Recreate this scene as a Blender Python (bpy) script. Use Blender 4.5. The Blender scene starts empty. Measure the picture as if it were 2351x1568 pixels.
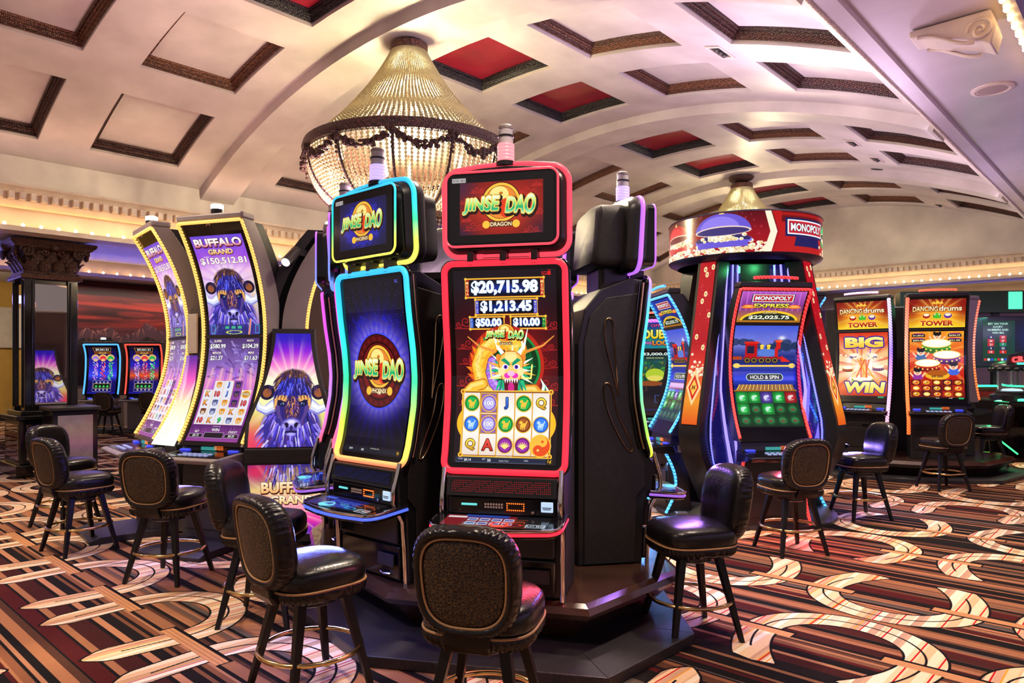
import bpy, math, random
import numpy as np
from mathutils import Vector, Matrix
random.seed(7); rng = np.random.RandomState(7)
R = math.radians
C = bpy.context.scene.collection

# ------------------------------------------------------------------ camera
cam_d = bpy.data.cameras.new('camera'); cam = bpy.data.objects.new('camera', cam_d); C.objects.link(cam)
cam_d.sensor_width = 36; cam_d.lens = 25.19; cam_d.shift_y = 0.0238
cam_d.clip_start = 0.05; cam_d.clip_end = 200
cam.location = (0, 0, 1.45); cam.rotation_euler = (R(90), 0, 0)
sc = bpy.context.scene; sc.camera = cam
# ------------------------------------------------------------------ exposure
sc.view_settings.view_transform = 'Standard'; sc.view_settings.look = 'None'
sc.view_settings.exposure = 0.0; sc.view_settings.gamma = 1.0; sc.view_settings.use_curve_mapping = False
sc.cycles.use_denoising = True
sc.cycles.max_bounces = 6; sc.cycles.diffuse_bounces = 3; sc.cycles.glossy_bounces = 4
sc.cycles.transparent_max_bounces = 8; sc.cycles.sample_clamp_indirect = 4.0
sc.cycles.caustics_reflective = False; sc.cycles.caustics_refractive = False
# ------------------------------------------------------------------ world: the soft light of the rest of the gaming floor
w = bpy.data.worlds.new('world'); sc.world = w; w.use_nodes = True
wb = w.node_tree.nodes['Background']
wb.inputs['Color'].default_value = (1.0, 0.80, 0.76, 1); wb.inputs['Strength'].default_value = 0.30

# the room grid: u runs along the vault (to the far right), v across it (to the far left)
RZ = R(90) - math.atan2(0.67973, 0.73346)
ua = Vector((0.67973, 0.73346, 0)); va = Vector((-0.73346, 0.67973, 0))
def W(u, v, z): return ua*u + va*v + Vector((0, 0, z))

# ------------------------------------------------------------------ lights
def area(name, loc, aim, sx, sy, power, col):
    l = bpy.data.lights.new(name, 'AREA'); l.shape = 'RECTANGLE'; l.size = sx; l.size_y = sy
    l.energy = power; l.color = col
    o = bpy.data.objects.new(name, l); C.objects.link(o); o.location = loc
    z = -(Vector(aim) - Vector(loc)).normalized()          # lamp shines down its -Z; its X axis stays along the vault
    x = (ua - z*ua.dot(z)).normalized(); y = z.cross(x)
    o.rotation_euler = Matrix((x, y, z)).transposed().to_euler()
    return o
def spot(name, loc, aim, power, col, deg=100, blend=0.6, rad=0.08):
    l = bpy.data.lights.new(name, 'SPOT'); l.energy = power; l.color = col
    l.spot_size = R(deg); l.spot_blend = blend; l.shadow_soft_size = rad
    o = bpy.data.objects.new(name, l); C.objects.link(o); o.location = loc
    o.rotation_euler = (Vector(aim) - Vector(loc)).to_track_quat('-Z', 'Y').to_euler()
    return o
def point(name, loc, power, col, rad=0.04):
    l = bpy.data.lights.new(name, 'POINT'); l.energy = power; l.color = col; l.shadow_soft_size = rad
    o = bpy.data.objects.new(name, l); C.objects.link(o); o.location = loc; return o
# cove strips: on top of the left cornice, and along the soffit edge on the right, washing the vault
area('cove_light', W(7, 10.22, 3.70), W(7, 7.5, 5.6), 19, .10, 26, (1.0, .60, .60))
area('cove_light', W(8, 1.98, 4.02), W(8, 5.0, 5.4), 17, .10, 9, (.86, .70, 1.0))
area('cove_light', W(16.85, 6.1, 3.72), W(14, 6.1, 5.4), .1, 8.0, 14, (1.0, .76, .84))
# warm strips in the glowing bands under the cornices
area('cove_light', W(8, 10.40, 3.17), W(8, 10.62, 3.6), 18, .05, 34, (1.0, .46, .15))
area('cove_light', W(16.90, 6, 3.24), W(17.12, 6, 3.6), .05, 9.0, 7, (1.0, .62, .32))
# coloured light in the side aisles, then added fills for wall and soffit
area('aisle_and_fill_light', W(7, 14.7, 2.6), W(7, 12.6, 3.4), 16, .15, 130, (.22, .18, 1.0))
area('aisle_and_fill_light', W(9, 17.9, 3.2), W(9, 18.2, 1.6), 14, .15, 130, (1.0, .78, .6))
area('aisle_and_fill_light', W(21, 3, 2.6), W(19, 3, 3.4), .2, 8, 40, (.22, .2, 1.0))
area('aisle_and_fill_light', W(21, 7, 2.9), W(23, 7, 1.6), .2, 12, 30, (.7, .4, .9))
area('aisle_and_fill_light', W(1, 20, 3.25), W(1.5, 22.8, 1.2), 6, .3, 90, (1.0, .85, .6))  # added fill to brighten the yellow back wall
area('aisle_and_fill_light', W(7, -1.6, 2.2), W(7, 1.25, 3.99), 12, .3, 50, (.62, .34, 1.0))  # added lilac fill from out of view, colouring the soffit underside
# added fill lights, mostly above the machine groups, that brighten the vault from below
area('vault_fill', (-.25, 4.95, 2.12), (-.25, 5.0, 6), .9, .9, 58, (1.0, .68, .84))
area('vault_fill', (-2.0, 7.3, 2.62), (-2.0, 7.3, 6), 1.0, 1.0, 60, (1.0, .56, .60))
area('vault_fill', (2.3, 7.15, 2.90), (2.3, 7.15, 6), 1.0, 1.0, 80, (.92, .70, 1.0))
area('vault_fill', (5.3, 10.4, 2.40), (5.3, 10.4, 6), 1.0, 1.0, 55, (.92, .70, 1.0))
area('vault_fill', W(-1.5, 6.5, 2.2), W(-1.5, 6.5, 6), 1.5, 1.5, 50, (1.0, .60, .64))
# the colour thrown on the floor and plinths by the LED ropes and decks
area('led_glow', (.15, 3.15, .80), (.10, 2.6, 0), .5, .05, 3, (1, .08, .15))
area('led_glow', (-1.05, 3.62, .66), (-1.0, 3.3, 0), .5, .05, 7, (.18, .22, 1))
area('led_glow', (1.13, 4.5, .98), (1.3, 4.0, 0), .5, .05, 9, (.45, .2, 1))
area('led_glow', (2.35, 5.92, .66), (2.2, 5.2, 0), .7, .05, 16, (1, .12, .22))
area('led_glow', (1.30, 6.9, .66), (.9, 6.4, 0), .5, .05, 10, (.15, .4, 1))
area('led_glow', (3.45, 7.3, .66), (3.7, 6.9, 0), .5, .05, 10, (.3, .2, 1))
area('led_glow', (-2.6, 5.35, .70), (-2.7, 4.9, 0), .8, .05, 6, (.25, .2, 1))
# downlights over the floor
for (u_, v_, p_) in ((1.0, 6.2, 130), (4.1, 3.3, 190), (8.3, 3.3, 170), (12.4, 3.3, 150), (4.1, 8.4, 110), (8.3, 8.6, 60), (0.4, 9.2, 120), (-1.0, 3.2, 160), (13.5, 1.2, 60), (4.2, 1.5, 90), (8.0, 1.4, 60), (2.2, 1.6, 60)):
    spot('downlight', W(u_, v_, 4.38 if 2 < v_ < 10 else 3.85), W(u_, v_, 0), p_*3.5, (1.0, .80, .62), 115, .8, .12)

# ------------------------------------------------------------------ object helpers
def tag(o, label=None, cat=None, group=None, kind=None):
    if label: o['label'] = label
    if cat: o['category'] = cat
    if group: o['group'] = group
    if kind: o['kind'] = kind
    return o
def thing(name, label, cat, loc=(0, 0, 0), rz=0, group=None):
    o = bpy.data.objects.new(name, None); C.objects.link(o)
    o.location = loc; o.rotation_euler = (0, 0, rz); o.empty_display_size = 0.1
    return tag(o, label, cat, group)
def copy_thing(root, loc, rz, label, group=None):
    r = root.copy(); C.objects.link(r); r.location = loc; r.rotation_euler = (0, 0, rz)
    r['label'] = label
    if group: r['group'] = group
    for ch in list(root.children):
        c = ch.copy(); C.objects.link(c); c.parent = r
        for g in list(ch.children):
            d = g.copy(); C.objects.link(d); d.parent = c
    return r

def nest(t, tree, per=None):
    """hang pieces under the part they belong to (thing > part > sub-part); repeats pair up in order"""
    base = lambda o: o.name.split('.')[0]
    kids = sorted(t.children, key=lambda o: o.name)
    for part, subs in tree.items():
        ps = [o for o in kids if base(o) == part]
        if not ps: continue
        for s_ in subs.split():
            ss = [o for o in kids if base(o) == s_]
            for i, o in enumerate(ss): o.parent = ps[min(len(ps)-1, i*len(ps)//max(1, len(ss)))]
    return t
def smooth_loop(pts, n=2, closed=True):
    pts = [Vector(p) for p in pts]
    for _ in range(n):
        q = []
        for i in range(len(pts)):
            a, b = pts[i], pts[(i+1) % len(pts)]
            q += [a*.75+b*.25, a*.25+b*.75]
        pts = q
    return pts

class MB:
    def __init__(s): s.v = []; s.f = []; s.m = []; s.uv = {}
    def add(s, vs, fs, mi=0, uvs=None):
        b = len(s.v); s.v += [tuple(p) for p in vs]
        for i, f in enumerate(fs):
            if uvs is not None: s.uv[len(s.f)] = uvs[i]
            s.f.append(tuple(b + k for k in f)); s.m.append(mi)
        return s
    def box(s, x0, x1, y0, y1, z0, z1, mi=0):
        return s.add([(x0,y0,z0),(x1,y0,z0),(x1,y1,z0),(x0,y1,z0),(x0,y0,z1),(x1,y0,z1),(x1,y1,z1),(x0,y1,z1)],
              [(0,3,2,1),(4,5,6,7),(0,1,5,4),(1,2,6,5),(2,3,7,6),(3,0,4,7)], mi)
    def prism(s, poly, lo, hi, axis='x', mi=0):
        n = len(poly)
        def P(a, b, t): return (t, a, b) if axis == 'x' else ((a, t, b) if axis == 'y' else (a, b, t))
        vs = [P(a, b, lo) for a, b in poly] + [P(a, b, hi) for a, b in poly]
        fs = [tuple(range(n))[::-1], tuple(range(n, 2*n))] + [(i, (i+1) % n, n+(i+1) % n, n+i) for i in range(n)]
        return s.add(vs, fs, mi)
    def frustum(s, lo, hi, z0, z1, mi=0):
        n = len(lo)
        return s.add([(a, b, z0) for a, b in lo] + [(a, b, z1) for a, b in hi],
              [tuple(range(n))[::-1], tuple(range(n, 2*n))] + [(i, (i+1) % n, n+(i+1) % n, n+i) for i in range(n)], mi)
    def loft(s, rings, closed=True, cap=True, mi=0):
        n = len(rings[0]); vs = [p for r in rings for p in r]; fs = []
        for k in range(len(rings)-1):
            for i in range(n if closed else n-1):
                j = (i+1) % n
                fs.append((k*n+i, k*n+j, (k+1)*n+j, (k+1)*n+i))
        if cap and closed:
            fs.append(tuple(range(n))[::-1]); fs.append(tuple(range((len(rings)-1)*n, len(rings)*n)))
        return s.add(vs, fs, mi)
    def tube(s, pts, r, n=8, closed=False, mi=0, r1=None):
        pts = [Vector(p) for p in pts]; m = len(pts); rings = []; up = Vector((0, 0, 1)); prev = None
        for i, p in enumerate(pts):
            a = pts[(i-1) % m] if (closed or i > 0) else p
            b = pts[(i+1) % m] if (closed or i < m-1) else p
            t = (b-a).normalized()
            if prev is None:
                x = t.cross(up)
                if x.length < 1e-3: x = t.cross(Vector((1, 0, 0)))
            else: x = prev - t*prev.dot(t)
            x.normalize(); y = t.cross(x); prev = x
            rr = r if r1 is None else r + (r1-r)*i/(m-1)
            rings.append([p + x*(rr*math.cos(2*math.pi*k/n)) + y*(rr*math.sin(2*math.pi*k/n)) for k in range(n)])
        if closed: rings.append(rings[0])
        return s.loft(rings, True, not closed, mi)
    def lathe(s, prof, n=24, c=(0, 0, 0), mi=0, cap=True, wob=None):
        rings = []
        for (r, z) in prof:
            rings.append([(c[0]+r*math.cos(2*math.pi*k/n), c[1]+r*math.sin(2*math.pi*k/n), c[2]+z) for k in range(n)])
        return s.loft(rings, True, cap, mi)
    def ball(s, c, r, nu=10, nv=6, mi=0, sc_=(1, 1, 1)):
        prof = [(max(1e-4, math.sin(math.pi*k/nv)), -math.cos(math.pi*k/nv)) for k in range(nv+1)]
        rings = [[(c[0]+r*sc_[0]*a*math.cos(2*math.pi*k/nu), c[1]+r*sc_[1]*a*math.sin(2*math.pi*k/nu), c[2]+r*sc_[2]*z) for k in range(nu)] for a, z in prof]
        return s.loft(rings, True, True, mi)
    def surf(s, rows, uvs=None, mi=0):
        n = len(rows[0]); vs = [p for r in rows for p in r]; fs = []; us = []
        for k in range(len(rows)-1):
            for i in range(n-1):
                q = (k*n+i, k*n+i+1, (k+1)*n+i+1, (k+1)*n+i); fs.append(q)
                if uvs is not None: us.append([uvs[k][i], uvs[k][i+1], uvs[k+1][i+1], uvs[k+1][i]])
        return s.add(vs, fs, mi, us if uvs is not None else None)
    def build(s, name, mats, parent=None, smooth=None, bevel=0, kind=None, label=None, fix=True, loc=None):
        me = bpy.data.meshes.new(name); me.from_pydata(s.v, [], s.f)
        if not isinstance(mats, (list, tuple)): mats = [mats]
        for m in mats: me.materials.append(m)
        me.polygons.foreach_set('material_index', s.m)
        if s.uv:
            l = me.uv_layers.new(name='UVMap')
            for fi, uu in s.uv.items():
                p = me.polygons[fi]
                for k, li in enumerate(p.loop_indices): l.data[li].uv = uu[k]
        if fix:
            import bmesh
            bm = bmesh.new(); bm.from_mesh(me); bmesh.ops.recalc_face_normals(bm, faces=bm.faces); bm.to_mesh(me); bm.free()
        if smooth is not None:
            me.polygons.foreach_set('use_smooth', [True]*len(me.polygons))
            if smooth < 180: me.set_sharp_from_angle(angle=R(smooth))
        me.update()
        o = bpy.data.objects.new(name, me); C.objects.link(o)
        if parent: o.parent = parent
        if loc: o.location = loc
        if bevel:
            b = o.modifiers.new('bevel', 'BEVEL'); b.width = bevel; b.segments = 2; b.limit_method = 'ANGLE'; b.angle_limit = R(40)
        if kind: o['kind'] = kind
        if label: o['label'] = label
        return o

def arc(cx, cy, rx, ry, a0, a1, n):
    return [(cx+rx*math.cos(R(a0+(a1-a0)*k/n)), cy+ry*math.sin(R(a0+(a1-a0)*k/n))) for k in range(n+1)]
def rrect(w, h, r, n=5, cx=0, cy=0):
    p = []
    for sx, sy, a in ((1, 1, 0), (-1, 1, 90), (-1, -1, 180), (1, -1, 270)):
        p += arc(cx+sx*(w/2-r), cy+sy*(h/2-r), r, r, a, a+90, n)
    return p

# ------------------------------------------------------------------ materials
def nm(name):
    m = bpy.data.materials.new(name); m.use_nodes = True
    nt = m.node_tree; return m, nt, nt.nodes['Principled BSDF']
def link(nt, a, b): nt.links.new(a, b)
def pm(name, col, rough=.5, metal=0, var=.12, scale=9, bump=0, bscale=None, coat=0, spec=.5, emit=None, es=0, trans=0):
    m, nt, b = nm(name)
    tc = nt.nodes.new('ShaderNodeTexCoord')
    n = nt.nodes.new('ShaderNodeTexNoise'); n.inputs['Scale'].default_value = scale; n.inputs['Detail'].default_value = 4
    link(nt, tc.outputs['Object'], n.inputs['Vector'])
    r = nt.nodes.new('ShaderNodeValToRGB')
    r.color_ramp.elements[0].position = .3; r.color_ramp.elements[1].position = .7
    r.color_ramp.elements[0].color = (*[c*(1-var) for c in col], 1)
    r.color_ramp.elements[1].color = (*[min(1, c*(1+var)) for c in col], 1)
    link(nt, n.outputs['Fac'], r.inputs['Fac']); link(nt, r.outputs['Color'], b.inputs['Base Color'])
    b.inputs['Roughness'].default_value = rough; b.inputs['Metallic'].default_value = metal
    b.inputs['Coat Weight'].default_value = coat; b.inputs['Specular IOR Level'].default_value = spec
    if trans: b.inputs['Transmission Weight'].default_value = trans
    if emit: b.inputs['Emission Color'].default_value = (*emit, 1); b.inputs['Emission Strength'].default_value = es
    if bump:
        n2 = nt.nodes.new('ShaderNodeTexNoise'); n2.inputs['Scale'].default_value = bscale or scale*4
        link(nt, tc.outputs['Object'], n2.inputs['Vector'])
        bp = nt.nodes.new('ShaderNodeBump'); bp.inputs['Strength'].default_value = bump; bp.inputs['Distance'].default_value = .01
        link(nt, n2.outputs['Fac'], bp.inputs['Height']); link(nt, bp.outputs['Normal'], b.inputs['Normal'])
    return m
def em(name, col, s):
    m, nt, b = nm(name)
    b.inputs['Base Color'].default_value = (*[c*.5 for c in col], 1); b.inputs['Roughness'].default_value = .3
    b.inputs['Emission Color'].default_value = (*col, 1); b.inputs['Emission Strength'].default_value = s
    return m
def led_ramp(name, stops, s, z0, z1, dots=0, axis='Z'):
    """a LED tube whose own colour changes along its height (machine-local z); dots > 0 makes a rope of points"""
    m, nt, b = nm(name)
    tc = nt.nodes.new('ShaderNodeTexCoord'); sx = nt.nodes.new('ShaderNodeSeparateXYZ')
    link(nt, tc.outputs['Object'], sx.inputs[0])
    mr = nt.nodes.new('ShaderNodeMapRange'); mr.inputs['From Min'].default_value = z0; mr.inputs['From Max'].default_value = z1
    link(nt, sx.outputs[axis], mr.inputs['Value'])
    r = nt.nodes.new('ShaderNodeValToRGB'); e = r.color_ramp.elements
    e[0].position = stops[0][0]; e[0].color = (*stops[0][1], 1); e[1].position = stops[-1][0]; e[1].color = (*stops[-1][1], 1)
    for p, c in stops[1:-1]:
        q = e.new(p); q.color = (*c, 1)
    link(nt, mr.outputs['Result'], r.inputs['Fac'])
    link(nt, r.outputs['Color'], b.inputs['Emission Color']); link(nt, r.outputs['Color'], b.inputs['Base Color'])
    b.inputs['Emission Strength'].default_value = s
    if dots:
        ad = nt.nodes.new('ShaderNodeMath'); ad.operation = 'ADD'; link(nt, sx.outputs['Z'], ad.inputs[0]); link(nt, sx.outputs['X'], ad.inputs[1])
        mu = nt.nodes.new('ShaderNodeMath'); mu.operation = 'MULTIPLY'; mu.inputs[1].default_value = dots; link(nt, ad.outputs[0], mu.inputs[0])
        si = nt.nodes.new('ShaderNodeMath'); si.operation = 'SINE'; link(nt, mu.outputs[0], si.inputs[0])
        m2 = nt.nodes.new('ShaderNodeMapRange'); m2.inputs['From Min'].default_value = -1
        m2.inputs['To Min'].default_value = s*.25; m2.inputs['To Max'].default_value = s*1.9
        link(nt, si.outputs[0], m2.inputs['Value']); link(nt, m2.outputs['Result'], b.inputs['Emission Strength'])
    return m
# ------------------------------------------------------------------ screen pictures, drawn here shape by shape
_glyph = {}
def text_tris(s, bold):
    k = (s, bold)
    if k in _glyph: return _glyph[k]
    cu = bpy.data.curves.new('t', 'FONT'); cu.body = s; cu.size = 1; cu.resolution_u = 3; cu.offset = bold; cu.fill_mode = 'FRONT'
    o = bpy.data.objects.new('t', cu); C.objects.link(o)
    dg = bpy.context.evaluated_depsgraph_get(); me = o.evaluated_get(dg).to_mesh()
    me.calc_loop_triangles()
    v = np.array([p.co[:2] for p in me.vertices], np.float32).reshape(-1, 2)
    t = np.array([q.vertices[:] for q in me.loop_triangles], int).reshape(-1, 3)
    o.evaluated_get(dg).to_mesh_clear(); bpy.data.objects.remove(o); bpy.data.curves.remove(cu)
    _glyph[k] = (v, t); return v, t

class Cv:
    def __init__(s, w, h, col=(0, 0, 0)):
        s.w, s.h = w, h; s.a = np.zeros((h, w, 3), np.float32) + np.array(col, np.float32)
        s.yy, s.xx = np.mgrid[0:h, 0:w].astype(np.float32)
    def box_(s, x0, y0, x1, y1):
        return max(0, int(x0)), max(0, int(y0)), min(s.w, int(x1)+1), min(s.h, int(y1)+1)
    def mix(s, m, col, bb):
        x0, y0, x1, y1 = bb
        if x1 <= x0 or y1 <= y0: return
        c = np.asarray(col, np.float32); m = np.clip(m, 0, 1)[..., None]
        s.a[y0:y1, x0:x1] = s.a[y0:y1, x0:x1]*(1-m) + c*m
    def vgrad(s, stops, x0=0, y0=0, x1=None, y1=None):
        x1 = x1 or s.w; y1 = y1 or s.h; x0, y0, x1, y1 = map(int, (x0, y0, x1, y1))
        t = np.linspace(0, 1, max(1, y1-y0)); ps = [p for p, c in stops]
        col = np.stack([np.interp(t, ps, [c[k] for p, c in stops]) for k in range(3)], -1)
        s.a[y0:y1, x0:x1] = col[:, None, :]
        return s
    def ell(s, cx, cy, rx, ry, col, al=1, rot=0, soft=1.0, ring=0):
        q = max(rx, ry)+3; bb = s.box_(cx-q, cy-q, cx+q, cy+q); x0, y0, x1, y1 = bb
        if x1 <= x0 or y1 <= y0: return s
        X = s.xx[y0:y1, x0:x1]-cx; Y = s.yy[y0:y1, x0:x1]-cy
        c_, s_ = math.cos(rot), math.sin(rot); U = X*c_+Y*s_; V = -X*s_+Y*c_
        d = (np.sqrt((U/rx)**2+(V/ry)**2)-1)*min(rx, ry)
        if ring: d = np.abs(d+ring/2)-ring/2
        s.mix(al*np.clip(.5-d/soft, 0, 1), col, bb); return s
    def glow(s, cx, cy, rx, ry, col, al=1, p=1.0):
        bb = s.box_(cx-rx*2.6, cy-ry*2.6, cx+rx*2.6, cy+ry*2.6); x0, y0, x1, y1 = bb
        if x1 <= x0 or y1 <= y0: return s
        X = (s.xx[y0:y1, x0:x1]-cx)/rx; Y = (s.yy[y0:y1, x0:x1]-cy)/ry
        s.mix(al*np.exp(-(X*X+Y*Y)**p), col, bb); return s
    def poly(s, pts, col, al=1):
        P = np.array(pts, np.float32); bb = s.box_(P[:, 0].min()-1, P[:, 1].min()-1, P[:, 0].max()+1, P[:, 1].max()+1); x0, y0, x1, y1 = bb
        if x1 <= x0 or y1 <= y0: return s
        m = np.zeros((y1-y0, x1-x0), np.float32)
        for ox in (-.25, .25):
            for oy in (-.25, .25):
                X = s.xx[y0:y1, x0:x1]+ox; Y = s.yy[y0:y1, x0:x1]+oy; ins = np.zeros(m.shape, bool)
                for i in range(len(P)):
                    xa, ya = P[i-1]; xb, yb = P[i]
                    if ya == yb: continue
                    ins ^= ((ya > Y) != (yb > Y)) & (X < (xb-xa)*(Y-ya)/(yb-ya)+xa)
                m += ins*.25
        s.mix(m*al, col, bb); return s
    def rect(s, x0, y0, x1, y1, col, al=1):
        bb = s.box_(x0, y0, x1-1, y1-1); s.mix(np.full((max(0, bb[3]-bb[1]), max(0, bb[2]-bb[0])), al, np.float32), col, bb); return s
    def frame(s, x0, y0, x1, y1, t, col):
        s.rect(x0, y0, x1, y0+t, col); s.rect(x0, y1-t, x1, y1, col); s.rect(x0, y0, x0+t, y1, col); s.rect(x1-t, y0, x1, y1, col); return s
    def line(s, pts, w, col, al=1, w1=None):
        P = np.array(pts, np.float32); q = w+2
        bb = s.box_(P[:, 0].min()-q, P[:, 1].min()-q, P[:, 0].max()+q, P[:, 1].max()+q); x0, y0, x1, y1 = bb
        if x1 <= x0 or y1 <= y0: return s
        X = s.xx[y0:y1, x0:x1]; Y = s.yy[y0:y1, x0:x1]; D = np.full(X.shape, 1e9, np.float32); n = len(P)-1
        for i in range(n):
            a, b = P[i], P[i+1]; d = b-a; L = float(d@d)+1e-6
            t = np.clip(((X-a[0])*d[0]+(Y-a[1])*d[1])/L, 0, 1)
            ww = w if w1 is None else w+(w1-w)*(i+t)/n
            D = np.minimum(D, np.hypot(X-a[0]-t*d[0], Y-a[1]-t*d[1])-ww/2)
        s.mix(al*np.clip(.5-D, 0, 1), col, bb); return s
    def rays(s, cx, cy, n, col, al=.5, ph=0, fall=None):
        A = np.arctan2(s.yy-cy, s.xx-cx); m = np.clip(np.sin(A*n+ph)+.35*np.sin(A*(n*2.7)+1), 0, 1)*al
        if fall: m = m*np.exp(-(np.hypot(s.xx-cx, s.yy-cy)/fall)**2)
        s.mix(m, col, (0, 0, s.w, s.h)); return s
    def speck(s, n, col, r=1.0, x0=0, y0=0, x1=None, y1=None, al=.9):
        x1 = x1 or s.w; y1 = y1 or s.h
        for _ in range(n): s.glow(rng.uniform(x0, x1), rng.uniform(y0, y1), r*rng.uniform(.5, 1.4), r*rng.uniform(.5, 1.4), col, al*rng.uniform(.4, 1))
        return s
    def swirl(s, cx, cy, r, col, w=2, al=.8, turns=1.4, flip=1):
        p = [(cx+flip*r*(1-k/26)*math.cos(turns*2*math.pi*k/24), cy+r*(1-k/26)*math.sin(turns*2*math.pi*k/24)) for k in range(25)]
        return s.line(p, w, col, al)
    def cloud(s, cx, cy, r, col, w=2, al=.8):
        s.swirl(cx, cy, r, col, w, al); s.swirl(cx+r*1.5, cy+r*.3, r*.7, col, w, al, 1.4, -1); s.swirl(cx-r*1.3, cy+r*.5, r*.6, col, w, al)
        return s.line([(cx-r*2.4, cy+r*1.1), (cx, cy+r*1.2), (cx+r*2.6, cy+r)], w, col, al)
    def text(s, t, cx, cy, h, fill=(1, 1, 1), out=None, ow=2, mw=None, bold=.02, shear=0, sx=1, al=1, jit=0, arch=0):
        v, tr = text_tris(t, bold)
        if not len(tr): return s
        v = v.copy(); lo = v.min(0); hi = v.max(0); sc_ = h/max(.3, (hi[1]-lo[1]))
        v = (v-(lo+hi)/2)*sc_; v[:, 0] *= sx
        wd = v[:, 0].max()-v[:, 0].min()
        if mw: v[:, 0] *= mw/wd
        v[:, 0] += v[:, 1]*shear
        if jit: v[:, 1] *= 1+jit*np.sin(v[:, 0]/h*2.3)
        if arch:
            q = np.abs(v[:, 0]/(v[:, 0].max()+1e-6))**2; v[:, 1] = v[:, 1]-arch*h*q
        P = np.stack([cx+v[:, 0], cy-v[:, 1]], 1); q = (ow or 0)+3; S = 2
        bb = s.box_(P[:, 0].min()-q, P[:, 1].min()-q, P[:, 0].max()+q, P[:, 1].max()+q); x0, y0, x1, y1 = bb
        if x1 <= x0 or y1 <= y0: return s
        H, Wd = (y1-y0)*S, (x1-x0)*S; m = np.zeros((H, Wd), bool); Q = (P-[x0, y0])*S
        for a, b, c in tr:
            A, B, D = Q[a], Q[b], Q[c]
            i0 = max(0, int(min(A[0], B[0], D[0]))); i1 = min(Wd, int(max(A[0], B[0], D[0]))+2)
            j0 = max(0, int(min(A[1], B[1], D[1]))); j1 = min(H, int(max(A[1], B[1], D[1]))+2)
            if i1 <= i0 or j1 <= j0: continue
            X = np.arange(i0, i1)[None, :]+.5; Y = np.arange(j0, j1)[:, None]+.5
            e0 = (B[0]-A[0])*(Y-A[1])-(B[1]-A[1])*(X-A[0]); e1 = (D[0]-B[0])*(Y-B[1])-(D[1]-B[1])*(X-B[0]); e2 = (A[0]-D[0])*(Y-D[1])-(A[1]-D[1])*(X-D[0])
            m[j0:j1, i0:i1] |= ((e0 >= 0) & (e1 >= 0) & (e2 >= 0)) | ((e0 <= 0) & (e1 <= 0) & (e2 <= 0))
        def dn(k): return k.reshape(H//S, S, Wd//S, S).mean((1, 3)).astype(np.float32)
        if out is not None:
            o = m.copy()
            for k in range(int(round(ow*S))):
                z = o.copy(); z[1:] |= o[:-1]; z[:-1] |= o[1:]; z[:, 1:] |= o[:, :-1]; z[:, :-1] |= o[:, 1:]; o = z
            s.mix(dn(o)*al, out, bb)
        k = dn(m)*al
        if isinstance(fill[0], (tuple, list)):
            t_ = np.clip((np.arange(y0, y1)-(cy-h/2))/h, 0, 1)[:, None, None]; n = len(fill)-1
            col = np.zeros((y1-y0, 1, 3), np.float32)
            for c in range(3): col[:, :, c] = np.interp(t_[..., 0], np.linspace(0, 1, n+1), [f[c] for f in fill])
            mm = k[..., None]; s.a[y0:y1, x0:x1] = s.a[y0:y1, x0:x1]*(1-mm)+col*mm
        else: s.mix(k, fill, bb)
        return s
    def image(s, name):
        im = bpy.data.images.new(name, s.w, s.h)
        px = np.ones((s.h, s.w, 4), np.float32); px[..., :3] = np.clip(s.a[::-1], 0, 1)
        im.pixels.foreach_set(px.ravel()); im.update(); im.pack(); return im

def screen_mat(name, cv, strength=1.0, rough=.12, ext='EXTEND'):
    m, nt, b = nm(name)
    t = nt.nodes.new('ShaderNodeTexImage'); t.image = cv.image(name); t.extension = ext
    uvn = nt.nodes.new('ShaderNodeUVMap'); uvn.uv_map = 'UVMap'; link(nt, uvn.outputs[0], t.inputs['Vector'])
    link(nt, t.outputs['Color'], b.inputs['Emission Color']); b.inputs['Emission Strength'].default_value = strength
    b.inputs['Base Color'].default_value = (.01, .01, .012, 1); b.inputs['Roughness'].default_value = rough
    return m

GOLD = (1, .78, .25); DKG = (.45, .22, .03)
def dao_logo(c, cx, cy, h, sub, mw):
    c.ell(cx, cy-h*.15, h*1.05, h*1.05, (.25, .05, .02), .8); c.ell(cx, cy-h*.15, h*1.0, h*1.0, GOLD, ring=h*.14)
    c.ell(cx, cy-h*.15, h*.84, h*.84, (.95, .55, .2)); c.ell(cx-h*.1, cy-h*.55, h*.5, h*.42, (1, .93, .55)); c.ell(cx+h*.3, cy+.15*h, h*.45, h*.5, (.9, .25, .1))
    c.ell(cx, cy-h*.62, h*.1, h*.07, (.8, .45, .1))
    for (t, x, sx) in (('JINSE', cx-mw*.255, .45), ('DAO', cx+mw*.25, .36)):
        c.text(t, x+h*.06, cy+h*.08, h*.98, (.2, .08, .02), (.12, .04, .01), h*.11, mw*sx, .03, .12, jit=.12)
        c.text(t, x, cy, h*.92, [(.98, 1, .9), (.75, .95, .5), (.1, .7, .45), (.85, 1, .75)], (1, .86, .4), h*.055, mw*sx, .03, .12, jit=.12)
    y = cy+h*.98
    c.rect(cx-mw*.19, y-h*.15, cx+mw*.19, y+h*.15, (.35, .12, .02)); c.ell(cx-mw*.19, y, h*.2, h*.2, GOLD); c.ell(cx+mw*.19, y, h*.2, h*.2, GOLD)
    c.text(sub, cx, y, h*.22, (1, .95, .75), None, 0, mw*.27, .03)
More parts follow.
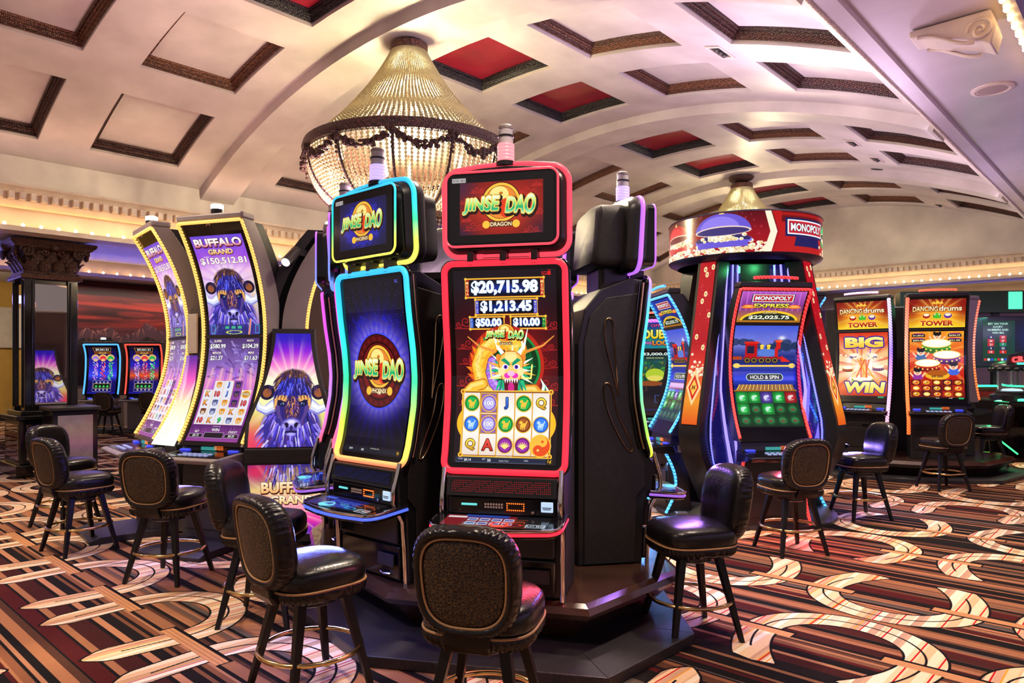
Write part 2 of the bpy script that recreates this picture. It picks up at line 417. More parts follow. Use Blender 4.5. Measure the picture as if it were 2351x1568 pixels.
def art_topper(sub, blue):
    c = Cv(560, 360, (.02, .02, .03)); x0, x1, y0, y1 = 55, 505, 40, 318
    if blue:
        c.rect(x0, y0, x1, y1, (.09, .10, .20))
        c.glow(280, 178, 170, 120, (.16, .16, .95), 1)
        for k in range(44):
            a = k*2*math.pi/44; rr = 118+14*(k % 3); c.swirl(280+1.25*rr*math.cos(a), 178+.82*rr*math.sin(a), 20, (.22, .25, 1), 3, .8, 1.3, 1 if k % 2 else -1)
    else:
        c.rect(x0, y0, x1, y1, (.52, .07, .05)); c.glow(290, 180, 170, 110, (.92, .28, .14), .9)
        c.glow(x0, y0, 90, 120, (.22, .14, .28), .8); c.glow(x1, y1, 90, 90, (.2, .1, .22), .8); c.glow(x0, y1, 90, 60, (.15, .1, .25), .8)
        for (x, y, r) in ((150, 75, 17), (90, 130, 18), (420, 90, 24), (470, 60, 12), (130, 265, 24), (440, 290, 20), (490, 200, 16), (90, 230, 12)): c.cloud(x, y, r, (.8, .18, .16), 3, .9)
    dao_logo(c, 280, 165, 102, sub, 425)
    c.rect(0, 0, 560, y0, (.015, .015, .02)); c.rect(0, y1, 560, 360, (.015, .015, .02)); c.rect(0, 0, x0, 360, (.015, .015, .02)); c.rect(x1, 0, 560, 360, (.015, .015, .02))
    c.rect(12, 14, 88, 38, (.72, .70, .70)); c.text('2C103 - 4615' if not blue else '2C103 - 41', 50, 26, 11, (.15, .15, .15), None, 0, 66, .0)
    return c
def plaque(c, x0, y0, x1, y1, amt, lab, lc, fs):
    c.rect(x0, y0, x1, y1, GOLD); c.rect(x0+4, y0+5, x1-4, y1-5, (.8, .45, .1)); c.rect(x0+8, y0+8, x1-8, y1-8, (.01, .02, .08))
    c.glow((x0+x1)/2, (y0+y1)/2, (x1-x0)*.32, (y1-y0)*.22, (.08, .2, .65), .9)
    for (x, s_) in ((x0, 1), (x1, -1)):
        c.ell(x+s_*3, y0+3, 7, 7, GOLD); c.ell(x+s_*3, y1-3, 7, 7, GOLD)
    for x in ((x0+12, x1-12) if lab[1] == 2 else ((x0+12,) if lab[1] == 0 else (x1-12,))):
        c.rect(x-9, y0+9, x+9, y1-9, lc); n = len(lab[0])
        for i, ch in enumerate(lab[0]): c.text(ch, x, y0+14+(y1-y0-26)*(i+.5)/n, (y1-y0-30)/n*.8, (1, .95, .6), None, 0, None, .02)
    lx = 22 if lab[1] in (0, 2) else 6; rx = 22 if lab[1] in (1, 2) else 6; cx = (x0+lx+x1-rx)/2
    c.text('$'+amt, cx, (y0+y1)/2, fs, (1, 1, 1), (.6, .8, 1), 1.4, min(len(amt)*fs*.60, (x1-x0-lx-rx)*.94), .045)
def dragon(c, cx, cy, s):
    c.ell(cx, cy, s*1.32, s*1.32, (.75, .16, .1)); c.ell(cx, cy, s*1.2, s*1.2, (.1, .55, .25)); c.ell(cx, cy, s*1.12, s*1.12, (.02, .22, .1)); c.ell(cx, cy, s*.95, s*.95, (.06, .36, .18), ring=s*.18)
    for k in range(28):
        a = k*2*math.pi/28; c.rect(cx+.86*s*math.cos(a)-4, cy+.86*s*math.sin(a)-4, cx+.86*s*math.cos(a)+4, cy+.86*s*math.sin(a)+4, (.02, .18, .09))
    body = [(.45, -.55), (.05, -.78), (-.42, -.74), (-.80, -.42), (-.97, .02), (-.88, .50), (-.52, .90), (.1, 1.15)]
    B = []
    for k in range(len(body)-1):
        for f in (0, .25, .5, .75): B.append((body[k][0]*(1-f)+body[k+1][0]*f, body[k][1]*(1-f)+body[k+1][1]*f))
    for k in range(1, len(B)-3, 2):
        (x0, y0), (x1, y1) = B[k], B[k+1]; tx, ty = x1-x0, y1-y0; L = math.hypot(tx, ty); nx, ny = -ty/L, tx/L
        c.poly([(cx+(x0+nx*.22-tx)*s, cy+(y0+ny*.22-ty)*s), (cx+(x0+nx*.48-tx*1.6)*s, cy+(y0+ny*.48-ty*1.6)*s), (cx+(x0+nx*.22+tx*1.2)*s, cy+(y0+ny*.22+ty*1.2)*s)], ((1, .55, .1), (.95, .42, .08))[k//2 % 2])
    P = lambda dx, dy: [(cx+(x+dx)*s, cy+(y+dy)*s) for x, y in B]
    c.line(P(0, 0), s*.56, (.80, .38, .06)); c.line(P(-.01, -.01), s*.50, (1, .70, .16)); c.line(P(-.05, -.05), s*.34, (1, .82, .28)); c.line(P(-.09, -.08), s*.14, (1, .93, .55), .8)
    for k in range(150):
        x, y = B[rng.randint(len(B))]; c.ell(cx+(x+rng.uniform(-.22, .2))*s, cy+(y+rng.uniform(-.2, .2))*s, 5, 4, (.85, .5, .1), .45, 0, 1.0, 2)
    bl = [(-.50, -.12), (-.58, .22), (-.48, .58), (-.2, .88), (.15, 1.1)]
    c.line([(cx+x*s, cy+y*s) for x, y in bl], s*.34, (.45, .2, .6)); c.line([(cx+x*s, cy+y*s) for x, y in bl], s*.28, (.70, .48, .93)); c.line([(cx+(x+.05)*s, cy+(y-.03)*s) for x, y in bl], s*.1, (.86, .70, 1), .8)
    for k in range(11):
        t = k/10*3.99; q = int(t); f = t-q; x = bl[q][0]*(1-f)+bl[q+1][0]*f; y = bl[q][1]*(1-f)+bl[q+1][1]*f
        c.line([(cx+(x-.13)*s, cy+(y+.05)*s), (cx+(x+.13)*s, cy+(y-.05)*s)], 2, (.45, .25, .7))
    for arm, col in (([(-.85, .62), (-1.22, .72), (-1.42, .92), (-1.30, 1.12)], (1, .76, .22)), ([(.62, .82), (.98, .80), (1.15, .98), (1.05, 1.16)], (.95, .62, .18))):
        A = [(cx+x*s, cy+y*s) for x, y in arm]; c.line(A, s*.36, (.75, .36, .06)); c.line(A, s*.30, col); c.line([(x-4, y-6) for x, y in A], s*.12, (1, .92, .55), .8)
        for k in range(4):
            x0, y0 = A[-1]; x1 = x0+(k-1.5)*.17*s; c.line([(x0+(k-1.5)*.06*s, y0-.06*s), (x1, y0+.10*s)], s*.15, (.88, .40, .12)); c.line([(x0+(k-1.5)*.08*s, y0-.08*s), (x1, y0+.04*s)], s*.06, (1, .68, .3)); c.line([(x1, y0+.10*s), (x1+(k-1.5)*.03*s, y0+.2*s)], s*.07, (1, .97, .88), 1, 1)
    for x, y, r in ((1.35, .55, 0), (1.5, .75, .3), (1.42, .95, .6)):
        c.line([(cx+1.25*s, cy+1.2*s), (cx+(x-.05)*s, cy+(y+.1)*s), (cx+(x-.15)*s, cy+(y-.1)*s)], s*.16, (.92, 1, .95), 1, 3)
    c.line([(cx+1.25*s, cy+1.2*s), (cx+1.36*s, cy+.7*s)], 4, (.2, .8, .6))
    hx, hy = cx+.16*s, cy+.05*s; s0 = s; s = s*1.12
    for k in range(26):
        a = R(150+240*k/25); r = .62+.16*(k % 2); c.line([(hx+.3*s*math.cos(a), hy+.1*s+.3*s*math.sin(a)), (hx+r*s*math.cos(a), hy+.1*s+r*s*math.sin(a))], s*.13, ((.1, .72, .5), (.95, .98, .9), (1, .7, .25))[k % 3], 1, 2)
    for sg in (-1, 1):
        c.line([(hx+sg*.16*s, hy-.28*s), (hx+sg*.42*s, hy-.6*s), (hx+sg*.55*s, hy-1.12*s)], s*.15, (1, 1, .97), 1, 3)
        c.line([(hx+sg*.4*s, hy-.55*s), (hx+sg*.32*s, hy-.92*s)], s*.1, (1, .98, .9), 1, 2)
        c.line([(hx+sg*.5*s, hy-.45*s), (hx+sg*1.0*s, hy-.62*s), (hx+sg*1.35*s, hy-.9*s)], s*.09, (.95, .6, .25), 1, 5)
        c.line([(hx+sg*.2*s, hy+.32*s), (hx+sg*.62*s, hy+.34*s), (hx+sg*.66*s, hy-.05*s)], s*.05, (1, .95, .5))
        c.ell(hx+sg*.34*s, hy-.2*s, s*.1, s*.2, (.95, .55, .2), 1, sg*.5)
    c.ell(hx, hy-.1*s, s*.40, s*.38, (.82, .45, .12)); c.ell(hx, hy-.1*s, s*.37, s*.35, (1, .78, .36)); c.ell(hx, hy+.22*s, s*.33, s*.30, (.85, .48, .15)); c.ell(hx, hy+.22*s, s*.30, s*.28, (1, .84, .48)); [c.ell(hx+sg*.30*s, hy+.14*s, s*.11, s*.12, (1, .92, .66)) for sg in (-1, 1)]; [c.line([(hx+q*.07*s, hy-.42*s), (hx+q*.10*s, hy-.12*s)], s*.05, (1, .93, .66), .9, 2) for q in (-2, -1, 0, 1, 2)]; c.ell(hx, hy-.26*s, s*.2, s*.12, (1, .92, .6))
    for sg in (-1, 1):
        c.poly([(hx+sg*.04*s, hy-.02*s), (hx+sg*.32*s, hy-.2*s), (hx+sg*.2*s, hy-.26*s), (hx+sg*.04*s, hy-.12*s)], (.08, .6, .42))
        c.ell(hx+sg*.18*s, hy+.0*s, s*.1, s*.075, (1, 1, 1)); c.ell(hx+sg*.17*s, hy+.005*s, s*.06, s*.06, (.4, .25, .8)); c.ell(hx+sg*.17*s, hy+.005*s, s*.025, s*.03, (0, 0, .1))
        c.ell(hx+sg*.12*s, hy+.26*s, s*.1, s*.08, (.95, .2, .75))
    c.ell(hx, hy+.2*s, s*.12, s*.08, (1, .75, .9))
    for k in range(11): c.line([(hx+(k-5)*.07*s, hy+.45*s), (hx+(k-5)*.1*s, hy+(.98-.02*abs(k-5)**1.5)*s)], s*.12, ((.1, .75, .5), (.06, .55, .42))[k % 2], 1, 2)
    c.poly([(hx-.24*s, hy+.36*s), (hx+.24*s, hy+.36*s), (hx+.19*s, hy+.78*s), (hx-.19*s, hy+.78*s)], (.35, .02, .12)); c.ell(hx, hy+.62*s, s*.1, s*.16, (.85, .15, .55))
    for k in range(6):
        x = hx+(k-2.5)*.075*s; c.poly([(x-.035*s, hy+.36*s), (x+.035*s, hy+.36*s), (x, hy+.5*s)], (1, 1, .95)); c.poly([(x-.03*s, hy+.79*s), (x+.03*s, hy+.79*s), (x, hy+.68*s)], (1, 1, .95))
def sym(c, k, x, y, r):
    if k[0] == 'L': c.text(k[1:2] if k[1:] != '10' else '10', x, y, r*1.5, [tuple(min(1, q*1.3+.15) for q in SC[k[1:]]), SC[k[1:]]], tuple(q*.35 for q in SC[k[1:]]), r*.09, None if k[1:] != '10' else r*1.5, .03)
    elif k[0] == 'D':
        col = {'g': (.05, .5, .2), 'p': (.5, .35, .75), 'b': (.12, .35, .8), 'n': (.45, .22, .08), 'l': (.42, .1, .45), 'o': (.95, .45, .12)}[k[1]]
        c.ell(x, y, r*1.12, r*1.12, GOLD); c.ell(x, y, r, r, col); c.ell(x, y, r*.8, r*.8, tuple(min(1, q*1.35+.05) for q in col))
        if k[1] == 'p': c.ell(x, y, r*.8, r*.8, (.75, .72, .95)); c.text('100', x, y, r*.6, (1, 1, 1), (.5, .4, .7), 1, r*1.2, .03)
        elif k[1] == 'l':
            for q in range(7): a = R(200+q*23); c.line([(x, y+r*.35), (x+r*.75*math.cos(a), y+r*.25+r*.75*math.sin(a)*.9)], r*.3, (1, .93, .5), 1, r*.06)
        elif k[1] == 'o':
            c.ell(x, y, r, r, (1, .75, .25)); c.poly([(x+r*math.cos(R(a)), y+r*math.sin(R(a))) for a in range(-60, 121, 15)], (.92, .3, .1)); c.ell(x+r*.22, y-r*.42, r*.5, r*.5, (1, .75, .25)); c.ell(x-r*.22, y+r*.42, r*.5, r*.5, (.92, .3, .1)); c.ell(x+r*.22, y-r*.42, r*.13, r*.13, (.92, .3, .1)); c.ell(x-r*.22, y+r*.42, r*.13, r*.13, (1, .85, .4))
        else:
            g = GOLD if k[1] != 'b' else (.75, .88, 1)
            c.ell(x, y+r*.12, r*.45, r*.26, g, 1, -.4); c.ell(x-r*.3, y-r*.25, r*.24, r*.22, g); c.line([(x+r*.3, y), (x+r*.52, y-r*.4)], r*.16, g)
            for q in (-.25, 0, .25): c.line([(x+q*r, y+r*.2), (x+q*r-r*.08, y+r*.6)], r*.14, g)
    elif k[0] == 'A':   # animal faces
        col = {'t': ((.95, .62, .2), (1, .9, .7)), 'w': ((.35, .38, .6), (.85, .88, 1)), 'b': ((.2, .1, .35), (.55, .3, .35)), 'e': ((.5, .25, .12), (1, .95, .85))}[k[1]]
        for sg in (-1, 1): c.ell(x+sg*r*.6, y-r*.5, r*.28, r*.34, col[0])
        c.ell(x, y, r*.85, r*.88, col[0]); c.ell(x, y+r*.35, r*.45, r*.42, col[1])
        for sg in (-1, 1): c.ell(x+sg*r*.35, y-r*.1, r*.13, r*.1, (1, 1, .8)); c.ell(x+sg*r*.33, y-r*.1, r*.07, r*.08, (0, 0, 0)); c.line([(x+sg*r*.15, y-r*.7), (x+sg*r*.3, y-r*.35)], r*.12, (.1, .08, .1))
        c.ell(x, y+r*.25, r*.17, r*.11, (.08, .05, .06)); c.line([(x-r*.25, y+r*.6), (x, y+r*.5), (x+r*.25, y+r*.6)], r*.07, (.2, .08, .08))
    elif k[0] == 'K':
        c.text('K', x, y, r*1.5, [(1, .8, .4), (.85, .4, .1)], (.4, .15, .05), r*.08, None, .03)
SC = {'J': (.12, .3, .75), 'Q': (.85, .6, .12), 'A': (.75, .15, .1), '9': (.1, .6, .25), '10': (.85, .15, .15)}
def art_red_main():
    c = Cv(540, 960, (.05, .05, .09)); c.glow(270, 470, 280, 280, (.66, .06, .07), 1); c.glow(60, 470, 60, 300, (.2, .03, .06), .8)
    for (x, y, r) in ((60, 250, 30), (480, 260, 30), (70, 360, 24), (470, 370, 24), (90, 430, 30), (470, 450, 30), (70, 540, 30), (480, 560, 30), (80, 640, 26), (470, 640, 26)): c.cloud(x, y, r, (.66, .12, .13), 5, .95)
    plaque(c, 62, 38, 478, 136, '20,715.98', ('MEGA', 2), (.75, .16, .1), 72)
    plaque(c, 112, 140, 442, 222, '1,213.45', ('MAJOR', 2), (.3, .32, .85), 62)
    plaque(c, 80, 226, 268, 292, '50.00', ('MINOR', 0), (.2, .4, .85), 46); plaque(c, 296, 226, 484, 292, '10.00', ('MINI', 1), (.08, .5, .2), 46)
    dragon(c, 270, 470, 150); dao_logo(c, 270, 318, 46, 'DRAGON', 220)
    x0, x1, y0, y1 = 40, 500, 608, 918
    c.ell(270, 760, 262, 150, (1, .75, .15)); c.rect(x0-8, y0-12, x1+8, y1+10, GOLD); c.rect(x0-3, y0-6, x1+3, y1+4, (.55, .28, .05))
    g = [['Dg', 'Dp', 'LJ', 'Dg', 'LQ'], ['Db', 'Dp', 'Dg', 'Dn', 'Db'], ['LQ', 'LA', 'Dl', 'Dl', 'Do']]; cw = (x1-x0)/5; ch = (y1-y0)/3
    for i in range(5):
        c.vgrad([(0, (.95, .9, .85)), (.5, (1, 1, .98)), (1, (.93, .86, .8))], x0+i*cw+3, y0, x0+(i+1)*cw-3, y1)
        c.rect(x0+i*cw-2, y0, x0+i*cw+2, y1, GOLD)
    for j in range(3):
        for i in range(5):
            if g[j][i] in ('Dp',): c.frame(x0+i*cw+3, y0+j*ch+2, x0+(i+1)*cw-3, y0+(j+1)*ch-2, 5, (.75, .5, .12)); c.rect(x0+i*cw+8, y0+j*ch+7, x0+(i+1)*cw-8, y0+(j+1)*ch-7, (.55, .4, .75))
            sym(c, g[j][i], x0+(i+.5)*cw, y0+(j+.5)*ch, 38 if g[j][i] != 'Do' else 50)
    for x in (x0-4, x1+4):
        for y in (y0-6, y1): c.ell(x, y, 13, 13, GOLD); c.ell(x, y, 7, 7, (.7, .4, .08))
    c.rect(15, 930, 525, 955, (.1, .14, .24)); c.frame(15, 930, 525, 955, 1.5, (.4, .45, .55)); c.text('CASH', 40, 938, 8, (.8, .8, .9)); c.text('$0.14', 78, 943, 14, (1, 1, 1)); c.text('BET', 165, 938, 8, (.8, .8, .9)); c.text('50', 192, 943, 14, (1, 1, 1))
    c.text('50 Credit Reels to Play', 270, 924, 9, (1, 1, .9), None, 0, None, .01); c.text('Game Over', 270, 944, 8, (.8, .8, .8)); c.text('WIN', 385, 941, 8, (.8, .8, .9)); c.rect(488, 928, 525, 957, (.15, .1, .05)); c.text('1¢', 506, 942, 22, (1, .8, .2))
    c.text('SG', 478, 22, 18, (.85, .1, .12)); c.rect(494, 14, 512, 31, (.85, .1, .12)); c.ell(503, 10, 6, 6, (.85, .1, .12), ring=3)
    return c
def art_blue_main():
    c = Cv(540, 960, (.035, .04, .075)); c.glow(270, 480, 300, 270, (.18, .08, .92), 1, 1.3); c.glow(270, 490, 262, 255, (.66, .62, 1), .95, 2.4)
    c.rays(270, 490, 34, (.1, .05, .75), .5, 0, 330)
    for k in range(60): c.swirl(rng.uniform(60, 480), rng.uniform(190, 370), rng.uniform(12, 26), (.14, .14, .9), 3, .55, 1.4, 1 if k % 2 else -1)
    c.speck(220, (.7, .7, .85), 1.4, 0, 30, 540, 260, .7); c.speck(100, (.6, .5, .4), 1.3, 0, 700, 540, 920, .6)
    c.ell(270, 500, 218, 212, (.3, .3, .95)); c.ell(270, 500, 209, 203, (.08, .03, .05)); c.ell(270, 500, 204, 198, (.33, .03, .06)); c.ell(270, 500, 165, 160, (.12, .01, .03)); c.ell(270, 500, 156, 151, (.48, .05, .08))
    for k in range(22): a = k*2*math.pi/22; c.swirl(270+184*math.cos(a), 500+179*math.sin(a), 13, (.6, .14, .16), 2.5, .9)
    c.ell(270, 500, 120, 118, (.2, .02, .03)); dao_logo(c, 270, 495, 118, 'PHOENIX', 500); c.glow(272, 622, 16, 9, (1, 1, .8), 1)
    c.rect(15, 925, 525, 950, (.08, .1, .16)); c.text('$0.90', 80, 938, 12, (1, 1, 1)); c.text('500', 190, 938, 12, (1, 1, 1)); c.rect(490, 922, 525, 952, (.15, .1, .05)); c.text('1¢', 507, 937, 20, (1, .8, .2)); c.text('50 Credit Reels to Play', 300, 928, 8, (1, 1, .9))
    c.text('SG', 488, 26, 16, (.4, .4, 1)); return c
def bison(c, cx, cy, s):
    """a bison's head from the front in blue, violet and amber strokes"""
    q = np.random.RandomState(5)
    def hair(n, fx, fy, L, w, cols, al=.9):
        for _ in range(n):
            a = q.uniform(0, 2*math.pi); r = q.uniform(0, 1)**.6; x = fx(r, a); y = fy(r, a)
            dx = (x-cx)*.25+q.uniform(-.04, .04)*s; c.line([(x, y), (x+dx*.6, y+L*s*.5), (x+dx, y+L*s)], w*s, cols[q.randint(len(cols))], al, 1)
    BL = [(.16, .16, .62), (.10, .09, .36), (.30, .24, .85), (.62, .55, .98), (.45, .35, .9), (.86, .82, 1), (.35, .2, .5)]
    c.ell(cx, cy+1.0*s, .95*s, 1.0*s, (.16, .14, .55), .95, 0, s*.2)
    hair(150, lambda r, a: cx+1.0*s*r*math.cos(a), lambda r, a: cy+(1.0+.85*r*math.sin(a))*s, .32, .075, BL)
    c.ell(cx, cy-.42*s, .62*s, .56*s, (.30, .18, .22), 1, 0, s*.08)      # crown
    hair(90, lambda r, a: cx+.6*s*r*math.cos(a), lambda r, a: cy+(-.55+.45*r*math.sin(a))*s, .18, .045, [(.62, .42, .22), (.85, .62, .32), (.18, .12, .3), (.3, .2, .6), (.12, .08, .2)])
    for sg in (-1, 1):
        c.ell(cx+sg*.84*s, cy-.22*s, .24*s, .25*s, (.10, .07, .2), 1, -sg*.5); c.ell(cx+sg*.84*s, cy-.2*s, .14*s, .15*s, (.62, .35, .2), 1, -sg*.5)
        for k in range(5): c.line([(cx+sg*(.66+.03*k)*s, cy-.42*s), (cx+sg*(.70+.035*k)*s, cy-.2*s)], s*.03, ((.1, .07, .25), (.3, .2, .5))[k % 2], .9, 1)
        horn = [(cx+sg*.58*s, cy+.20*s), (cx+sg*.84*s, cy+.36*s), (cx+sg*1.06*s, cy+.30*s), (cx+sg*1.16*s, cy+.05*s), (cx+sg*1.12*s, cy-.16*s)]
        c.line(horn, s*.40, (.55, .55, .85), 1, 4); c.line([(x, y-.03*s) for x, y in horn], s*.30, (.85, .87, 1), 1, 3); c.line([(x, y-.06*s) for x, y in horn[:4]], s*.14, (1, 1, 1), 1, 3)
    c.ell(cx, cy+.02*s, .62*s, .72*s, (.15, .13, .5), 1, 0, s*.05)       # face
    hair(130, lambda r, a: cx+.52*s*r*math.cos(a), lambda r, a: cy+(-.35+.42*r*math.sin(a))*s, .22, .04, [(.16, .18, .75), (.1, .1, .4), (.3, .35, .98), (.08, .06, .3), (.5, .5, 1)])
    for sg in (-1, 1):
        c.line([(cx+sg*.14*s, cy+.10*s), (cx+sg*.36*s, cy-.06*s), (cx+sg*.54*s, cy+.02*s), (cx+sg*.56*s, cy+.3*s)], s*.17, (.98, .72, .36), .95, s*.07)
        for k in range(10): c.line([(cx+sg*(.2+.035*k)*s, cy-.1*s), (cx+sg*(.24+.035*k)*s, cy+.05*s)], s*.035, ((1, .85, .55), (.75, .42, .18), (.3, .15, .2))[k % 3], .9, 1)
        c.ell(cx+sg*.34*s, cy+.16*s, .15*s, .085*s, (.06, .05, .2), 1, -sg*.25); c.ell(cx+sg*.33*s, cy+.165*s, .06*s, .04*s, (.35, .6, .95)); c.ell(cx+sg*.33*s, cy+.165*s, .035*s, .04*s, (0, 0, .08)); c.line([(cx+sg*.18*s, cy+.13*s), (cx+sg*.47*s, cy+.05*s)], s*.05, (.08, .06, .2)); c.ell(cx+sg*.31*s, cy+.135*s, .018*s, .016*s, (1, 1, 1))
        c.line([(cx+sg*.48*s, cy+.28*s), (cx+sg*.42*s, cy+.5*s), (cx+sg*.3*s, cy+.75*s)], s*.15, (.35, .25, .55), 1, s*.05)
    c.ell(cx, cy+.36*s, .27*s, .48*s, (.22, .14, .36), 1, 0, s*.08)
    hair(80, lambda r, a: cx+.2*s*r*math.cos(a), lambda r, a: cy+(.28+.36*r*math.sin(a))*s, .1, .03, [(.85, .5, .28), (.6, .32, .2), (.2, .12, .42), (.45, .3, .8), (.95, .7, .4)])
    c.ell(cx, cy+.86*s, .33*s, .25*s, (.36, .32, .72), 1, 0, s*.06); c.ell(cx, cy+.78*s, .23*s, .13*s, (.66, .62, .96), 1, 0, s*.06); c.ell(cx, cy+.74*s, .12*s, .06*s, (.9, .88, 1), 1, 0, s*.05)
    for sg in (-1, 1): c.ell(cx+sg*.16*s, cy+.84*s, .07*s, .085*s, (.06, .04, .2), 1, sg*.4); c.ell(cx+sg*.24*s, cy+.9*s, .06*s, .1*s, (.75, .7, 1), .7, sg*.3)
    c.ell(cx, cy+.93*s, .05*s, .08*s, (.15, .1, .4)); c.ell(cx, cy+1.06*s, .2*s, .05*s, (.1, .07, .3)); c.ell(cx, cy+1.13*s, .15*s, .05*s, (.7, .68, 1), 1, 0, s*.04)
    for sg in (-1, 1):
        for k in range(7): c.line([(cx+sg*(.22+.05*k)*s, cy+(1.0-.04*k)*s), (cx+sg*(.25+.07*k)*s, cy+(1.5-.05*k)*s)], s*.05, ((.85, .82, 1), (.25, .22, .8), (.5, .4, .95))[k % 3], .9, 1)
def slab(c, t, cx, cy, h, mw, fill, bold=.045): 
    c.text(t, cx+h*.04, cy+h*.07, h, (.2, .03, .08), (.25, .03, .1), h*.06, mw, bold); c.text(t, cx, cy, h, fill, (.35, .05, .12), h*.035, mw, bold)
def art_bison_upper():
    c = Cv(480, 860); c.vgrad([(0, (.42, .28, .85)), (.22, (.62, .3, .9)), (.35, (.95, .75, .95)), (.6, (.85, .8, .95)), (1, (.45, .2, .75))])
    c.glow(240, 380, 130, 160, (1, .95, .95), .9); c.rays(240, 430, 17, (.75, .45, .9), .35, 0, 500); c.glow(470, 560, 60, 200, (.95, .9, .6), .6)
    bison(c, 240, 500, 215)
    c.rect(0, 770, 480, 860, (.1, .12, .4), .55); c.ell(240, 838, 80, 16, (.8, .9, .3), ring=4)
    for x in (150, 210, 270): c.rect(x, 780, x+48, 815, (.1, .2, .5)); c.rect(x+5, 786, x+43, 808, (.25, .7, .55))
    c.line([(400, 730), (380, 860)], 16, (1, .9, .85)); c.line([(400, 730), (380, 860)], 8, (.9, .25, .2))
    for x in (20, 440): c.frame(x, 775, x+40, 850, 4, (.25, .75, .95))
    slab(c, 'BUFFALO', 240, 62, 74, 440, [(1, 1, 1), (1, .95, .95), (.8, .4, .5)]); slab(c, 'GRAND', 240, 142, 46, 230, [(1, .95, .8), (.95, .7, .4)])
    c.text('BET MAX', 95, 184, 9, (1, 1, 1)); c.text('$150,512.81', 240, 224, 66, (1, .98, .96), (.45, .2, .4), 3, 430, .03); return c
def art_bison_lower():
    c = Cv(480, 860); c.vgrad([(0, (.3, .2, .45)), (.25, (.55, .4, .75)), (.4, (.9, .55, .8)), (.6, (.75, .35, .8)), (1, (.3, .1, .45))])
    for k in range(70): x = rng.uniform(0, 480); y = rng.uniform(20, 330); c.line([(x, y), (x+rng.uniform(20, 90), y+rng.uniform(-20, 80))], rng.uniform(6, 26), ((.35, .25, .6), (.6, .5, .9), (.75, .7, .95), (.3, .15, .4))[k % 4], .6, 2)
    for k in range(9): c.line([(60+k*45, 250), (30+k*52, 420)], 24, ((1, .8, .8), (.6, .3, .9))[k % 2], .5)
    for (t, a, x, y) in (('SUPER', '$580.99', 85, 22), ('MAJOR', '$104.39', 395, 22), ('MINOR', '$21.37', 80, 118), ('MINI', '$11.63', 405, 118)):
        c.text(t, x, y, 20, (1, .95, .95), (.1, .05, .15), 2, None, .03); c.text(a, x, y+44, 42, (1, 1, 1), (.1, .05, .2), 3, 150 if len(a) > 6 else 120, .03)
    x0, y0, cw, ch = 14, 420, 90, 74
    cols = [(1, ['K', 'K', 'Ae', 'L10']), (0, ['At', 'L10', 'Aw', 'Aw', 'K']), (0, ['LJ', 'LJ', 'At', 'At', 'L9']), (0, ['Ab', 'Ab', 'Ab', 'K', 'Aw']), (1, ['W', 'L10', 'At', 'At'])]
    for i, (off, sy) in enumerate(cols):
        top = y0-72+off*74
        c.rect(x0+i*cw, top, x0+(i+1)*cw, y0+4*ch, (.9, .9, .96)); c.frame(x0+i*cw, top, x0+(i+1)*cw, y0+4*ch, 2, (.95, .8, .3))
        for j, k in enumerate(sy):
            yy = y0+4*ch-(len(sy)-j-.5)*ch
            if k == 'Ab': c.rect(x0+i*cw+2, yy-ch/2, x0+(i+1)*cw-2, yy+ch/2, (.55, .25, .65))
            if k == 'W': c.ell(x0+(i+.5)*cw, yy, 40, 32, GOLD); c.ell(x0+(i+.5)*cw, yy, 34, 26, (.85, .55, .15)); c.text('WHEEL', x0+(i+.5)*cw, yy, 20, (1, 1, .8), (.3, .1, 0), 2, 72, .03)
            else: sym(c, k, x0+(i+.5)*cw, yy, 31)
    y = y0+4*ch+6
    c.vgrad([(0, (.3, .1, .4)), (1, (.6, .25, .6))], 0, y, 480, 860)
    for k in range(50): x = rng.uniform(0, 480); c.line([(x, y+60), (x+rng.uniform(-20, 20), y+8)], 3, (.7, .35, .7), .6, 1)
    c.text('Game Pays Ways 5', 240, y+10, 9, (1, 1, 1)); c.rect(150, y+60, 330, y+110, (.05, .03, .1)); c.frame(150, y+60, 330, y+110, 3, (.8, .7, .85)); c.text('WIN', 240, y+38, 26, (1, 1, 1), (.3, .1, .3), 2)
    for x, t, a in ((75, 'BET', '$0.75'), (405, 'CREDIT', '$0.25')): c.text(t, x, y+54, 18, (1, 1, 1), (.3, .1, .3), 2); c.rect(x-62, y+72, x+62, y+106, (.05, .03, .08)); c.frame(x-62, y+72, x+62, y+106, 3, (.8, .7, .85)); c.text(a, x, y+89, 22, (1, 1, 1))
    return c
def art_side_upper():
    c = Cv(560, 800); c.vgrad([(0, (.16, .08, .75)), (.16, (.55, .1, .85)), (.28, (.95, .4, .8)), (.42, (1, .95, .75)), (.62, (.95, .95, .6)), (.85, (.85, .75, .35)), (1, (.9, .3, .4))])
    c.rays(290, 420, 26, (1, 1, .85), .55, .3, 420); c.glow(290, 400, 200, 150, (1, 1, .95), .85); c.glow(20, 760, 160, 120, (.9, .2, .35), .8); c.glow(300, 10, 300, 60, (.12, .05, .7), .8)
    bison(c, 290, 470, 215); return c
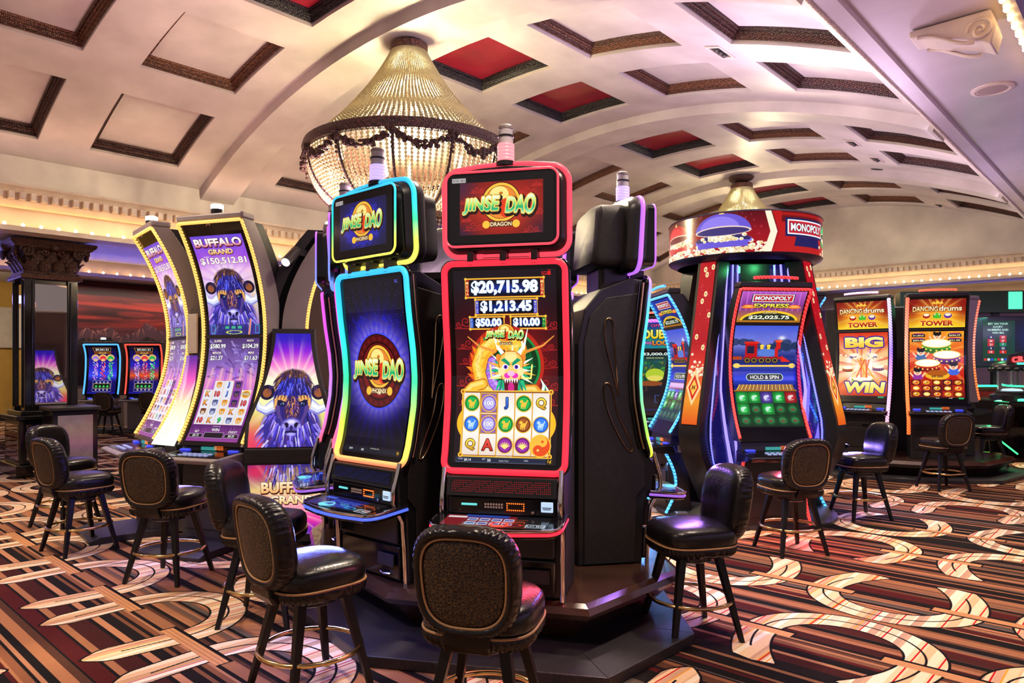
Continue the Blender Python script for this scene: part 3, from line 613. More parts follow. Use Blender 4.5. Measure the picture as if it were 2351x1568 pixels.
def art_side_lower():
    c = Cv(560, 460); c.vgrad([(0, (.2, .15, .5)), (.35, (.9, .8, .5)), (.6, (1, .6, .7)), (.8, (.95, .2, .65)), (1, (.3, .08, .75))])
    c.glow(60, 40, 120, 70, (.9, .15, .35), .9); c.rays(290, 300, 22, (1, .95, .8), .5, 0, 340)
    for k in range(70): x = rng.uniform(120, 480); y = rng.uniform(0, 110); c.line([(x, y), (x+(x-290)*.15, y+60)], 12, ((.15, .12, .5), (.35, .3, .9), (.85, .8, 1), (.7, .5, .3))[k % 4], .85, 2)
    slab(c, 'BUFFALO', 300, 150, 74, 420, [(1, .95, .8), (.95, .7, .4)]); slab(c, 'GRAND', 300, 232, 56, 300, [(1, .98, .85), (.95, .8, .5)]); return c
def art_column_glow():
    c = Cv(120, 700); c.vgrad([(0, (.35, .15, .6)), (.25, (.95, .35, .75)), (.5, (1, .9, .7)), (.75, (1, 1, .9)), (1, (.98, 1, .95))]); c.rays(60, 420, 14, (1, 1, 1), .6, 0, 500); return c
def art_mon_top(blue):
    c = Cv(420, 320, (.12, .1, .5)); c.vgrad([(0, (.75, .35, .8)), (.5, (.5, .2, .55)), (1, (.8, .55, .15))] if not blue else [(0, (.08, .2, .7)), (1, (.05, .15, .45))])
    for k in range(12): c.line([(k*38, 0), (k*38+10, 200)], 10, (.85, .5, .9) if not blue else (.1, .35, .85), .5)
    c.rect(70, 28, 350, 116, (.05, .1, .3)); c.rect(76, 33, 344, 111, (1, 1, 1)); c.rect(82, 39, 338, 105, (.8, .12, .2)); c.text('MONOPOLY', 210, 72, 42, (1, 1, 1), (.1, .02, .1), 2, 236, .04)
    c.text('EXPRESS', 210, 150, 42, [(1, 1, .5), (.95, .75, .1)], (.05, .15, .1), 5, 230, .035)
    for x in (60, 360): c.ell(x, 160, 42, 22, (.9, .3, .1)); c.ell(x, 154, 30, 8, (1, .75, .4)); c.rect(x-46, 165, x+46, 172, (1, .8, .3))
    c.ell(210, 300, 190, 100, (1, .8, .15)); c.ell(210, 306, 175, 84, (.02, .15, .12)); c.text('GRAND', 210, 222, 20, (1, .95, .6), (.3, .15, 0), 2); c.text('$22,025.75', 210, 272, 42, (1, 1, .9), (.1, .3, .2), 2, 270, .03); c.rect(0, 300, 420, 320, (.7, .45, .1)); return c
def art_mon_main():
    c = Cv(420, 700); c.vgrad([(0, (.25, .35, .85)), (.18, (.5, .5, .85)), (.3, (.12, .18, .5)), (.5, (.05, .12, .6)), (1, (.05, .3, .15))])
    c.speck(60, (.4, .5, .9), 12, 0, 60, 420, 160, .5)
    for k in range(14): c.ell(rng.uniform(0, 420), rng.uniform(110, 170), 36, 24, (.12, .2, .35), .8)
    c.vgrad([(0, (.08, .15, .35)), (1, (.05, .1, .5))], 0, 235, 420, 262)
    c.rect(0, 210, 60, 232, (.7, .25, .08)); c.rect(80, 120, 160, 216, (.75, .06, .08)); c.rect(92, 140, 140, 190, (.1, .12, .25)); c.rect(72, 110, 168, 124, (.9, .15, .1))
    c.rect(160, 160, 290, 216, (.25, .4, .75)); c.ell(225, 186, 62, 26, (.35, .5, .85)); c.rect(278, 150, 300, 216, (.85, .1, .1)); c.rect(285, 108, 315, 160, (.85, .12, .1)); c.ell(300, 106, 26, 9, (1, .3, .15)); c.glow(318, 84, 22, 14, (1, 1, 1), .9)
    for x in (190, 235): c.rect(x-10, 138, x+10, 162, (1, .8, .2)); c.ell(x, 138, 14, 9, (1, .85, .3))
    c.rect(70, 212, 330, 230, (.75, .08, .08)); c.poly([(325, 205), (385, 246), (320, 246)], (.9, .12, .1))
    for x in (95, 140, 190, 235, 280): c.ell(x, 236, 22, 20, (.1, .08, .1)); c.ell(x, 236, 17, 15, (.75, .6, .2), ring=4)
    c.rect(10, 268, 410, 282, (1, .8, .35)); c.rect(0, 280, 420, 300, (.1, .2, .6)); c.ell(25, 272, 24, 16, (1, .85, .4)); c.ell(395, 272, 24, 16, (1, .85, .4))
    c.vgrad([(0, (.05, .15, .6)), (.5, (.08, .25, .9)), (1, (.04, .08, .4))], 0, 300, 420, 420)
    c.rect(110, 326, 310, 374, (.8, .95, .8)); c.ell(110, 350, 24, 24, (.8, .95, .8)); c.ell(310, 350, 24, 24, (.8, .95, .8)); c.rect(108, 330, 312, 370, (.02, .12, .14)); c.ell(110, 350, 19, 20, (.02, .12, .14)); c.ell(310, 350, 19, 20, (.02, .12, .14))
    c.text('HOLD & SPIN', 210, 350, 26, (1, 1, .92), None, 0, 190, .02); c.text('', 0, 0, 1)
    for k in range(30): c.line([(40+k*12, 402), (20+k*13, 436)], 8, ((1, .8, .25), (.8, .5, .1))[k % 2])
    c.rect(0, 436, 420, 446, (.7, .4, .1)); c.rect(4, 446, 416, 690, (.04, .18, .1))
    rg = [['g', 'g', 'p', 'g', 'r'], ['g', 'd', 'g', 'd', 'd'], ['d', 'd', 'd', 'd', 'd']]; 
    for j in range(3):
        for i in range(5):
            k = rg[j][i]; x = 8+i*81; y = 450+j*80; col = {'g': (.1, .75, .25), 'p': (.35, .25, .75), 'r': (.85, .12, .15), 'd': (.06, .32, .14)}[k]
            c.rect(x, y, x+78, y+77, tuple(q*.6 for q in col)); c.glow(x+39, y+38, 26, 26, tuple(min(1, q*1.5+.1) for q in col), .9)
            if k == 'd': c.ell(x+39, y+42, 26, 20, (.12, .45, .25)); c.ell(x+39, y+32, 20, 12, (.2, .5, .3)); c.ell(x+39, y+44, 14, 9, (.45, .3, .2))
            else: c.ell(x+32, y+38, 12, 16, (.92, .96, .95), .8, .4); c.ell(x+48, y+28, 10, 7, (.95, .95, .95), .8); c.line([(x+24, y+58), (x+56, y+54)], 5, (.9, 1, .9), .6)
    c.rect(0, 690, 420, 700, (.05, .1, .1)); return c
def popcorn(c, x, y, n, w, h):
    for _ in range(n):
        px, py = x+rng.normal()*w, y+abs(rng.normal())*-h; r = rng.uniform(5, 10)
        c.ell(px, py, r, r*.85, ((1, .97, .85), (.95, .88, .7), (1, 1, .95))[rng.randint(3)]); c.ell(px+r*.2, py+r*.2, r*.35, r*.3, (.9, .65, .25), .8)
def cloche(c, x, y, s, col):
    c.ell(x, y+.32*s, s*1.02, s*.26, tuple(min(1, q*1.1+.1) for q in col)); c.ell(x, y+.28*s, s*.98, s*.2, tuple(q*.45 for q in col)); c.rect(x-s*.9, y+.34*s, x+s*.9, y+.6*s, col)
    popcorn(c, x, y+.32*s, 60, s*.34, s*.14)
    p = [(x+s*1.0*math.cos(R(a)), y-.05*s+s*.72*math.sin(R(a))) for a in range(180, 361, 10)]
    c.poly(p, col); c.poly([(q[0]*.72+x*.28-.1*s, (q[1]-y)*.75+y-.08*s) for q in p], tuple(min(1, q*1.2+.15) for q in col), .7)
    c.ell(x, y-.06*s, s*1.0, s*.2, (1, .9, .8)); c.ell(x, y-.05*s, s*.93, s*.16, tuple(q*.55 for q in col)); c.poly([(x-.1*s, y-.74*s), (x+.1*s, y-.74*s), (x, y-.92*s)], (1, .85, .5))
def art_drum():
    c = Cv(1600, 150, (.6, .04, .08)); c.vgrad([(0, (.35, .02, .06)), (.5, (.6, .04, .1)), (1, (.7, .05, .08))]); c.speck(260, (.95, .35, .5), 2.5, 0, 0, 1600, 90, .9)
    for o in (0, 800):
        for k in range(8): popcorn(c, o+20+k*64, 150, 26, 30, 22)
        cloche(c, o+20, 74, 66, (.08, .62, .3)); cloche(c, o+175, 74, 76, (.82, .1, .12)); cloche(c, o+372, 72, 92, (.42, .35, .85))
        c.poly([(o+505, 0), (o+525, 0), (o+545, 75), (o+525, 150), (o+500, 150), (o+522, 75)], (1, .97, .85)); c.poly([(o+528, 0), (o+800, 0), (o+800, 150), (o+530, 150), (o+550, 75)], (.75, .08, .06))
        c.vgrad([(0, (.35, .02, .02)), (.25, (.75, .1, .06)), (.5, (.4, .03, .03))], o+560, 0, o+790, 40)
        c.rect(o+572, 24, o+768, 92, (.06, .1, .35)); c.rect(o+580, 30, o+760, 84, (1, 1, 1)); c.rect(o+585, 35, o+755, 79, (.8, .12, .2)); c.text('MONOPOLY', o+670, 57, 30, (1, 1, 1), (.15, .02, .1), 1.5, 156, .04)
        c.poly([(o+612, 92), (o+730, 92), (o+738, 126), (o+604, 126)], (.08, .08, .35))
    return c
def art_pillar():
    c = Cv(110, 900, (.8, .05, .1)); c.vgrad([(0, (.75, .05, .1)), (.5, (.72, .04, .1)), (.62, (.85, .2, .15)), (.72, (.9, .35, .15)), (.86, (.95, .6, .15)), (1, (.9, .35, .05))]); c.speck(40, (1, .6, .7), 3, 0, 0, 110, 520)
    for (x, y) in ((40, 40), (55, 70), (95, 30), (40, 220), (60, 180), (100, 300), (30, 420), (85, 480)): c.ell(x, y, 12, 16, (1, .95, .75)); c.ell(x, y, 5, 7, (.8, .5, .15))
    popcorn(c, 55, 640, 60, 34, 42)
    c.poly([(55, 600), (108, 700), (55, 800), (2, 700)], (1, .85, .6)); c.poly([(55, 630), (92, 700), (55, 770), (18, 700)], (.85, .12, .08)); c.poly([(55, 655), (80, 700), (55, 745), (30, 700)], (1, .8, .3)); c.text('M', 55, 700, 26, (.6, .3, .05)); return c
def art_dd_top():
    c = Cv(420, 250, (.9, .45, .05)); c.vgrad([(0, (.5, .08, .05)), (.4, (.95, .5, .08)), (1, (1, .85, .15))]); c.rays(210, 130, 18, (1, .9, .4), .5); c.glow(10, 60, 60, 120, (.5, .05, .05), .9); c.glow(410, 60, 60, 120, (.5, .05, .05), .9)
    c.poly([(165, 42), (180, 18), (195, 32), (210, 8), (225, 32), (240, 18), (255, 42)], GOLD)
    c.text('DANCING', 120, 84, 46, [(1, 1, .9), (.95, .8, .4)], (.4, .08, .02), 4, 190, .03, arch=.1); c.text('drums', 308, 84, 46, [(1, 1, .95), (.95, .85, .6)], (.4, .08, .02), 4, 170, .03)
    for x, col in ((130, (.7, .15, .1)), (210, (.15, .5, .15)), (290, (.4, .2, .6))): c.ell(x, 146, 36, 30, GOLD); c.ell(x, 146, 30, 24, col); c.ell(x, 138, 22, 12, (1, .95, .8))
    c.poly([(210, 118), (178, 168), (242, 168)], (.3, .75, .15)); c.text('TOWER', 210, 212, 46, [(.85, .25, .05), (.55, .08, .02)], (1, .9, .5), 3, 250, .045)
    return c
def drumshape(c, x, y, s, col):
    c.ell(x, y+.5*s, s, s*.34, tuple(q*.7 for q in col)); c.rect(x-s, y, x+s, y+.5*s, col); c.ell(x, y, s*1.04, s*.38, GOLD); c.ell(x, y, s*.97, s*.33, (1, .97, .88)); c.glow(x, y-.05*s, s*.6, s*.18, (1, 1, 1), .8)
    for k in range(7): c.ell(x+s*math.cos(R(20+k*23.3)), y+.42*s*math.sin(R(20+k*23.3))+.18*s, s*.07, s*.07, (1, .9, .4))
def kid(c, x, y, s, col):
    c.ell(x, y+.7*s, .7*s, .5*s, col); c.ell(x, y, .5*s, .46*s, (1, .85, .7)); c.ell(x, y-.28*s, .5*s, .26*s, (.1, .08, .1)); c.ell(x-.35*s, y-.5*s, .16*s, .16*s, (.1, .08, .1)); c.ell(x+.35*s, y-.5*s, .16*s, .16*s, (.1, .08, .1))
    for sg in (-1, 1): c.ell(x+sg*.18*s, y, .06*s, .08*s, (.1, .05, .05)); c.line([(x+sg*.6*s, y+.6*s), (x+sg*.95*s, y+.1*s)], .2*s, (1, .8, .65))
    c.ell(x, y+.2*s, .14*s, .07*s, (.85, .2, .2))
def art_dd_main():
    c = Cv(420, 620); c.vgrad([(0, (.95, .6, .15)), (.3, (.9, .35, .08)), (.7, (.75, .08, .05)), (1, (.4, .03, .04))]); c.rays(210, 200, 16, (1, .8, .3), .4)
    for x in (70, 350):
        for y, t in ((35, '$11,309.67' if x < 100 else '$506.99'), (80, '$50.00' if x < 100 else '$21.00')): c.rect(x-52, y-10, x+52, y+16, (.08, .04, .12)); c.text(t, x, y+3, 16, (1, .95, .7), None, 0, 86, .03); c.rect(x-40, y-18, x+40, y-10, (.55, .15, .5))
    kid(c, 215, 42, 62, (.95, .6, .1)); drumshape(c, 210, 108, 112, (.25, .6, .15)); kid(c, 90, 190, 64, (.15, .4, .6)); drumshape(c, 290, 212, 104, (.45, .15, .55)); drumshape(c, 140, 288, 96, (.75, .1, .1)); kid(c, 340, 318, 68, (.25, .4, .85)); kid(c, 62, 372, 62, (.6, .2, .6))
    c.ell(215, 400, 95, 42, (.95, .7, .15)); c.ell(215, 380, 80, 28, (.7, .35, .05)); c.text('$88 $888', 215, 412, 20, (.3, .1, .2))
    for j in range(3):
        for i in range(5):
            x, y = 8+i*81, 440+j*54; c.rect(x, y, x+78, y+51, ((.45, .05, .05), (.7, .15, .05), (.5, .08, .02), (.3, .05, .1))[(i+j) % 4]); c.ell(x+39, y+26, 26, 18, GOLD); c.ell(x+39, y+26, 19, 12, ((.9, .3, .1), (1, .9, .6), (.8, .5, .1))[(i*2+j) % 3]); c.ell(x+32, y+22, 7, 5, (1, 1, .9))
    c.rect(0, 603, 420, 620, (.05, .03, .04)); c.text('$1.88', 310, 611, 10, (1, 1, 1)); c.text('$0.00', 210, 611, 10, (1, 1, 1)); c.rect(370, 604, 410, 618, (.1, .7, .4)); return c
def art_dd_win():
    c = Cv(420, 620); c.vgrad([(0, (.85, .2, .08)), (.3, (.95, .75, .5)), (.6, (1, .95, .8)), (.85, (.9, .4, .1)), (1, (.7, .1, .05))]); c.rays(210, 310, 14, (.85, .15, .08), .5)
    for k in range(9): c.glow(rng.uniform(60, 360), rng.uniform(180, 450), 34, 44, (1, .98, .95), .9)
    for x, y, s, col in ((80, 330, 50, (.7, .1, .1)), (340, 320, 50, (.5, .2, .6)), (210, 430, 92, (.1, .55, .35)), (130, 210, 40, (.4, .3, .8)), (290, 210, 40, (.4, .3, .8))): drumshape(c, x, y, s, col)
    for k in range(12): c.line([(210+rng.normal()*50, 420), (210+rng.normal()*60, 230)], 14, ((.95, .6, .15), (1, .9, .6), (.9, .3, .15))[k % 3], .7)
    popcorn(c, 210, 250, 60, 80, 30); c.line([(160, 190), (150, 60)], 8, (.6, .3, .9)); c.line([(270, 190), (280, 60)], 8, (.6, .3, .9))
    c.text('BIG', 215, 92, 100, [(1, .98, .6), (1, .75, .15)], (.25, .15, .6), 11, 330, .06); c.text('WIN', 225, 520, 106, [(1, 1, .7), (1, .8, .2)], (.3, .15, .55), 11, 350, .06, .1); c.rect(0, 600, 420, 620, (.06, .03, .05)); c.rect(350, 602, 400, 618, (.1, .6, .4)); return c
def art_cracker(red):
    c = Cv(300, 440, (.03, .03, .12)); c.vgrad([(0, (.03, .03, .1)), (.4, (.1, .08, .75)), (.62, (.25, .3, 1) if not red else (.95, .35, .15)), (.75, (.08, .06, .4)), (1, (.06, .05, .4))])
    c.poly([(50, 15), (250, 15), (238, 52), (62, 52)], (.9, .6, .2)); c.poly([(55, 18), (245, 18), (235, 49), (65, 49)], (.02, .02, .06)); c.text('$9,261.21', 150, 34, 22, (1, 1, 1), None, 0, 140, .03); c.rect(60, 56, 240, 76, (.5, .25, .05)); c.text('$516.60', 150, 66, 14, (1, .85, .5), None, 0, 80, .03)
    for x, col in ((70, (.65, .5, .95)), (150, (.95, .2, .25)), (230, (.15, .75, .35))):
        c.ell(x, 108, 42, 30, (.95, .75, .45)); c.ell(x, 118, 32, 26, col); c.ell(x, 130, 22, 12, (.95, .8, .5))
        for k in range(34): px = x+rng.uniform(-26, 26)*(1-.012*k*.4); c.line([(px, 150+k*4.6), (px+5, 160+k*4.6)], 7, tuple(min(1, q*rng.uniform(.7, 1.5)) for q in col)); 
        for k in range(20): c.ell(x+rng.uniform(-28, 28), rng.uniform(150, 310), 4, 4, (.95, .92, 1))
    c.frame(50, 318, 250, 420, 2, (.8, .75, .9)); c.rect(60, 345, 240, 392, (.95, .85, .6)); c.rect(63, 348, 237, 389, (.02, .03, .03))
    for x in (90, 130, 170, 210): c.ell(x, 372, 14, 13, (.1, .6, .25)); c.ell(x, 372, 8, 7, (.4, .9, .5)); c.ell(x, 334, 10, 7, (.8, .8, .95)); c.ell(x, 404, 10, 7, (.85, .8, .75))
    c.rect(0, 426, 300, 440, (.1, .1, .6)); return c
def art_double_top():
    c = Cv(300, 240, (.05, .3, .6)); c.vgrad([(0, (.05, .2, .55)), (1, (.1, .55, .6))]); c.speck(60, (.2, .6, .4), 14, 0, 0, 300, 240, .6)
    c.text('LIFT OFF', 120, 30, 26, (.95, .3, .6), (.05, .05, .2), 3); c.text('DOUBLE', 150, 110, 84, [(1, 1, .6), (1, .8, .1)], (.1, .25, .1), 5, 270, .04); c.text('LOCK', 200, 190, 44, [(1, .8, .2), (.9, .4, .1)], (.2, .1, .3), 4, 130, .04); c.text('LINKING', 75, 190, 24, (.95, .5, .8), (.1, .05, .3), 2, 110, .03); return c
def art_double_main():
    c = Cv(300, 560, (.02, .03, .06)); c.vgrad([(0, (.03, .05, .08)), (.15, (.1, .3, .3)), (.4, (.1, .35, .2)), (.6, (.05, .06, .1)), (1, (.02, .03, .06))]); c.text('$33,000.00', 150, 26, 30, (1, 1, 1), (.1, .3, .2), 2, 210, .03); c.text('$500.00 $100.00', 150, 62, 14, (.9, .9, .6))
    for k in range(90): c.ell(rng.uniform(0, 300), rng.uniform(90, 320), rng.uniform(8, 20), rng.uniform(5, 10), ((.15, .5, .2), (.3, .65, .2), (.1, .35, .45), (.6, .5, .1))[k % 4], .8, rng.uniform(0, 3))
    c.ell(150, 220, 62, 60, (.75, .85, .2)); c.ell(150, 250, 50, 26, (.95, .9, .4)); c.ell(120, 300, 80, 24, (.6, .3, .1))
    for k in range(5): c.ell(60, 345+k*2, 40, 30, (.5, .3, .15), .2, ring=4)
    c.frame(150, 410, 290, 480, 3, (.3, .5, .9)); c.text('PLAY', 250, 455, 24, (.8, .9, 1)); c.rect(0, 540, 300, 560, (.05, .1, .3)); return c
def art_table_screen():
    c = Cv(520, 300, (.02, .05, .12)); c.rect(0, 0, 200, 300, (.02, .22, .16)); c.glow(420, 120, 160, 120, (.1, .2, .75), .9)
    for r, w_, col in ((150, 6, (.1, .25, .8)), (125, 14, (.3, .5, 1)), (98, 5, (.15, .3, .9)), (84, 18, (.75, .85, 1)), (60, 5, (.2, .4, 1))): c.ell(440, 120, r, r*.95, col, .9, ring=w_)
    c.text('BET ON YOUR', 95, 22, 14, (.8, 1, .9)); c.text('LUCKY', 95, 44, 14, (.8, 1, .9)); c.text('NUMBERS AND', 95, 66, 14, (.8, 1, .9)); c.text('WIN BIG', 95, 88, 14, (.8, 1, .9))
    for j in range(5):
        for i in range(2): c.rect(30+i*75, 108+j*27, 72+i*75, 132+j*27, ((.12, .15, .3), (.75, .12, .15), (.75, .12, .15), (.1, .5, .4))[(i+j) % 4 if i else j % 3]); c.text(str((4, 26, 21, 3, 10, 23, 27, 7, 22, 5)[j+5*i]), 51+i*75, 120+j*27, 15, (1, 1, 1))
    for k in range(5): c.rect(205+k*62, 235, 255+k*62, 258, ((.85, .8, .1), (.75, .7, .1), (.1, .4, .8), (.8, .75, .1), (.1, .6, .3))[k])
    for k in range(24): c.rect(8+k*21, 275, 24+k*21, 292, ((.8, .15, .15), (.85, .85, .9), (.15, .3, .8), (.1, .6, .3))[k % 4])
    return c
def art_sunset():
    c = Cv(1400, 560); c.vgrad([(0, (.16, .07, .11)), (.2, (.24, .08, .10)), (.38, (.50, .16, .16)), (.47, (.44, .22, .26)), (.6, (.22, .12, .17)), (1, (.10, .06, .09))])
    for k in range(170):
        x = rng.uniform(-100, 1400); y = rng.uniform(0, 270); L = rng.uniform(80, 420); c.ell(x, y, L, rng.uniform(4, 17), ((.55, .15, .15), (.16, .06, .10), (.72, .24, .20), (.30, .12, .16), (.12, .06, .1))[k % 5], .45, rng.uniform(-.05, .05), 8)
    for base, amp, col, hi in ((300, 85, (.34, .22, .28), (.80, .50, .45)), (350, 70, (.15, .09, .13), (.45, .28, .28))):
        xs = np.arange(0, 1420, 12); ys = base-amp*np.abs(np.sin(xs*.0062+base)+.5*np.sin(xs*.017+1)+.25*np.sin(xs*.05))*.62+rng.normal(size=len(xs))*4
        c.poly([(0, 560)]+list(zip(xs, ys))+[(1400, 560)], col)
        for k in range(110):
            i = rng.randint(len(xs)-1); L = rng.uniform(8, 50); c.line([(xs[i], ys[i]+3), (xs[i]+rng.uniform(-22, 22), ys[i]+L)], rng.uniform(3, 10), hi if k % 3 else tuple(q*.6 for q in col), .6, 2)
    for k in range(260): c.ell(rng.uniform(0, 1400), rng.uniform(365, 560), rng.uniform(10, 40), rng.uniform(4, 12), ((.08, .05, .08), (.14, .08, .1), (.2, .12, .13))[k % 3], .6)
    return c
def art_deck(warm):
    c = Cv(500, 130, (.03, .03, .06))
    if warm: c.rect(0, 8, 340, 120, (.5, .08, .12)); c.rect(90, 0, 300, 30, (.15, .25, .6))
    else: c.rect(0, 8, 360, 120, (.05, .08, .4))
    for k in range(4):
        for j in range(2): c.rect(110+k*58, 36+j*42, 160+k*58, 68+j*42, (.75, .75, .85) if warm else (.2, .3, .8)); c.rect(116+k*58, 46+j*42, 154+k*58, 58+j*42, (.2, .25, .6))
    c.rect(8, 20, 100, 40, (.9, .85, .85) if warm else (.3, .4, .9))
    for k in range(8): c.glow(330+k*9, 40, 3, 3, (1, .3, .05), 1); c.glow(330+k*9, 66, 3, 3, (1, .3, .05), 1)
    c.ell(340, 96, 46, 14, (.85, .15, .1) if warm else (.1, .6, .8), ring=5); c.frame(400, 84, 490, 118, 4, (.85, .92, 1)); c.text('PLAY MAX', 445, 101, 14, (.95, .98, 1)); return c
# ------------------------------------------------------------------ shared materials
M = {}
M['plaster'] = pm('cream_plaster', (.60, .54, .50), .40, 0, .17, 1.6, .05, 60)
M['plaster2'] = pm('cream_moulding', (.68, .58, .50), .45, 0, .08, 5)
M['red_panel'] = pm('red_panel', (.27, .010, .026), .30, 0, .22, 3)
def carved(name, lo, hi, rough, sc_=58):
    """carved moulding: rows of small raised leaves and beads, lighter on their tops"""
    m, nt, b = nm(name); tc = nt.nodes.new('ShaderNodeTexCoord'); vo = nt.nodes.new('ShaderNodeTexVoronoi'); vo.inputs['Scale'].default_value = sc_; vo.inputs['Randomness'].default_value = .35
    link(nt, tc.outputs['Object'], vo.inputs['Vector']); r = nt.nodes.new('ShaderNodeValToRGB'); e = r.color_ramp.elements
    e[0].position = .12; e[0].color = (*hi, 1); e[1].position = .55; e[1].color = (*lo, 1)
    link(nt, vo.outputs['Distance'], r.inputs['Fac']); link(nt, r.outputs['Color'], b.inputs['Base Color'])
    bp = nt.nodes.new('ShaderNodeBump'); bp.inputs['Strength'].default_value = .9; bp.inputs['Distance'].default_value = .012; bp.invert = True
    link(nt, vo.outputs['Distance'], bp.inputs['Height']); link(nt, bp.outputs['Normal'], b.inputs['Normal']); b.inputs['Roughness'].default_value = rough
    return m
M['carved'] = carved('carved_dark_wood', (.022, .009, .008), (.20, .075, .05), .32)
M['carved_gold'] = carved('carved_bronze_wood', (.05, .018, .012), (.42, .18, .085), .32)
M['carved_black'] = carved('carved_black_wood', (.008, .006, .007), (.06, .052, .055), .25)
M['black'] = pm('black_plastic', (.012, .012, .014), .34, 0, .2, 6)
M['black_gloss'] = pm('gloss_black', (.006, .006, .008), .12, 0, .2, 6)
M['black_matte'] = pm('black_matte', (.016, .014, .016), .55, 0, .25, 30, .15, 150)
M['grey_side'] = pm('grey_cabinet', (.30, .26, .25), .42, .2, .06, 6)
M['dark_grey'] = pm('dark_cabinet', (.055, .047, .044), .45, 0, .12, 6)
M['chrome'] = pm('chrome', (.78, .74, .70), .10, 1, .08, 5)
M['bronze'] = pm('bronze_trim', (.55, .38, .22), .18, 1, .15, 8)
M['brass'] = pm('brass', (.80, .58, .25), .16, 1, .12, 8)
M['wood'] = pm('dark_plinth_wood', (.050, .022, .014), .22, 0, .3, 5, coat=.4)
M['kick'] = pm('dark_kick_plate', (.022, .020, .024), .38, 0, .3, 60, .3, 220)
M['vinyl'] = pm('black_vinyl', (.008, .007, .008), .26, 0, .2, 12, .12, 90, spec=.4)
M['pipe'] = pm('tan_piping', (.42, .23, .10), .5, 0, .1, 20)
M['legwood'] = pm('black_wood_leg', (.008, .006, .006), .36, 0, .2, 12, spec=.3)
M['red_vinyl'] = pm('red_upholstery', (.42, .02, .02), .5, 0, .15, 12)
M['mirror'] = pm('mirror_glass', (.62, .58, .58), .02, 1, .02, 3)
M['white_lamp'] = em('white_lamp', (1, 1, 1), 6)
M['lens'] = pm('clear_lens', (.55, .52, .55), .12, 0, .1, 20)
def fabric():
    m, nt, b = nm('scale_fabric')
    tc = nt.nodes.new('ShaderNodeTexCoord'); vo = nt.nodes.new('ShaderNodeTexVoronoi'); vo.inputs['Scale'].default_value = 72; vo.inputs['Randomness'].default_value = .45
    mp = nt.nodes.new('ShaderNodeMapping'); mp.inputs['Scale'].default_value = (1, 0.02, 1.1)
    link(nt, tc.outputs['Object'], mp.inputs['Vector']); link(nt, mp.outputs['Vector'], vo.inputs['Vector'])
    r = nt.nodes.new('ShaderNodeValToRGB'); e = r.color_ramp.elements
    e[0].position = 0; e[0].color = (.010, .009, .012, 1); e[1].position = 1; e[1].color = (.006, .005, .006, 1)
    for p, c in ((.50, (.010, .009, .011)), (.55, (.12, .066, .022)), (.58, (.17, .092, .03)), (.63, (.008, .007, .007))):
        q = e.new(p); q.color = (*c, 1)
    link(nt, vo.outputs['Distance'], r.inputs['Fac'])
    ma = nt.nodes.new('ShaderNodeMath'); ma.operation = 'MULTIPLY'; ma.inputs[1].default_value = 1.0
    link(nt, vo.outputs['Distance'], ma.inputs[0]); link(nt, r.outputs['Color'], b.inputs['Base Color'])
    bp = nt.nodes.new('ShaderNodeBump'); bp.inputs['Strength'].default_value = .7; bp.inputs['Distance'].default_value = .006; bp.invert = True
    link(nt, vo.outputs['Distance'], bp.inputs['Height']); link(nt, bp.outputs['Normal'], b.inputs['Normal'])
    b.inputs['Roughness'].default_value = .42
    return m
M['fabric'] = fabric()
def beads():
    m, nt, b = nm('glass_beads')
    nt.nodes.remove(b); out = nt.nodes['Material Output']
    d = nt.nodes.new('ShaderNodeBsdfDiffuse'); d.inputs['Color'].default_value = (1, .97, .78, 1)
    t = nt.nodes.new('ShaderNodeBsdfTranslucent'); t.inputs['Color'].default_value = (1, .95, .66, 1)
    g = nt.nodes.new('ShaderNodeBsdfGlossy'); g.inputs['Roughness'].default_value = .12; g.inputs['Color'].default_value = (1, .97, .85, 1)
    a = nt.nodes.new('ShaderNodeMixShader'); a.inputs[0].default_value = .72; link(nt, d.outputs[0], a.inputs[1]); link(nt, t.outputs[0], a.inputs[2])
    b2 = nt.nodes.new('ShaderNodeMixShader'); b2.inputs[0].default_value = .15; link(nt, a.outputs[0], b2.inputs[1]); link(nt, g.outputs[0], b2.inputs[2])
    link(nt, b2.outputs[0], out.inputs['Surface']); return m
M['beads'] = beads()
M['bulb'] = em('warm_bulb', (1, .62, .22), 28)
M['bulb_clear'] = em('white_bulb', (1, .95, .75), 40)

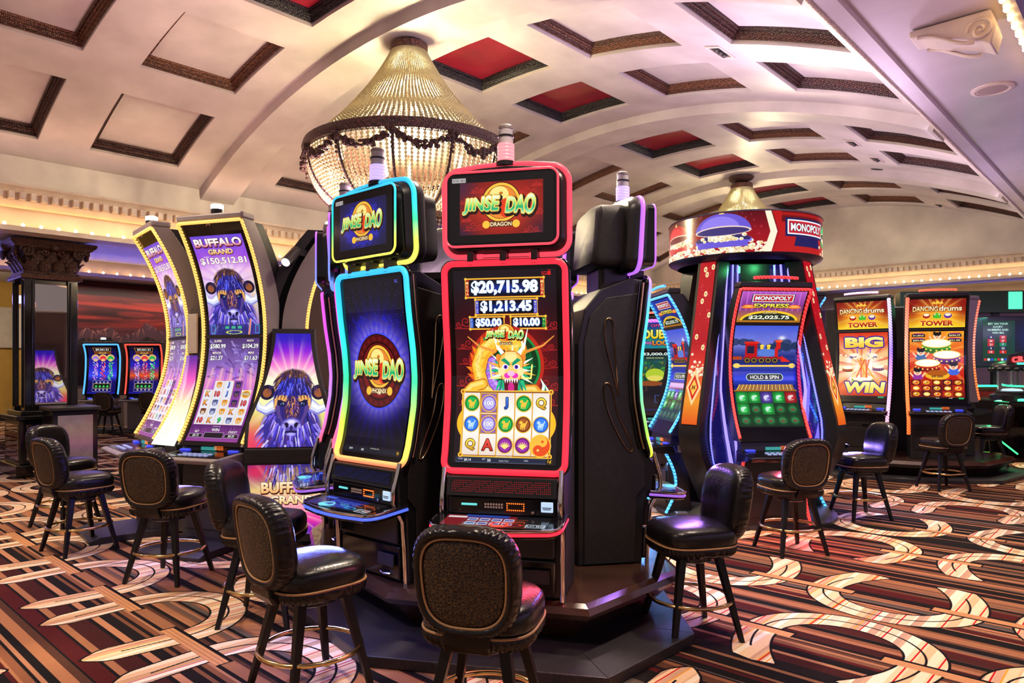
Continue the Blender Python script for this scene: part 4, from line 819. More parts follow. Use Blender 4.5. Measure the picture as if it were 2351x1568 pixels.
# carpet: one repeat of the weave (9 m along u, 1.12 m along v), drawn by distance to the band's centre line
def carpet():
    Wd, H = 3600, 448; PU, PV = 9.0, 1.12
    U = (np.arange(Wd)+.5)/Wd*PU; V = (np.arange(H)+.5)/H*PV
    browns = np.array([(.70, .46, .33), (.64, .42, .29), (.54, .34, .23), (.74, .51, .37), (.07, .055, .06), (.09, .065, .065), (.27, .10, .09), (.36, .22, .16), (.06, .05, .055), (.44, .34, .29), (.32, .08, .08), (.67, .45, .31), (.38, .33, .30), (.06, .05, .055), (.58, .39, .28), (.05, .045, .05), (.09, .06, .06), (.06, .05, .055), (.07, .05, .055)])*.93
    creams = np.array([(.93, .80, .63), (.88, .72, .55), (.96, .86, .72), (.80, .64, .52), (.94, .81, .68), (.95, .90, .80), (.74, .60, .50)])
    q = np.random.RandomState(11); base = np.zeros((Wd, 3)); cr = np.zeros((H, 3)); i = 0
    while i < Wd:
        n = int(q.choice([4, 6, 9, 12, 16, 24, 34], p=[.16, .2, .2, .16, .12, .1, .06])); base[i:i+n] = browns[q.randint(len(browns))]*q.uniform(.88, 1.1); i += n
    i = 0
    while i < H:
        n = int(q.choice([5, 8, 12, 18])); cr[i:i+n] = creams[q.randint(len(creams))]; i += n
    for p in q.randint(0, H-4, 9): cr[p:p+3] = (.75, .06, .10)
    for p in q.randint(0, H-4, 4): cr[p:p+3] = (.92, .62, .2)
    img = np.repeat(base[None], H, 0); crm = np.repeat(cr[:, None], Wd, 1)
    UU, VV = np.meshgrid(U, V)
    black = np.array((.04, .03, .035)); tan = np.array((.78, .55, .37))
    def wrap(d, p): return (d+p/2) % p-p/2
    def band(cu, cv_, sgn, sword):
        t = np.linspace(-1, 1, 81)
        pu = np.zeros(81); pv = np.zeros(81); k = np.abs(t) < .5
        pu[k] = .085+.38*(1-np.cos(np.pi*np.abs(t[k]))); pv[k] = .40*np.sin(np.pi*t[k])
        k = ~k; s = (np.abs(t[k])-.5)*2
        pu[k] = .465+.49*s; pv[k] = np.sign(t[k])*((.40-.05*s) if sword else (.40-.17*s**2))
        hw = np.full(81, .092)
        if sword: hw = np.where(np.abs(t) < .86, .094, .094*np.clip((1-np.abs(t))/.14, 0, 1)**.8)
        best = np.full(UU.shape, 1e9); mid = np.full(UU.shape, 1e9)
        du = wrap(UU-cu, PU)*sgn; dv = wrap(VV-cv_, PV)
        for j in range(80):
            for ov in (-PV, 0, PV):
                ax, ay, bx, by = pu[j], pv[j]+ov, pu[j+1], pv[j+1]+ov
                if max(ay, by) < -PV/2-.13 or min(ay, by) > PV/2+.13: continue
                c0 = np.where((du[0] > min(ax, bx)-.13) & (du[0] < max(ax, bx)+.13))[0]; r0 = np.where((dv[:, 0] > min(ay, by)-.13) & (dv[:, 0] < max(ay, by)+.13))[0]
                if not len(c0) or not len(r0): continue
                ix = np.ix_(r0, c0); x, y = du[ix], dv[ix]; ex, ey = bx-ax, by-ay; L = ex*ex+ey*ey+1e-9
                tt = np.clip(((x-ax)*ex+(y-ay)*ey)/L, 0, 1); d = np.hypot(x-ax-tt*ex, y-ay-tt*ey)
                best[ix] = np.minimum(best[ix], d-(hw[j]+(hw[j+1]-hw[j])*tt)); mid[ix] = np.minimum(mid[ix], d)
        if not sword: best = np.maximum(best, du-.95+.25*np.abs(np.abs(dv)-.25))     # fish-tail ends
        return best, mid, du, dv
    for (cu, off, sword) in ((2.10, .94, 1), (4.35, .17, 0), (6.62, .81, 0), (8.85, .38, 1)):
        for sgn in (-1, 1):
            b, m_, du, dv = band((cu+(.06 if sgn > 0 else 0)) % PU, off % PV, sgn, sword)
            img[b < .012] = black; k = b < 0; img[k] = crm[k]; img[(m_ < .0055) & (b < -.03) & (du < .78)] = black
        for sgn in (-1, 1):   # tan bars that cross the prongs of neighbouring bands
            du = wrap(UU-(cu+sgn*.50), PU); dv = wrap(VV-(off+.56), PV)
            k = (np.abs(du) < .034) & (np.abs(dv) < .335); img[(np.abs(du+.012*sgn) < .043) & (np.abs(dv) < .345)] = black; img[k] = tan*(1+.10*np.sin(UU[k]*260))[:, None]
    c = Cv(4, 4); c.w, c.h, c.a = Wd, H, img[::-1].astype(np.float32); c.a = np.clip(c.a+q.normal(size=c.a.shape[:2]+(1,))*.018, 0, 1)
    m, nt, b = nm('patterned_carpet')
    tc = nt.nodes.new('ShaderNodeTexCoord'); mp = nt.nodes.new('ShaderNodeMapping'); mp.inputs['Scale'].default_value = (1/PU, 1/PV, 1)
    link(nt, tc.outputs['Object'], mp.inputs['Vector'])
    t = nt.nodes.new('ShaderNodeTexImage'); t.image = c.image('carpet'); t.extension = 'REPEAT'; link(nt, mp.outputs['Vector'], t.inputs['Vector'])
    n = nt.nodes.new('ShaderNodeTexNoise'); n.inputs['Scale'].default_value = 260; link(nt, tc.outputs['Object'], n.inputs['Vector'])
    mx = nt.nodes.new('ShaderNodeMix'); mx.data_type = 'RGBA'; mx.blend_type = 'MULTIPLY'; mx.inputs[0].default_value = .22
    link(nt, t.outputs['Color'], mx.inputs[6]); link(nt, n.outputs['Fac'], mx.inputs[7]); link(nt, mx.outputs[2], b.inputs['Base Color'])
    bp = nt.nodes.new('ShaderNodeBump'); bp.inputs['Strength'].default_value = .5; bp.inputs['Distance'].default_value = .004; link(nt, n.outputs['Fac'], bp.inputs['Height']); link(nt, bp.outputs['Normal'], b.inputs['Normal'])
    b.inputs['Roughness'].default_value = .95; b.inputs['Specular IOR Level'].default_value = .15
    return m
M['carpet'] = carpet()
# ------------------------------------------------------------------ the room shell (local x = u along the vault, y = v across it)
def room(o, kind='structure'):
    o.rotation_euler.z = RZ
    if kind: o['kind'] = kind
    return o
VC, VR, VT = 6.08, 9.8, 5.05; VZ = VT-VR
U0, U1, VL, VRT = -3.0, 17.0, 10.45, 1.86
def vp(u, t, dr=0): return (u, VC+(VR+dr)*math.sin(R(t)), VZ+(VR+dr)*math.cos(R(t)))
m = MB(); m.surf([[(-16, -9, 0), (-16, 26, 0)], [(26, -9, 0), (26, 26, 0)]]); room(m.build('floor', M['carpet']))

coff_u = []; k = -1
for b0 in (-2.83, 1.36, 5.55, 9.74, 13.93):
    coff_u += [(b0, b0+1.10), (b0+1.66, b0+2.76)]
coff_t = [(.1+10.3*k-3.52, .1+10.3*k+3.52) for k in (-2, -1, 0, 1, 2)]
us = [U0]
for a_, b_ in coff_u: us += [a_, b_]
us = sorted(set([x for x in us if x >= U0] + [U1])); tL, tR = 26.45, -25.4
ts = [tR]
for a_, b_ in coff_t: ts += [a_, b_]
ts = sorted(set([t for t in ts]+[tL]))
m = MB()
def tseg(a_, b_, n=4): return [a_+(b_-a_)*i/n for i in range(n+1)]
for i in range(len(us)-1):
    for j in range(len(ts)-1):
        hole = any(abs(us[i]-a_) < 1e-6 for a_, b_ in coff_u) and any(abs(ts[j]-a_) < 1e-6 for a_, b_ in coff_t)
        tt = tseg(ts[j], ts[j+1])
        if not hole: m.surf([[vp(us[i], t) for t in tt], [vp(us[i+1], t) for t in tt]])
        else:
            row = [k for k, (a_, b_) in enumerate(coff_t) if abs(ts[j]-a_) < 1e-6][0]
            m.surf([[vp(us[i], t, .14) for t in tt], [vp(us[i+1], t, .14) for t in tt]], None, 1 if row == 2 else 0)
            for u_ in (us[i], us[i+1]): m.surf([[vp(u_, t) for t in tt], [vp(u_, t, .14) for t in tt]])
            for t in (tt[0], tt[-1]): m.surf([[vp(us[i], t), vp(us[i+1], t)], [vp(us[i], t, .14), vp(us[i+1], t, .14)]])
room(m.build('ceiling', [M['plaster'], M['red_panel']], smooth=20, fix=False))
n_ = 0
for (a_, b_) in coff_u:      # carved frame of every coffer
    for row, (t0, t1) in enumerate(coff_t):
        n_ += 1; m = MB(); rings = []
        for ins, dr in ((0.004, .036), (.022, .032), (.027, .058), (.040, .052), (.047, .086), (.064, .080), (.070, .112), (.084, .108), (.087, .138), (0.004, .138)):
            it = math.degrees(ins/VR); loop = []
            loop += [vp(a_+ins, t, dr) for t in tseg(t0+it, t1-it, 6)[:-1]]
            loop += [vp(x, t1-it, dr) for x in tseg(a_+ins, b_-ins, 2)[:-1]]
            loop += [vp(b_-ins, t, dr) for t in tseg(t1-it, t0+it, 6)[:-1]]
            loop += [vp(x, t0+it, dr) for x in tseg(b_-ins, a_+ins, 2)[:-1]]
            rings.append(loop)
        m.loft(rings, True, False)
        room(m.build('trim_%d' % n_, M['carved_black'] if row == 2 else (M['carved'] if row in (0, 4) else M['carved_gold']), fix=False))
for uc in (.64, 4.83, 9.02, 13.21):     # flat ribs across the vault
    n_ += 1; m = MB(); tt = [tR+(tL+.6-tR)*k/44 for k in range(45)]
    m.loft([[vp(uc-.25, t, .0) , vp(uc-.25, t, -.13), vp(uc+.25, t, -.13), vp(uc+.25, t, 0)] for t in tt], True, True)
    room(m.build('trim_%d' % n_, M['plaster'], smooth=40))
# header wall on the left, carried by the columns, and the end header under the vault
zs = vp(0, tL)[2]
m = MB(); m.prism([(VL, zs+.02), (VL, 3.60), (10.56, 3.60), (10.56, 3.14), (11.9, 3.14), (11.9, zs+.9), (VL+.02, zs+.9)], U0, 24, 'x'); room(m.build('wall_left', M['plaster']))
m = MB(); arcp = [(vp(0, t)[1], vp(0, t)[2]) for t in [tR+(tL-tR)*k/40 for k in range(41)]]
m.prism([(11.9, 3.22), (11.9, 5.6), (0, 5.6), (-6, 5.6), (-6, 3.22)], U1+.12, U1+.9, 'x')
m.prism([(p, q+.05) for p, q in arcp]+[(VL+.1, 3.6), (-6, 3.6), (-6, 4.2)], U1, U1+.12, 'x'); room(m.build('wall_far', M['plaster']))
def cornice(name, u0, u1, v, zt, zb, side, d=.05):
    """moulded cornice with a dentil row; side -1 faces lower v (left wall), the end wall version swaps axes"""
    prof = [(0, zt), (-.16, zt), (-.17, zt-.03), (-.13, zt-.05), (-.09, zt-.09), (-.09, zt-.19), (-.08, zt-.21), (-.05, zt-.25), (0, zt-.27)]
    m = MB()
    if side == 'L': m.prism([(v+a_, z) for a_, z in prof], u0, u1, 'x')
    else: m.prism([(v+a_, z) for a_, z in prof], u0, u1, 'y')
    x = u0+.03
    while x < u1-.06:
        if side == 'L': m.box(x, x+.06, v-.165, v-.10, zt-.185, zt-.095)
        else: m.box(v-.165, v-.10, x, x+.06, zt-.185, zt-.095)
        x += .115
    return room(m.build(name, M['plaster2']))
n_ += 1; cornice('trim_%d' % n_, U0, U1-.02, VL, 3.66, 3.4, 'L')
n_ += 1; cornice('trim_%d' % n_, -6, VL-.02, U1, 3.66, 3.4, 'E')
n_ += 1; m = MB(); m.box(U0, U1-.05, 10.30, 10.62, 3.09, 3.15); room(m.build('trim_%d' % n_, M['plaster2']))
n_ += 1; m = MB(); m.box(U1-.15, U1+.17, -6, 10.3, 3.16, 3.22); room(m.build('trim_%d' % n_, M['plaster2']))
def bulb_row(label, pts):
    t = thing('marquee_light_string', label, 'string lights')
    for p in pts: MB().ball(p, .021, 8, 5).build('bulb', M['bulb'], t, smooth=180)
    return t
bulb_row('long row of small warm bulbs under the cornice above the mirrored column', [W(1.6+.19*i, 10.33, 3.17) for i in range(74)])
bulb_row('row of small warm bulbs under the far-wall cornice above the drum-themed machines', [W(16.86, 10.2-.17*i, 3.24) for i in range(62)])
# side aisle behind the columns, its second header and the back walls
paint_blue = pm('aisle_ceiling_paint', (.62, .60, .66), .5, 0, .05, 3)
m = MB(); m.box(U0-6, 24, 11.9, 15.0, 3.42, 3.5); m.box(U0-8, 24, 15.0, 23.2, 3.68, 3.76); room(m.build('ceiling_aisle', paint_blue))
n_ += 1; m = MB(); m.prism([(14.9, 3.72), (14.9, 3.18), (14.78, 3.18), (14.78, 3.12), (15.3, 3.12), (15.3, 3.72)], U0-6, 23, 'x'); room(m.build('trim_%d' % n_, M['plaster2']))
bulb_row('far row of small warm bulbs in the side aisle seen right of the mirrored column', [W(2.5+.24*i, 14.80, 3.20) for i in range(40)])
m = MB(); m.box(U0-8, 6.2, 22.8, 23.0, 0, 3.72); room(m.build('wall_back', pm('ochre_wall', (.58, .33, .06), .6, 0, .1, 4)))
n_ += 1; m = MB(); m.box(U0-8, 6.2, 22.70, 22.8, 1.93, 2.02); m.box(U0-8, 6.2, 22.74, 22.8, 2.02, 3.0); room(m.build('trim_%d' % n_, M['plaster2']))
n_ += 1; m = MB(); m.box(U0-8, 6.2, 22.76, 22.8, 0, .16); room(m.build('trim_%d' % n_, M['black']))
m = MB(); m.box(4.9, 24, 18.4, 18.6, 0, 3.72); room(m.build('wall_mural', pm('taupe_wall', (.38, .31, .28), .6, 0, .1, 4)))
n_ += 1; m = MB(); m.prism([(18.4, 3.68), (18.22, 3.68), (18.25, 3.60), (18.33, 3.56), (18.34, 3.42), (18.4, 3.42)], 4.9, 24, 'x'); room(m.build('trim_%d' % n_, pm('grey_moulding', (.33, .28, .30), .5)))
rail = thing('handrail', 'short metal handrail on the yellow wall left of the mirrored column', 'handrail', (0, 0, 0), RZ)
MB().tube([(2.0, 22.62, 1.02), (4.3, 22.62, 1.02)], .03).build('bar', M['brass'], rail, smooth=60)
for x in (2.3, 4.1): MB().box(x, x+.1, 22.60, 22.745, .93, 1.0).build('bracket', M['brass'], rail)
mural = MB().surf([[(5.0, 18.385, 1.0), (11.0, 18.385, 1.0)], [(5.0, 18.385, 3.42), (11.0, 18.385, 3.42)]], [[(0, 0), (1, 0)], [(0, 1), (1, 1)]])
def mural_mat():
    m, nt, b = nm('sunset_mural'); t = nt.nodes.new('ShaderNodeTexImage'); t.image = art_sunset().image('sunset'); t.extension = 'EXTEND'
    uvn = nt.nodes.new('ShaderNodeUVMap'); uvn.uv_map = 'UVMap'; link(nt, uvn.outputs[0], t.inputs['Vector']); link(nt, t.outputs['Color'], b.inputs['Base Color'])
    b.inputs['Roughness'].default_value = .5; return m
mu = room(mural.build('wall_mural_print', mural_mat(), fix=False), None); tag(mu, 'wide red sunset mountain mural on the wall behind the far slot machines', 'mural', None, 'thing')
# region behind the end header
m = MB(); m.box(U1+.9, 25, -8, 19, 3.42, 3.5); room(m.build('ceiling_back', paint_blue))
m = MB(); m.box(24.6, 24.8, -8, 19, 0, 3.44); room(m.build('wall_end', pm('mauve_wall', (.30, .22, .30), .6, 0, .1, 4)))
n_ += 1; m = MB(); m.box(20.6, 21.0, -8, 10.6, 3.08, 3.42); m.box(20.5, 21.0, -8, 10.6, 3.02, 3.09); room(m.build('trim_%d' % n_, M['plaster2']))
bulb_row('distant row of small warm bulbs above the craps table at the far right', [W(20.48, 6.0-.24*i, 3.10) for i in range(40)])
n_ += 1; m = MB(); m.box(U1+.2, U1+1.0, 9.6, 10.4, 0, 3.2); room(m.build('trim_%d' % n_, M['black']))
# big soffit on the right, its beaded edge and scroll brackets
sof = pm('soffit_plaster', (.60, .54, .56), .30, 0, .08, 2, .1, 90)
m = MB(); m.prism([(1.86, 3.95), (1.70, 3.95), (1.69, 3.985), (.88, 3.985), (.88, 3.93), (.80, 3.93), (.80, 4.6), (1.86, 4.6)], U0, U1, 'x'); room(m.build('ceiling_soffit', sof))
m = MB(); m.box(U0, 26, -6, .80, 4.3, 4.4); room(m.build('ceiling_right', pm('dark_ceiling', (.12, .08, .2), .6)))
n_ += 1; m = MB(); x = 2.0
while x < 16.9: m.ball((x, 1.845, 3.945), .017, 6, 4); x += .042
room(m.build('trim_%d' % n_, M['plaster2'], smooth=180))
bulb_row('short row of glowing bulbs along the soffit edge at the upper right corner', [W(4.6+.17*i, .86, 3.915) for i in range(18)])
def corbel(u):
    t = thing('scroll_bracket', 'carved cream scroll bracket under the soffit in the upper right corner', 'bracket', W(u, 1.06, 3.975), RZ)
    p = [(-.10, 0), (.42, 0), (.42, -.05), (.36, -.06)]+[(.36-.40*k/12, -.06-.15*math.sin(k/12*math.pi/2)**2-.02*math.sin(k/12*math.pi*2)) for k in range(1, 13)]+[(-.10, -.25), (-.13, -.12)]
    MB().prism(p, -.14, .14, 'x').build('body', M['plaster2'], t, bevel=.012)
    for sx in (-.145, .145):
        MB().tube([(sx, -.04+.09*(1-k/22)*math.cos(k*.55), -.13+.09*(1-k/22)*math.sin(k*.55)) for k in range(22)], .011, 6).build('scroll', M['plaster2'], t, smooth=60)
        MB().tube([(sx, .36-.36*k/12, -.07-.14*math.sin(k/12*math.pi/2)**2) for k in range(13)], .016, 6).build('leaf_edge', M['plaster2'], t, smooth=60)
    return t
corbel(6.15)
t = thing('ceiling_speaker', 'round flush ceiling speaker in the lilac soffit at upper right', 'speaker', W(7.79, 1.23, 3.98), 0)
MB().lathe([(.17, .004), (.17, -.008), (.14, -.014), (.135, -.008)], 32).build('rim', M['plaster2'], t, smooth=40)
MB().lathe([(.134, -.006), (.1, -.010), (.001, -.012)], 32).build('grille', pm('grille_cloth', (.42, .33, .30), .7, 0, .1, 90), t, smooth=60)
# square recessed lights beside the coffers, and round ceiling fittings
def vnormal(t): return Vector((0, -math.sin(R(t)), -math.cos(R(t))))
labels = ['square recessed light beside the nearest white coffers right of the large chandelier', 'square recessed light in the vault above the board-game kiosk, nearest of the distant three',
          'square recessed light in the vault, middle of the distant three', 'square recessed light in the vault, farthest one near the end wall']
for lab, (u, t_) in zip(labels, ((6.88, -15.6), (11.0, -15.6), (12.1, -15.6), (16.5, -15.2))):
    o = thing('recessed_light', lab, 'ceiling light', W(*vp(u, t_, -.002)), RZ, 'square recessed vault lights'); o.rotation_euler = (R(-t_), 0, RZ)
    o.rotation_euler = (Matrix.Rotation(RZ, 3, 'Z') @ Matrix.Rotation(R(-t_), 3, 'X')).to_euler()
    MB().loft([[(x*s, y*s, z) for x, y in ((-.19, -.08), (.19, -.08), (.19, .08), (-.19, .08))] for s, z in ((1, 0), (1, -.015), (.84, -.015), (.8, .0))], True, False).build('frame', M['plaster2'], o)
    MB().box(-.155, .155, -.065, .065, -.004, .0).build('well', M['black_gloss'], o)
    for x in (-.09, 0, .09): MB().ball((x, 0, -.004), .030, 10, 6).build('lamp', M['dark_grey'], o, smooth=180)
def downlight(loc, lab, r=.09):
    o = thing('downlight', lab, 'ceiling light', loc)
    MB().lathe([(r*1.2, 0), (r*1.2, -.012), (r, -.016), (r*.95, -.004)], 20).build('rim', M['plaster2'], o, smooth=40)
    MB().lathe([(r*.95, -.006), (.001, -.008)], 20).build('lens', M['white_lamp'], o)
downlight(W(4.06, 13.1, 3.415), 'bright round downlight in the blue aisle ceiling just right of the column capital')
downlight(W(1.2, 13.6, 3.415), 'round downlight at the far left edge, upper of two')
downlight(W(2.2, 16.2, 3.675), 'round downlight at the far left edge, lower of two')
downlight(W(19.2, 5.15, 3.415), 'round downlight under the far wall beside the left drum-themed machine')
downlight(W(19.2, .9, 3.415), 'round downlight in the blue ceiling near the right edge', .12)
o = thing('ceiling_speaker', 'small dark round speaker in the vault near the far recessed lights', 'speaker', W(*vp(13.1, -14.2, -.003)), 0)
o.rotation_euler = (Matrix.Rotation(RZ, 3, 'Z') @ Matrix.Rotation(R(14.2), 3, 'X')).to_euler()
MB().lathe([(.17, 0), (.17, -.012), (.14, -.02)], 24).build('rim', M['black'], o, smooth=40)
MB().lathe([(.14, -.016), (.001, -.018)], 24).build('grille', M['black_matte'], o)

# ------------------------------------------------------------------ mirrored column with carved capital
col = thing('column', 'dark wood column with mirrored panels and a carved leafy capital', 'column', W(2.85, 11.36, 0), RZ)
dk = M['black_gloss']
MB().frustum([(-.43, -.43), (.43, -.43), (.43, .43), (-.43, .43)], [(-.43, -.43), (.43, -.43), (.43, .43), (-.43, .43)], 0, .16).build('base_block', dk, col, bevel=.01)
m = MB(); m.box(-.38, .38, -.38, .38, .16, .74); m.box(-.42, .42, -.42, .42, .74, .80); m.box(-.36, .36, -.36, .36, .80, .86); m.build('pedestal', dk, col, bevel=.012)
for (x, y, rz) in ((0, -.383, 0), (-.383, 0, -90)):
    o = MB().box(-.3, .3, -.003, .003, .22, .68).build('pedestal_panel', M['mirror'], col, bevel=.002); o.location = (x, y, 0); o.rotation_euler.z = R(rz)
MB().box(-.27, .27, -.27, .27, .86, 2.62).build('shaft', dk, col)
for sx in (-1, 1):
    for sy in (-1, 1):
        m = MB(); m.box(sx*.25-.06, sx*.25+.06, sy*.25-.06, sy*.25+.06, .86, 2.62); m.tube([(sx*.315, sy*.22, .9), (sx*.315, sy*.22, 2.58)], .012); m.tube([(sx*.22, sy*.315, .9), (sx*.22, sy*.315, 2.58)], .012); m.build('corner_post', dk, col, bevel=.012)
for (x, y, rz) in ((0, -.285, 0), (-.285, 0, -90), (.285, 0, 90), (0, .285, 180)):
    o = MB().box(-.19, .19, -.004, .004, .92, 2.54).build('mirror_panel', M['mirror'], col, bevel=.003); o.location = (x, y, 0); o.rotation_euler.z = R(rz)
    for xx in (-.2, .2):
        f = MB().box(xx-.012, xx+.012, -.012, .012, .9, 2.56).build('bead_moulding', M['carved'], col); f.location = (x, y, 0); f.rotation_euler.z = R(rz)
m = MB(); m.box(-.36, .36, -.36, .36, 2.60, 2.66); m.box(-.33, .33, -.33, .33, 2.66, 2.70); m.build('neck', M['carved'], col, bevel=.012)
cap = MB()
for s0, s1, z0, z1 in ((.28, .30, 2.70, 2.95), (.30, .42, 2.95, 3.0), (.44, .50, 3.0, 3.06), (.50, .50, 3.06, 3.10)):
    cap.frustum([(-s0, -s0), (s0, -s0), (s0, s0), (-s0, s0)], [(-s1, -s1), (s1, -s1), (s1, s1), (-s1, s1)], z0, z1)
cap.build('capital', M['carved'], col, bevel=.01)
for q in range(4):
    a = R(90*q); rot = Matrix.Rotation(a, 3, 'Z')
    def Q(x, y, z): v = rot @ Vector((x, y, z)); return (v.x, v.y, v.z)
    lf = MB()
    for x in (-.24, -.08, .08, .24):
        for z0, hh in ((2.70, .16), (2.80, .17)):
            xx = x+(.08 if z0 > 2.75 else 0)
            if abs(xx) > .26: continue
            lf.loft([[Q(xx+w_*math.cos(R(b)), -.29-off-th_*max(0, math.sin(R(b))), z0+hh*tt) for b in range(0, 360, 45)] for tt, w_, off, th_ in ((0, .05, 0, .02), (.4, .075, .02, .035), (.75, .06, .05, .04), (.95, .04, .09, .03), (.86, .015, .11, .015))])
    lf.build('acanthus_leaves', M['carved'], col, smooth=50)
    vo = MB()
    for sx in (-1, 1):
        vo.tube([Q(sx*(.30+.085*(1-k/20)*math.cos(k*.62)), -.42, 2.955+.085*(1-k/20)*math.sin(k*.62)) for k in range(20)], .022, 7)
        vo.tube([Q(sx*(.10+.05*(1-k/16)*math.cos(k*.62+2)), -.38, 2.955+.05*(1-k/16)*math.sin(k*.62+2)) for k in range(16)], .016, 6)
        vo.tube([Q(sx*.16, -.32, 2.8), Q(sx*.22, -.36, 2.90), Q(sx*.3, -.42, 3.03)], .024, 6)
    vo.ball(Q(0, -.45, 3.03), .06, 10, 6)
    vo.build('volutes', M['carved'], col, smooth=60)
box = thing('half_height_cabinet', 'black half-height cabinet with glossy panel standing beside the mirrored column', 'cabinet', W(2.92, 10.52, 0), RZ)
MB().box(-.26, .26, -.22, .22, 0, .88).build('body', M['black_gloss'], box, bevel=.01)
MB().box(-.29, .29, -.25, .25, .88, .93).build('top', M['black'], box, bevel=.01)
MB().box(-.2, .2, -.228, -.22, .2, .82).build('panel', pm('glossy_grey_panel', (.3, .25, .3), .12, .4), box, bevel=.004)

# ------------------------------------------------------------------ chandeliers
def chandelier(label, loc, n_str=220, lights=True):
    t = thing('chandelier', label, 'chandelier', loc, 0, 'bead chandeliers')
    MB().lathe([(.24, 0), (.24, -.03), (.20, -.07), (.12, -.09), (.01, -.09)], 32).build('ceiling_canopy', M['carved'], t, smooth=40)
    MB().lathe([(.185, -.12), (.20, -.13), (.20, -.20), (.185, -.22), (.175, -.2), (.175, -.13)], 36).build('crown_band', M['carved_gold'], t, smooth=40)
    for a in (0, 120, 240): MB().tube([(.1*math.cos(R(a)), .1*math.sin(R(a)), -.08), (.18*math.cos(R(a)), .18*math.sin(R(a)), -.15)], .008).build('hanger', M['carved'], t)
    def curve(f):  # falling bead net, slightly hollow like a hanging chain
        return .19+.88*(.62*f+.38*f**2.1), -.2-1.10*f
    oct_ = [(1, 0, 0), (0, 1, 0), (-1, 0, 0), (0, -1, 0), (0, 0, 1), (0, 0, -1)]; of = [(0, 1, 4), (1, 2, 4), (2, 3, 4), (3, 0, 4), (1, 0, 5), (2, 1, 5), (3, 2, 5), (0, 3, 5)]
    m = MB()
    for s in range(n_str):
        a = 2*math.pi*s/n_str; z = 0; f = .0; last = None
        while f < 1:
            r, z = curve(f); b = .0085+.0100*f; an = a+.03*math.sin(f*9)*(s % 2)
            m.add([(r*math.cos(an)+b*x, r*math.sin(an)+b*y, z+b*1.15*q) for x, y, q in oct_], of); f += 1.9*b/1.32
    m.build('bead_curtain', M['beads'], t, smooth=180, kind='stuff', fix=False)
    m = MB()   # swagged bowl below the ring
    for s in range(112):
        a = 2*math.pi*s/112
        for k in range(24):
            f = k/23; ph = f*R(78); r = .42+.64*math.cos(ph)**.9; z = -1.36-.62*math.sin(ph); b = .021-.005*f
            m.add([(r*math.cos(a)+b*x, r*math.sin(a)+b*y, z+b*1.25*q) for x, y, q in oct_], of)
    for s in range(56):
        a = 2*math.pi*s/56
        for k in range(16):
            f = k/15; ph = f*R(86); r = .44*math.cos(ph)+.02; z = -2.02-.42*math.sin(ph); b = .0155
            m.add([(r*math.cos(a)+b*x, r*math.sin(a)+b*y, z+b*1.25*q) for x, y, q in oct_], of)
    m.build('bead_bowl', M['beads'], t, smooth=180, kind='stuff', fix=False)
    MB().lathe([(1.07, -1.25), (1.10, -1.26), (1.115, -1.31), (1.10, -1.36), (1.07, -1.37), (1.055, -1.31)], 72).build('ring', M['carved'], t, smooth=50)
    MB().lathe([(.45, -1.96), (.475, -1.97), (.475, -2.03), (.45, -2.04)], 48).build('lower_ring', M['carved_gold'], t, smooth=50)
    for k in range(12):   # leafy swags and ribs
        a0 = 2*math.pi*k/12; a1 = 2*math.pi*(k+1)/12; g = MB(); rs = random.Random(k)
        for j in range(19):
            f = j/18; a = a0+(a1-a0)*f; z = -1.38-.13*math.sin(math.pi*f)
            for q in range(3): g.ball((1.09*math.cos(a)+rs.uniform(-.02, .02), 1.09*math.sin(a)+rs.uniform(-.02, .02), z+rs.uniform(-.035, .035)), rs.uniform(.020, .036), 5, 3, 0, (1, 1, .8))
        for j in range(5): g.ball((1.1*math.cos(a0), 1.1*math.sin(a0), -1.37-.045*j), .028-.003*j, 6, 4)
        g.build('leafy_swag', M['carved'], t, smooth=70)
        MB().tube([((.43+.655*math.cos(R(f*78/8))**.9)*math.cos(a0), (.43+.655*math.cos(R(f*78/8))**.9)*math.sin(a0), -1.36-.625*math.sin(R(f*78/8))) for f in range(9)], .014, 6).build('rib', M['carved'], t, smooth=60)
    bl = []
    for k in range(10): a = 2*math.pi*k/10+.2; bl.append((.72*math.cos(a), .72*math.sin(a), -1.22-.12*(k % 2)))
    for k in range(8): a = 2*math.pi*k/8; bl.append((.84*math.cos(a), .84*math.sin(a), -1.52))
    for k in range(5): a = 2*math.pi*k/5; bl.append((.34*math.cos(a), .34*math.sin(a), -.92))
    for k in range(3): a = 2*math.pi*k/3+.5; bl.append((.1*math.cos(a), .1*math.sin(a), -.5))
    for p in bl:
        m = MB(); m.ball(p, .026, 8, 6, 0, (1, 1, 1.3)); m.build('bulb', M['bulb_clear'], t, smooth=180)
    MB().tube([(0, 0, -.05), (0, 0, -2.1)], .02).build('stem', M['carved_gold'], t)
    L = Vector(loc)
    for z, p in ((-.42, 60), (-.85, 180), (-1.15, 300), (-1.5, 460), (-1.82, 400)): point('chandelier_light', L+Vector((.03, 0, z)), p*(1 if lights else .45), (1, .84, .50), .10)
    return t
chandelier('large crystal bead chandelier with dark leafy ring hanging over the central machines', W(4.9, 6.05, 5.02))
chandelier('distant smaller-looking bead chandelier whose top shows above the round kiosk sign', W(12.95, 6.05, 5.02), 220, False)
